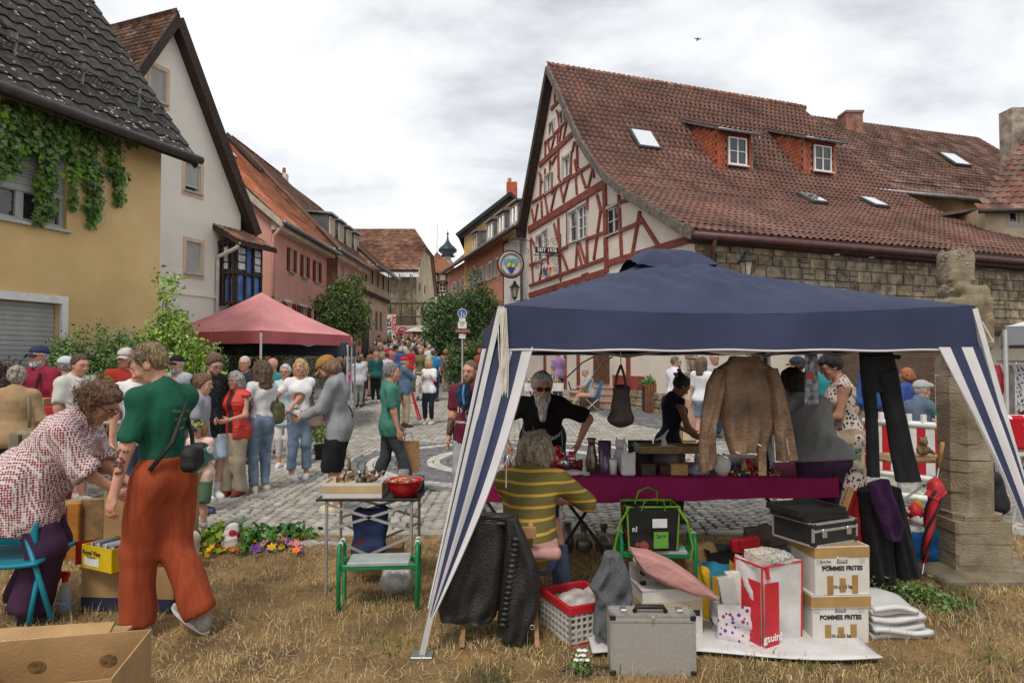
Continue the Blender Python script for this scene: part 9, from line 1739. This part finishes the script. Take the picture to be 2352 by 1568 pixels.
for px in(218,285):
 for yy in(7.3,7.7):part(st2,'leg',MB().cyl((PX(px,7.4),yy,0),(PX(px,7.4),yy,.92),.014,n=6),CHR)
 part(st2,'brace',MB().beam((PX(218,7.4),7.3+.4*(px>250),.45),(PX(285,7.4),7.3+.4*(px>250),.85),.02,.01,(0,1,0)),CHR)
single('leather_briefcase',MB().rbox((PX(240,7.4),7.5,1.06),(.3,.08,.22),.02),mat((.14,.07,.06),.5,.3,9),'brown leather briefcase standing on the steel table','briefcase')
rt=thing('red_crate_table','red crates and carton in front of the braces man','table',(PX(105,7.6),7.6,0));part(rt,'crate',MB().rbox((PX(100,7.6),7.6,.55),(.5,.35,1.1),.01),c3(.35,.02,.03));part(rt,'carton',MB().rbox((PX(95,7.6),7.55,1.14),(.3,.2,.1),.005),CARD)
fh_=thing('artificial_flowers','heap of bright artificial flowers and leaves lying on the kerb','flowers',(PX(570,5.9),5.9,0));rr=np.random.default_rng(5);FY=[mat((.62,.35,.01),.7,.2,9),mat((.62,.13,.01),.7,.2,9),mat((.45,.02,.06),.7,.2,9),mat((.5,.2,.3),.7,.2,9),mat((.12,.03,.22),.7,.2,9)]
bl_=[((PX(px,Y),Y,z),(rx,.30,.022))for px,Y,z,rx in((480,5.75,.05,.2),(530,5.8,.05,.2),(600,5.85,.06,.25),(660,5.85,.05,.22),(620,5.7,.04,.25))];leaf_cloud('leaves',bl_,1100,.07,mat((.05,.16,.02),.6,.3,9,isl=.3),fh_,3,.04,kind='stuff');leaf_cloud('bright_leaves',bl_[:2],350,.08,mat((.28,.42,.03),.6,.2,9,isl=.2),fh_,4,.04,kind='stuff')
for k in range(64):
 px=rr.choice((rr.uniform(445,560),rr.uniform(560,700)));Y=rr.uniform(5.4,6.0);c=Vector((PX(px,Y),Y,rr.uniform(.03,.08)));q=MB();n=6;nn=Vector((rr.normal()*.5,-.6,1)).normalized();uu=nn.orthogonal().normalized();vv=nn.cross(uu);r_=rr.uniform(.028,.052)
 for j in range(n):t_=6.28*j/n;d1=uu*cos(t_)+vv*sin(t_);d2=uu*cos(t_+.5)+vv*sin(t_+.5);d0=uu*cos(t_-.5)+vv*sin(t_-.5);q.add([c,c+d0*r_*.7+nn*.006,c+d1*r_*1.2+nn*.012,c+d2*r_*.7+nn*.006],[(0,1,2,3)])
 q.ball(c+nn*.004,.006,5,4);part(fh_,'blossom',q,FY[0 if k%5<2 else 1+k%4])
t=thing('red_white_carrier_bag','crumpled white carrier bag with red print among the flowers','plastic bag',(PX(532,5.62),5.62,0));sdf_obj(t,'film',(-.12,-.1,-.01),(.12,.1,.26),.009,lambda S:(S.cone((0,0,.06),(.03,0,.19),.075,.05,.02)),spotted((.62,.6,.6),(.45,.02,.04),7,.25),(.016,45,3),True)
t=thing('clear_wrapper','flattened clear plastic wrapper on the kerb by camping table','plastic bag',(PX(735,5.75),5.75,0));sdf_obj(t,'film',(-.2,-.08,-.01),(.2,.08,.09),.01,lambda S:S.ell((0,0,.02),(.17,.05,.025)),PLAS,(.012,55,3),True)
def strap_bag(name,label,c,r,m,pts=None,sm=None,yaw=0,w=(.006,40,3),k=.03):
 t=thing(name,label,'bag',c);sdf_obj(t,'bag_body',np.array(c)-.3,np.array(c)+.3,.012,lambda S:(S.box(c,r,min(r)*.8,k,np.array(Rz(yaw))),),m,w)
 if pts:part(t,'strap',MB().tube(pts,.014,6,flat=.35),sm or m,True)
 return t
w_=lambda p_,x,y,z:wpt(p_,p_['T'](x,y,z));NYL=mat((.012,.012,.013),.6,.2,9,bump=.3,bscale=60)
c=w_(pg,.07,-.19,.10);bb2=strap_bag('belt_bag','black and green belt bag worn across the back of the green t-shirt',c,(.15,.05,.075),NYL,[w_(pg,.14,-.10,.0),w_(pg,.2,0,.22),w_(pg,.15,.02,.46),w_(pg,.06,-.13,.42),w_(pg,-.05,-.15,.2),w_(pg,-.16,-.10,.05)],None,72+28)
f_=Rz(72)@Vector((0,-1,0));part(bb2,'green_pocket',MB().rbox(c+f_*.045-Z*.015,(.17,.02,.085),.01,Rz(72)@Ry(-28)),c3(.05,.16,.11));part(bb2,'round_badge',MB().cyl(c+f_*.06+Rz(72)@Vector((.05,0,.04)),c+f_*.068+Rz(72)@Vector((.05,0,.04)),.022,n=14),c3(.6,.58,.62));part(bb2,'round_badge',MB().cyl(c+f_*.06+Rz(72)@Vector((-.05,0,-.03)),c+f_*.068+Rz(72)@Vector((-.05,0,-.03)),.013,n=12),c3(.6,.3,.25))
c=w_(pcw,.24,.02,.10);ob=strap_bag('olive_shoulder_bag','olive green shoulder bag of the curly-haired woman',c,(.07,.13,.14),c3(.10,.105,.035),[w_(pcw,.22,-.06,.2),w_(pcw,.17,-.02,.46),w_(pcw,.22,.1,.2)]);part(ob,'lettered_strap',MB().rbox(c+Vector((-.07,-.11,-.12)),(.035,.01,.34),.004,Ry(4)),NYL);text(ob,'UNION COLLECTION',.03,c+Vector((-.07,-.117,-.12)),(0,0,1),(-1,0,0),WHITE)
c=w_(pbl,.05,.17,.02);strap_bag('white_belt_bag','small white belt bag at the waist of the blonde woman',c,(.10,.04,.05),c3(.55,.52,.46));c=w_(pbl,-.22,.08,-.04);strap_bag('taupe_shoulder_bag','large taupe shoulder bag on the blonde woman’s arm',c,(.10,.06,.15),c3(.24,.17,.13),[w_(pbl,-.16,.06,.1),w_(pbl,-.13,.03,.48),w_(pbl,-.2,.0,.1)])
c=w_(pbe,.12,-.19,-.05);sb=strap_bag('khaki_shoulder_bag','khaki shoulder bag with leather buckle on the beige sweater woman',c,(.15,.05,.11),c3(.20,.17,.11),[w_(pbe,.16,-.16,.1),w_(pbe,.13,-.10,.45),w_(pbe,-.08,.02,.48)]);part(sb,'buckle_strap',MB().rbox(c+Vector((0,-.06,0)),(.03,.012,.14),.004),c3(.05,.03,.02))
h_=pgm['arms'][1][2];c=wpt(pgm,h_)+Vector((.02,-.02,-.30));pbg=carton('paper_shopping_bag','brown paper shopping bag carried by the green t-shirt man',(PX(938,7.9),7.95,.28),.26,.13,.36,.1,mat((.36,.20,.09),.85,.15,9,bump=.3,bscale=14));part(pbg,'handle',MB().tube([(-.06,0,.36),(-.03,0,.47),(.03,0,.47),(.06,0,.36)],.006,6),CARD,local=True)
mj=thing('navy_track_jacket','navy tracksuit jacket with light blue stripes over the maroon man’s shoulder','jacket',wpt(pm,pm['S'][1]));cloth_px(mj,'jacket',[(1052,885),(1046,900),(1050,925),(1060,940)],[(1078,880),(1084,900),(1082,925),(1076,942)],6.68,c3(.02,.04,.10),.10,2,.012,3);part(mj,'stripe',MB().tube([P(1066,884,6.60),P(1063,905,6.58),P(1066,928,6.60)],.012,6),c3(.10,.30,.60))
bv=thing('smartphone','smartphone held by the man in grey sweatshirt','phone',wpt(pgs,pgs['arms'][0][2]));part(bv,'phone',MB().rbox(wpt(pgs,pgs['arms'][0][2])+Vector((-.10,0,.03)),(.12,.06,.01),.003,Ry(20)),BLKM)
tb2=bag('canvas_tote','natural canvas tote bag with green lettering on the leopard woman’s arm',tuple(wpt(ple,ple['T'](.02,.12,-.30))+Vector((-.02,-.22,0))),.30,.06,.36,.25,mat((.46,.38,.27),.9,.1,9),1.0,None,None,writing=[('hre',.05,-.03,.23,c3(.05,.09,.07),.001),('KARD',.06,.03,.17,c3(.04,.14,.09),.002),('HEKE',.06,.03,.11,c3(.04,.14,.09),.002)])
# ================================================================ background furniture
sn=thing('pedestrian_sign','blue round pedestrian sign on a pole above white plates and a brown arrow','sign',atY(1062,24.0));yS=24.0;bS=c3(.02,.12,.42);gS=lambda px,py:P(px,py,yS)
part(sn,'pole',MB().cyl(atY(1062,yS),gS(1062,708),.035,n=8),GREYW);part(sn,'blue_disc',MB().prism(disc(gS(1062,720)+Vector((0,-.05,0)),Vector((1,0,0)),Z,.17),(0,.02,0)),bS);part(sn,'white_rim',MB().tube(disc(gS(1062,720)+Vector((0,-.05,0)),Vector((1,0,0)),Z,.165),.012,5,closed=True),WHITE)
for dx,k in((-.03,1.0),(.06,.62)):cS_=gS(1062,722)+Vector((dx,-.06,-.03));part(sn,'walker',MB().ball(cS_+Z*.11*k,.022*k+.006,8,6).cyl(cS_+Z*.085*k,cS_-Z*.0*k,.022*k,.02*k,6).cyl(cS_,cS_+Vector((-.025,0,-.085*k)),.014,n=5).cyl(cS_,cS_+Vector((.025,0,-.085*k)),.014,n=5),WHITE)
for py,w,h_,m,tx_ in((736,.24,.17,WHITE,''),(747,.32,.24,WHITE,'Liefer-\nverkehr\nfrei'),(772,.24,.17,WHITE,'werktags\n8 - 12 h')):
 part(sn,'plate',MB().rbox(gS(1062,py)+Vector((0,-.05,0)),(w,.015,h_),.004),m)
 if tx_:text(sn,tx_,.062,gS(1062,py)+Vector((0,-.062,.055)),(1,0,0),Z,INK)
cS_=gS(1062,760)+Vector((0,-.06,0));part(sn,'brown_arrow',MB().prism([cS_+Vector((-.30,0,0)),cS_+Vector((-.22,0,.07)),cS_+Vector((.28,0,.07)),cS_+Vector((.28,0,-.07)),cS_+Vector((-.22,0,-.07))],(0,.02,0)),c3(.22,.06,.03));text(sn,'Museum im Schloß',.062,cS_+Vector((.02,-.005,0)),(1,0,0),Z,WHITE)
ld=thing('red_trestle','red A-frame display trestle standing in the street','trestle',atY(936,17.5));g0=atY(936,17.5)
for sx in(-1,1):
 for sy in(-1,1):part(ld,'leg',MB().cyl(g0+Vector((sx*.34,sy*.2,0)),g0+Vector((sx*.03,0,1.05)),.022,n=6),RED)
part(ld,'crossbar',MB().cyl(g0+Vector((-.2,.1,.45)),g0+Vector((.2,.1,.45)),.015,n=6),RED)
def planter(px,py,Y,w,h_,lb,m):
 t=thing('wooden_planter',lb,'planter',atY(px,Y));b0=atY(px,Y)
 for k in range(6):part(t,'board',MB().rbox(b0+Vector((-w/2+w/6*(k+.5),-w/2,h_/2)),(w/6-.008,.03,h_),.004),m);part(t,'board',MB().rbox(b0+Vector((w/2,-w/2+w/6*(k+.5),h_/2)),(.03,w/6-.008,h_),.004),m)
 part(t,'core',MB().box(b0+Vector((0,0,h_/2-.02)),(w-.03,w-.03,h_-.04)),DKWOOD);leaf_cloud('plant',[(b0+Vector((0,0,h_+.05)),(w*.45,w*.45,.13))],700,.07,leafm((.06,.14,.03),(.10,.2,.05)),t,5,.05);part(t,'red_blossom',MB().ball(b0+Vector((-.15,-.1,h_+.2)),.035,6,5),RED)
planter(1496,960,19.2,.5,.84,'tall brown wooden planter with green plant beside the entrance steps',mat((.16,.07,.035),.7,.2,6));planter(1352,905,20.3,.55,.35,'low planter with red geraniums beside the laptop man',mat((.12,.06,.035),.7,.2,6))
ft2=thing('bric_a_brac_table','table with white patterned cloth loaded with bric-a-brac by the timber house','table',atY(1250,19.8));g0=atY(1248,19.8);part(ft2,'top',MB().rbox(g0+Z*.78,(1.1,.8,.04),.01),CARD);part(ft2,'white_cloth',MB().grid(lambda u,v:g0+Vector((-.58+1.16*u,-.42-.02*sin(u*30)*v,.81-.24*v)),40,5),mat((.62,.61,.6),.85,.15,30),True)
for sx in(-1,1):part(ft2,'leg',MB().cyl(g0+Vector((sx*.5,-.3,0)),g0+Vector((sx*.2,-.3,.77)),.02,n=6),BLKM);part(ft2,'leg',MB().cyl(g0+Vector((sx*.2,-.3,0)),g0+Vector((sx*.5,-.3,.77)),.02,n=6),BLKM)
rr=random.Random(8)
for k in range(46):x,y=rr.uniform(-.52,.52),rr.uniform(-.36,.3);hgt=rr.uniform(.05,.2);part(ft2,'trinket',MB().lathe([(.02,0),(rr.uniform(.02,.045),hgt*.5),(.015,hgt*.9),(.02,hgt)],g0+Vector((x,y,.81)),8,close=True),rr.choice((WHITE,CHR,WOOD,c3(.3,.1,.05),c3(.1,.15,.2),c3(.5,.4,.2),GREYW)),True)
single('trinket_carton',MB().rbox(atY(1270,18.3)+Z*.12,(.6,.35,.24),.01),CARD,'open carton of toys on the cobbles in front of the bric-a-brac table','box')
t=thing('laptop','grey laptop on the lap of the seated man','laptop',plp['loc']+Vector((-.45,0,.62)));part(t,'base',MB().rbox(plp['loc']+Vector((-.42,-.02,.64)),(.24,.34,.02),.005),BLKM);part(t,'screen',MB().rbox(plp['loc']+Vector((-.56,-.02,.76)),(.015,.34,.24),.005,Ry(-18)),BLKM)
t=thing('camping_chair','folding camping chair with blue jacket under the laptop man','chair',plp['loc']);part(t,'seat',MB().rbox(plp['loc']+Vector((.08,0,.40)),(.45,.45,.04),.01),c3(.04,.05,.07));part(t,'backrest',MB().rbox(plp['loc']+Vector((.34,0,.65)),(.04,.45,.5),.01,Ry(12)),c3(.02,.14,.35))
for sx in(-1,1):part(t,'leg',MB().cyl(plp['loc']+Vector((-.12,sx*.2,0)),plp['loc']+Vector((.3,sx*.2,.4)),.014,n=6),CHR);part(t,'leg',MB().cyl(plp['loc']+Vector((.3,sx*.2,0)),plp['loc']+Vector((-.12,sx*.2,.4)),.014,n=6),CHR)
t=thing('picture_frame','framed picture leaning on the stone corner behind the stall','picture',atY(1588,13.0));b0=atY(1588,13.0);part(t,'frame',MB().rbox(b0+Vector((0,0,.55)),(.5,.04,1.1),.01,Rx(-6)),WOOD);part(t,'print',MB().box(b0+Vector((0,-.03,.55)),(.4,.02,1.0),Rx(-6)),c3(.5,.42,.3));part(t,'image',MB().box(b0+Vector((0,-.045,.55)),(.24,.01,.6),Rx(-6)),c3(.4,.25,.18))
bn_=thing('exhibition_banner','vertical white banner with black and red lettering on the scaffold','banner',P(898,790,51));part(bn_,'cloth',MB().grid(lambda u,v:P(885+24*u,722+70*v,51+.05*sin(v*8)),4,10),WHITE);text(bn_,'KELTER',.62,P(892,760,50.8),(0,0,1),(-1,0,0),INK,.02);text(bn_,'AUSS',.5,P(904,742,50.8),(0,0,-1),(1,0,0),RED,.02)
fx=thing('street_parasol','small pale parasol above the crowd at the top of the street','parasol',atY(966,46));pc0=P(966,756,46);part(fx,'canopy',MB().lathe([(1.2,-.2),(.8,0),(.02,.25)],pc0,10),mat((.42,.45,.40),.8,.3,3));part(fx,'pole',MB().cyl(atY(966,46),pc0,.03,n=6),GREYW)
bs=thing('flea_market_banner','pale barrier board with red lettering behind the crowd','sign',P(950,770,47));part(bs,'board',MB().rbox(P(945,762,47),(2.2,.05,.9),.01),c3(.45,.36,.33));text(bs,'FLOHMARKT',.36,P(950,763,46.9),(1,0,0),Z,RED,.01);part(bs,'ring',MB().tube(disc(P(925,762,46.8),Vector((1,0,0)),Z,.33),.05,6,closed=True),RED);part(bs,'post',MB().cyl(atY(945,47),P(945,762,47.1),.05),GREYW)
bt=thing('drinks_table','red-topped drinks table with bottles beside the cream barn','table',atY(838,33));g0=atY(838,33);part(bt,'table',MB().rbox(g0+Z*.72,(1.4,.7,.1),.01),RED);part(bt,'front',MB().rbox(g0+Vector((0,-.3,.4)),(1.3,.05,.5),.01),RED)
for k in range(9):part(bt,'bottle',MB().lathe([(.05,0),(.05,.2),(.02,.26),(.02,.34)],g0+Vector((-.6+.15*k,-.1,.77)),8,close=True),c3(.03,.025,.02))
pt=thing('potted_shrub','green potted shrub beside the clothes under the red canopy','plant',atY(745,10.8));part(pt,'pot',MB().lathe([(.13,0),(.16,.24),(.14,.24)],atY(745,10.8),12,close=True),BLKM);leaf_cloud('foliage',[(atY(745,10.8)+Z*.4,(.2,.2,.2))],900,.05,leafm((.09,.17,.03),(.15,.25,.05)),pt,4,.05)
def bike(px,Y,lb,rz):
 t=thing('bicycle',lb,'bicycle',atY(px,Y),rz)
 for x in(-.5,.5):w=part(t,'wheel',MB().tube([(x+.33*cos(k*pi/10),0,.34+.33*sin(k*pi/10))for k in range(20)],.018,6,closed=True),BLKM,local=True)
 part(t,'frame',MB().tube([(-.5,0,.34),(-.15,0,.8),(.4,0,.78),(-.05,0,.3),(-.15,0,.8)],.018,6).tube([(-.5,0,.34),(-.05,0,.3)],.015,6).tube([(.5,0,.34),(.38,0,.95)],.018,6),c3(.03,.035,.05),local=True);part(t,'handlebar',MB().tube([(.3,-.28,1.0),(.38,-.1,.98),(.38,.1,.98),(.3,.28,1.0)],.014,6),BLKM,local=True);part(t,'saddle',MB().rbox((-.18,0,.9),(.24,.12,.05),.02),BLKM,local=True)
bike(712,14.2,'dark bicycle parked in front of the clipped hedge',.4);bike(728,14.8,'second bicycle parked behind under the dark canopy',.55)
rg=thing('garment_heap','dark clothes and shoes laid out on a low bench under the red canopy','clothes',atY(735,11.4));b0=atY(733,11.4);part(rg,'bench',MB().rbox(b0+Z*.4,(.6,.4,.06),.01),WOOD);sdf_obj(rg,'clothes',np.array(b0)+np.array((-.4,-.3,.1)),np.array(b0)+np.array((.4,.3,.8)),.02,lambda S:(S.box(b0+Z*.45,(.28,.18,.12),.05),S.cone(b0+Vector((-.15,-.2,.45)),b0+Vector((-.15,-.22,.15)),.08,.06,.03)),c3(.04,.025,.07),(.015,25,2));part(rg,'red_coat',MB().rbox(b0+Vector((.2,0,.6)),(.16,.1,.3),.03),RED)
br=thing('red_white_barrier','red and white plastic road barrier behind the pillar','barrier',atY(2060,7.4));xs0,xs1=PX(1985,7.6),PX(2165,7.0)
def bp(u,z,d=0):return Vector((xs0+(xs1-xs0)*u,7.6-.6*u+d,z))
for k in range(9):part(br,'board',MB().prism([bp(k/9,.38,0),bp((k+1)/9,.38,0),bp((k+1)/9,.88,0),bp(k/9,.88,0)],(0,.04,0)),RED if k%2==0 else WHITE)
for z in(.34,.92,.12):part(br,'rail',MB().tube([bp(-.02,z,.02),bp(1.02,z,.02)],.035,8),WHITE,True)
for k in range(6):part(br,'knob',MB().cyl(bp(.05+k*.18,.92,.02),bp(.05+k*.18,1.03,.02),.03,n=8),WHITE)
tg=thing('toy_stall_table','folding table with plush toys behind the pillar','table',atY(2090,6.1));g0=atY(2085,6.1);part(tg,'top',MB().rbox(g0+Vector((0,0,.72)),(.7,.5,.025),.005),WOOD)
for sx in(-1,1):part(tg,'leg',MB().cyl(g0+Vector((sx*.22,-.2,0)),g0+Vector((sx*.22,-.2,.71)),.018,n=6),GREYW);part(tg,'brace',MB().beam(g0+Vector((-.22*sx,-.2,.35)),g0+Vector((.22*sx,-.2,.65)),.02,.01,(0,1,0)),GREYW)
def plush(px,Y,z,k,m,lb,m2=None):
 t=thing('plush_toy',lb,'toy',(PX(px,Y),Y,z));sdf_obj(t,'body',np.array((-.16,-.16,-.02))*k,np.array((.16,.16,.34))*k,.011,lambda S:(S.ell((0,0,.09*k),(.09*k,.08*k,.09*k)),S.ell((0,-.02*k,.22*k),(.07*k,.07*k,.065*k),.02),S.ell((-.06*k,0,.28*k),(.025*k,)*3,.01),S.ell((.06*k,0,.28*k),(.025*k,)*3,.01),S.ell((0,-.085*k,.20*k),(.03*k,.03*k,.025*k),.01),S.cone((-.07*k,-.04*k,.12*k),(-.1*k,-.1*k,.06*k),.03*k,.025*k,.01),S.cone((.07*k,-.04*k,.12*k),(.1*k,-.1*k,.06*k),.03*k,.025*k,.01)),m,(.003,90,2),True)
 if m2:part(t,'cap',MB().lathe([(.085*k,.24*k),(.06*k,.32*k),(.01,.38*k)],(0,0,0),12,close=True),m2,True,local=True)
plush(2068,6.05,.735,.55,mat((.42,.27,.08),.95,.3,40,bump=.6,bscale=80),'yellow plush duck on the toy table');plush(2115,6.1,.735,.6,mat((.22,.14,.08),.95,.3,40,bump=.6,bscale=80),'brown plush teddy on the toy table');plush(2100,5.9,.12,.7,mat((.28,.12,.06),.95,.3,40),'plush monkey in yellow and red under the toy table',c3(.6,.35,.02));plush(2095,5.2,.2,.8,mat((.60,.56,.54),.95,.15,40,bump=.6,bscale=80),'white-bearded plush doll with red cap in the blue bag',RED)
bag('blue_plastic_bag','shiny blue plastic bag with plush doll beside the pillar',(PX(2108,5.15),5.2,0),.24,.2,.3,.1,mat((.01,.10,.32),.3,.15,9),1.05,soft=.02);carton('toy_carton','brown carton of soft toys beneath the toy table',(PX(2110,6.0),6.0,0),.4,.3,.14,0)
rs=thing('red_star_suitcase','red suitcase with white stars on a table at the right edge','suitcase',(PX(2330,6.6),6.6,.72));part(rs,'shell',MB().rbox((PX(2335,6.6),6.6,.90),(.5,.14,.34),.04),spotted((.42,.01,.02),(.7,.68,.68),9,.16,stretch=(1,.2,1)));part(rs,'seam',MB().rbox((PX(2335,6.6),6.6,.90),(.51,.012,.35),.005),WHITE)
rt2=thing('side_table','folding table carrying the red star suitcase','table',(PX(2330,6.6),6.6,0));part(rt2,'top',MB().rbox((PX(2335,6.6),6.6,.70),(.75,.45,.025),.005),GREYW)
for px in(2290,2390):part(rt2,'leg',MB().beam((PX(px,6.6),6.45,0),(PX(2550-px*.1,6.6)if px<2300 else PX(2300,6.6),6.45,.69),.02,.02,(0,1,0)),GREYW)
t=thing('black_drawstring_bag','black drawstring bag hanging beside the pillar','bag',(PX(2283,6.0),6.0,.2));sdf_obj(t,'bag_body',(PX(2283,6.0)-.16,5.85,.15),(PX(2283,6.0)+.16,6.15,.68),.012,lambda S:(S.cone((PX(2278,6.0),6,.55),(PX(2285,6.0),6,.3),.06,.09,.03)),NYL,(.008,30,2));part(t,'cord',MB().tube([(PX(2280,6),6,.58),(PX(2275,6),6,.7)],.006,5),NYL)
cr_=thing('clothes_rack','chrome clothes rack with dresses and shirts under the grey canopy','clothes rack',(PX(2345,8.6),8.6,0));z1=at(0,830,8.6).z;part(cr_,'rail',MB().tube([(PX(2290,8.6),8.6,z1),(PX(2440,8.6),8.6,z1)],.015,6),CHR)
for px in(2325,2430):part(cr_,'stand',MB().cyl((PX(px,8.6),8.6,0),(PX(px+8,8.6),8.6,z1),.015,n=6),CHR)
for k,(c,py)in enumerate((((.36,.03,.06),905),((.6,.58,.6),920),((.03,.03,.05),980),((.16,.15,.14),990),((.5,.48,.48),960),((.4,.02,.03),985),((.3,.32,.36),945),((.12,.2,.25),930),((.3,.1,.16),960),((.2,.2,.2),970))):
 t=thing('hanging_garment',('cerise shirt first','white blouse second','long black jacket third','charcoal cardigan fourth','off-white dress fifth','long red dress sixth','grey patterned top seventh','teal top eighth','mauve dress ninth','grey coat tenth')[k]+' on the clothes rack','garment',(PX(2292+k*9,8.55),8.55,1.0),group='garments on the clothes rack');cloth_px(t,'cloth',[(2284+k*9,838),(2278+k*9,860),(2280+k*9,py)],[(2292+k*9,838),(2303+k*9,860),(2302+k*9,py)],8.55+.03*(k%3),mat(c,.9,.2,9)if k!=6 else spotted((.5,.5,.5),(.04,.05,.09),30,.4),.10,2,.02,k,8,12)
shrub('pillar_weeds','low green weeds growing at the foot of the pillar',2055,4.55,[((PX(2060,4.5),4.45,.06),(.22,.12,.07)),((PX(2110,4.4),4.35,.03),(.3,.1,.04)),((PX(2020,4.2),4.2,.02),(.2,.08,.03))],1500,.035,leafm((.05,.09,.02),(.10,.16,.04)),11,.03,'weeds')
shrub('yarrow','small white-flowered yarrow in the dry grass at the front',1333,3.42,[((PX(1333,3.42),3.42,.05),(.05,.05,.05))],160,.025,leafm((.05,.09,.02),(.10,.16,.04)),12,.02,'weeds')
o_=COL.objects.get('yarrow')
for k in range(7):part(o_,'white_umbel',MB().lathe([(.001,-.008),(.016,0),(.012,.005),(.001,.006)],(PX(1322+4*k,3.4),3.4+.01*(k%3),.085+.02*(k%3)),7),WHITE)
bd=thing('flying_bird','small dark bird gliding high above the roofs','bird',P(1602,91,40));c=P(1602,91,40);part(bd,'body',MB().ball(c,(.05,.13,.045),8,6,0,Rx(-30)),BLKM,True)
for sx in(-1,1):part(bd,'wing',MB().prism([c+Vector((0,.05,0)),c+Vector((sx*.10,.02,.10)),c+Vector((sx*.26,-.06,-.02+.08*(sx<0))),c+Vector((0,-.07,0))],(0,.012,.008)),BLKM)
cols={'grey':(.3,.3,.31),'blue':(.06,.12,.28),'white':(.62,.61,.6),'olive':(.14,.14,.07),'pink':(.5,.2,.24),'black':(.018,.018,.02),'red':(.4,.03,.04),'beige':(.4,.33,.24)}
ck=list(cols);rr=random.Random(21)
for k in range(38):
 a_,b_=ck[k%8],ck[(k*3+1+k//8)%8];sx='mf'[k%2]
 crowd('%s in %s top and %s trousers far up the street'%(('man','woman')[k%2],a_,b_),856+(k*37)%134,758+(k*13)%40,rr.choice((0,10,170,185,-20)),rr.uniform(1.62,1.8),sx,None,hair=dict(s='short' if sx=='m' else 'bob',c=rr.choice(((.08,.05,.03),(.3,.2,.1),(.45,.43,.4))),l=.05,g=.012),top=dict(c=cols[a_],sleeve=rr.choice((.8,1.8))),bottom=dict(c=cols[b_]))
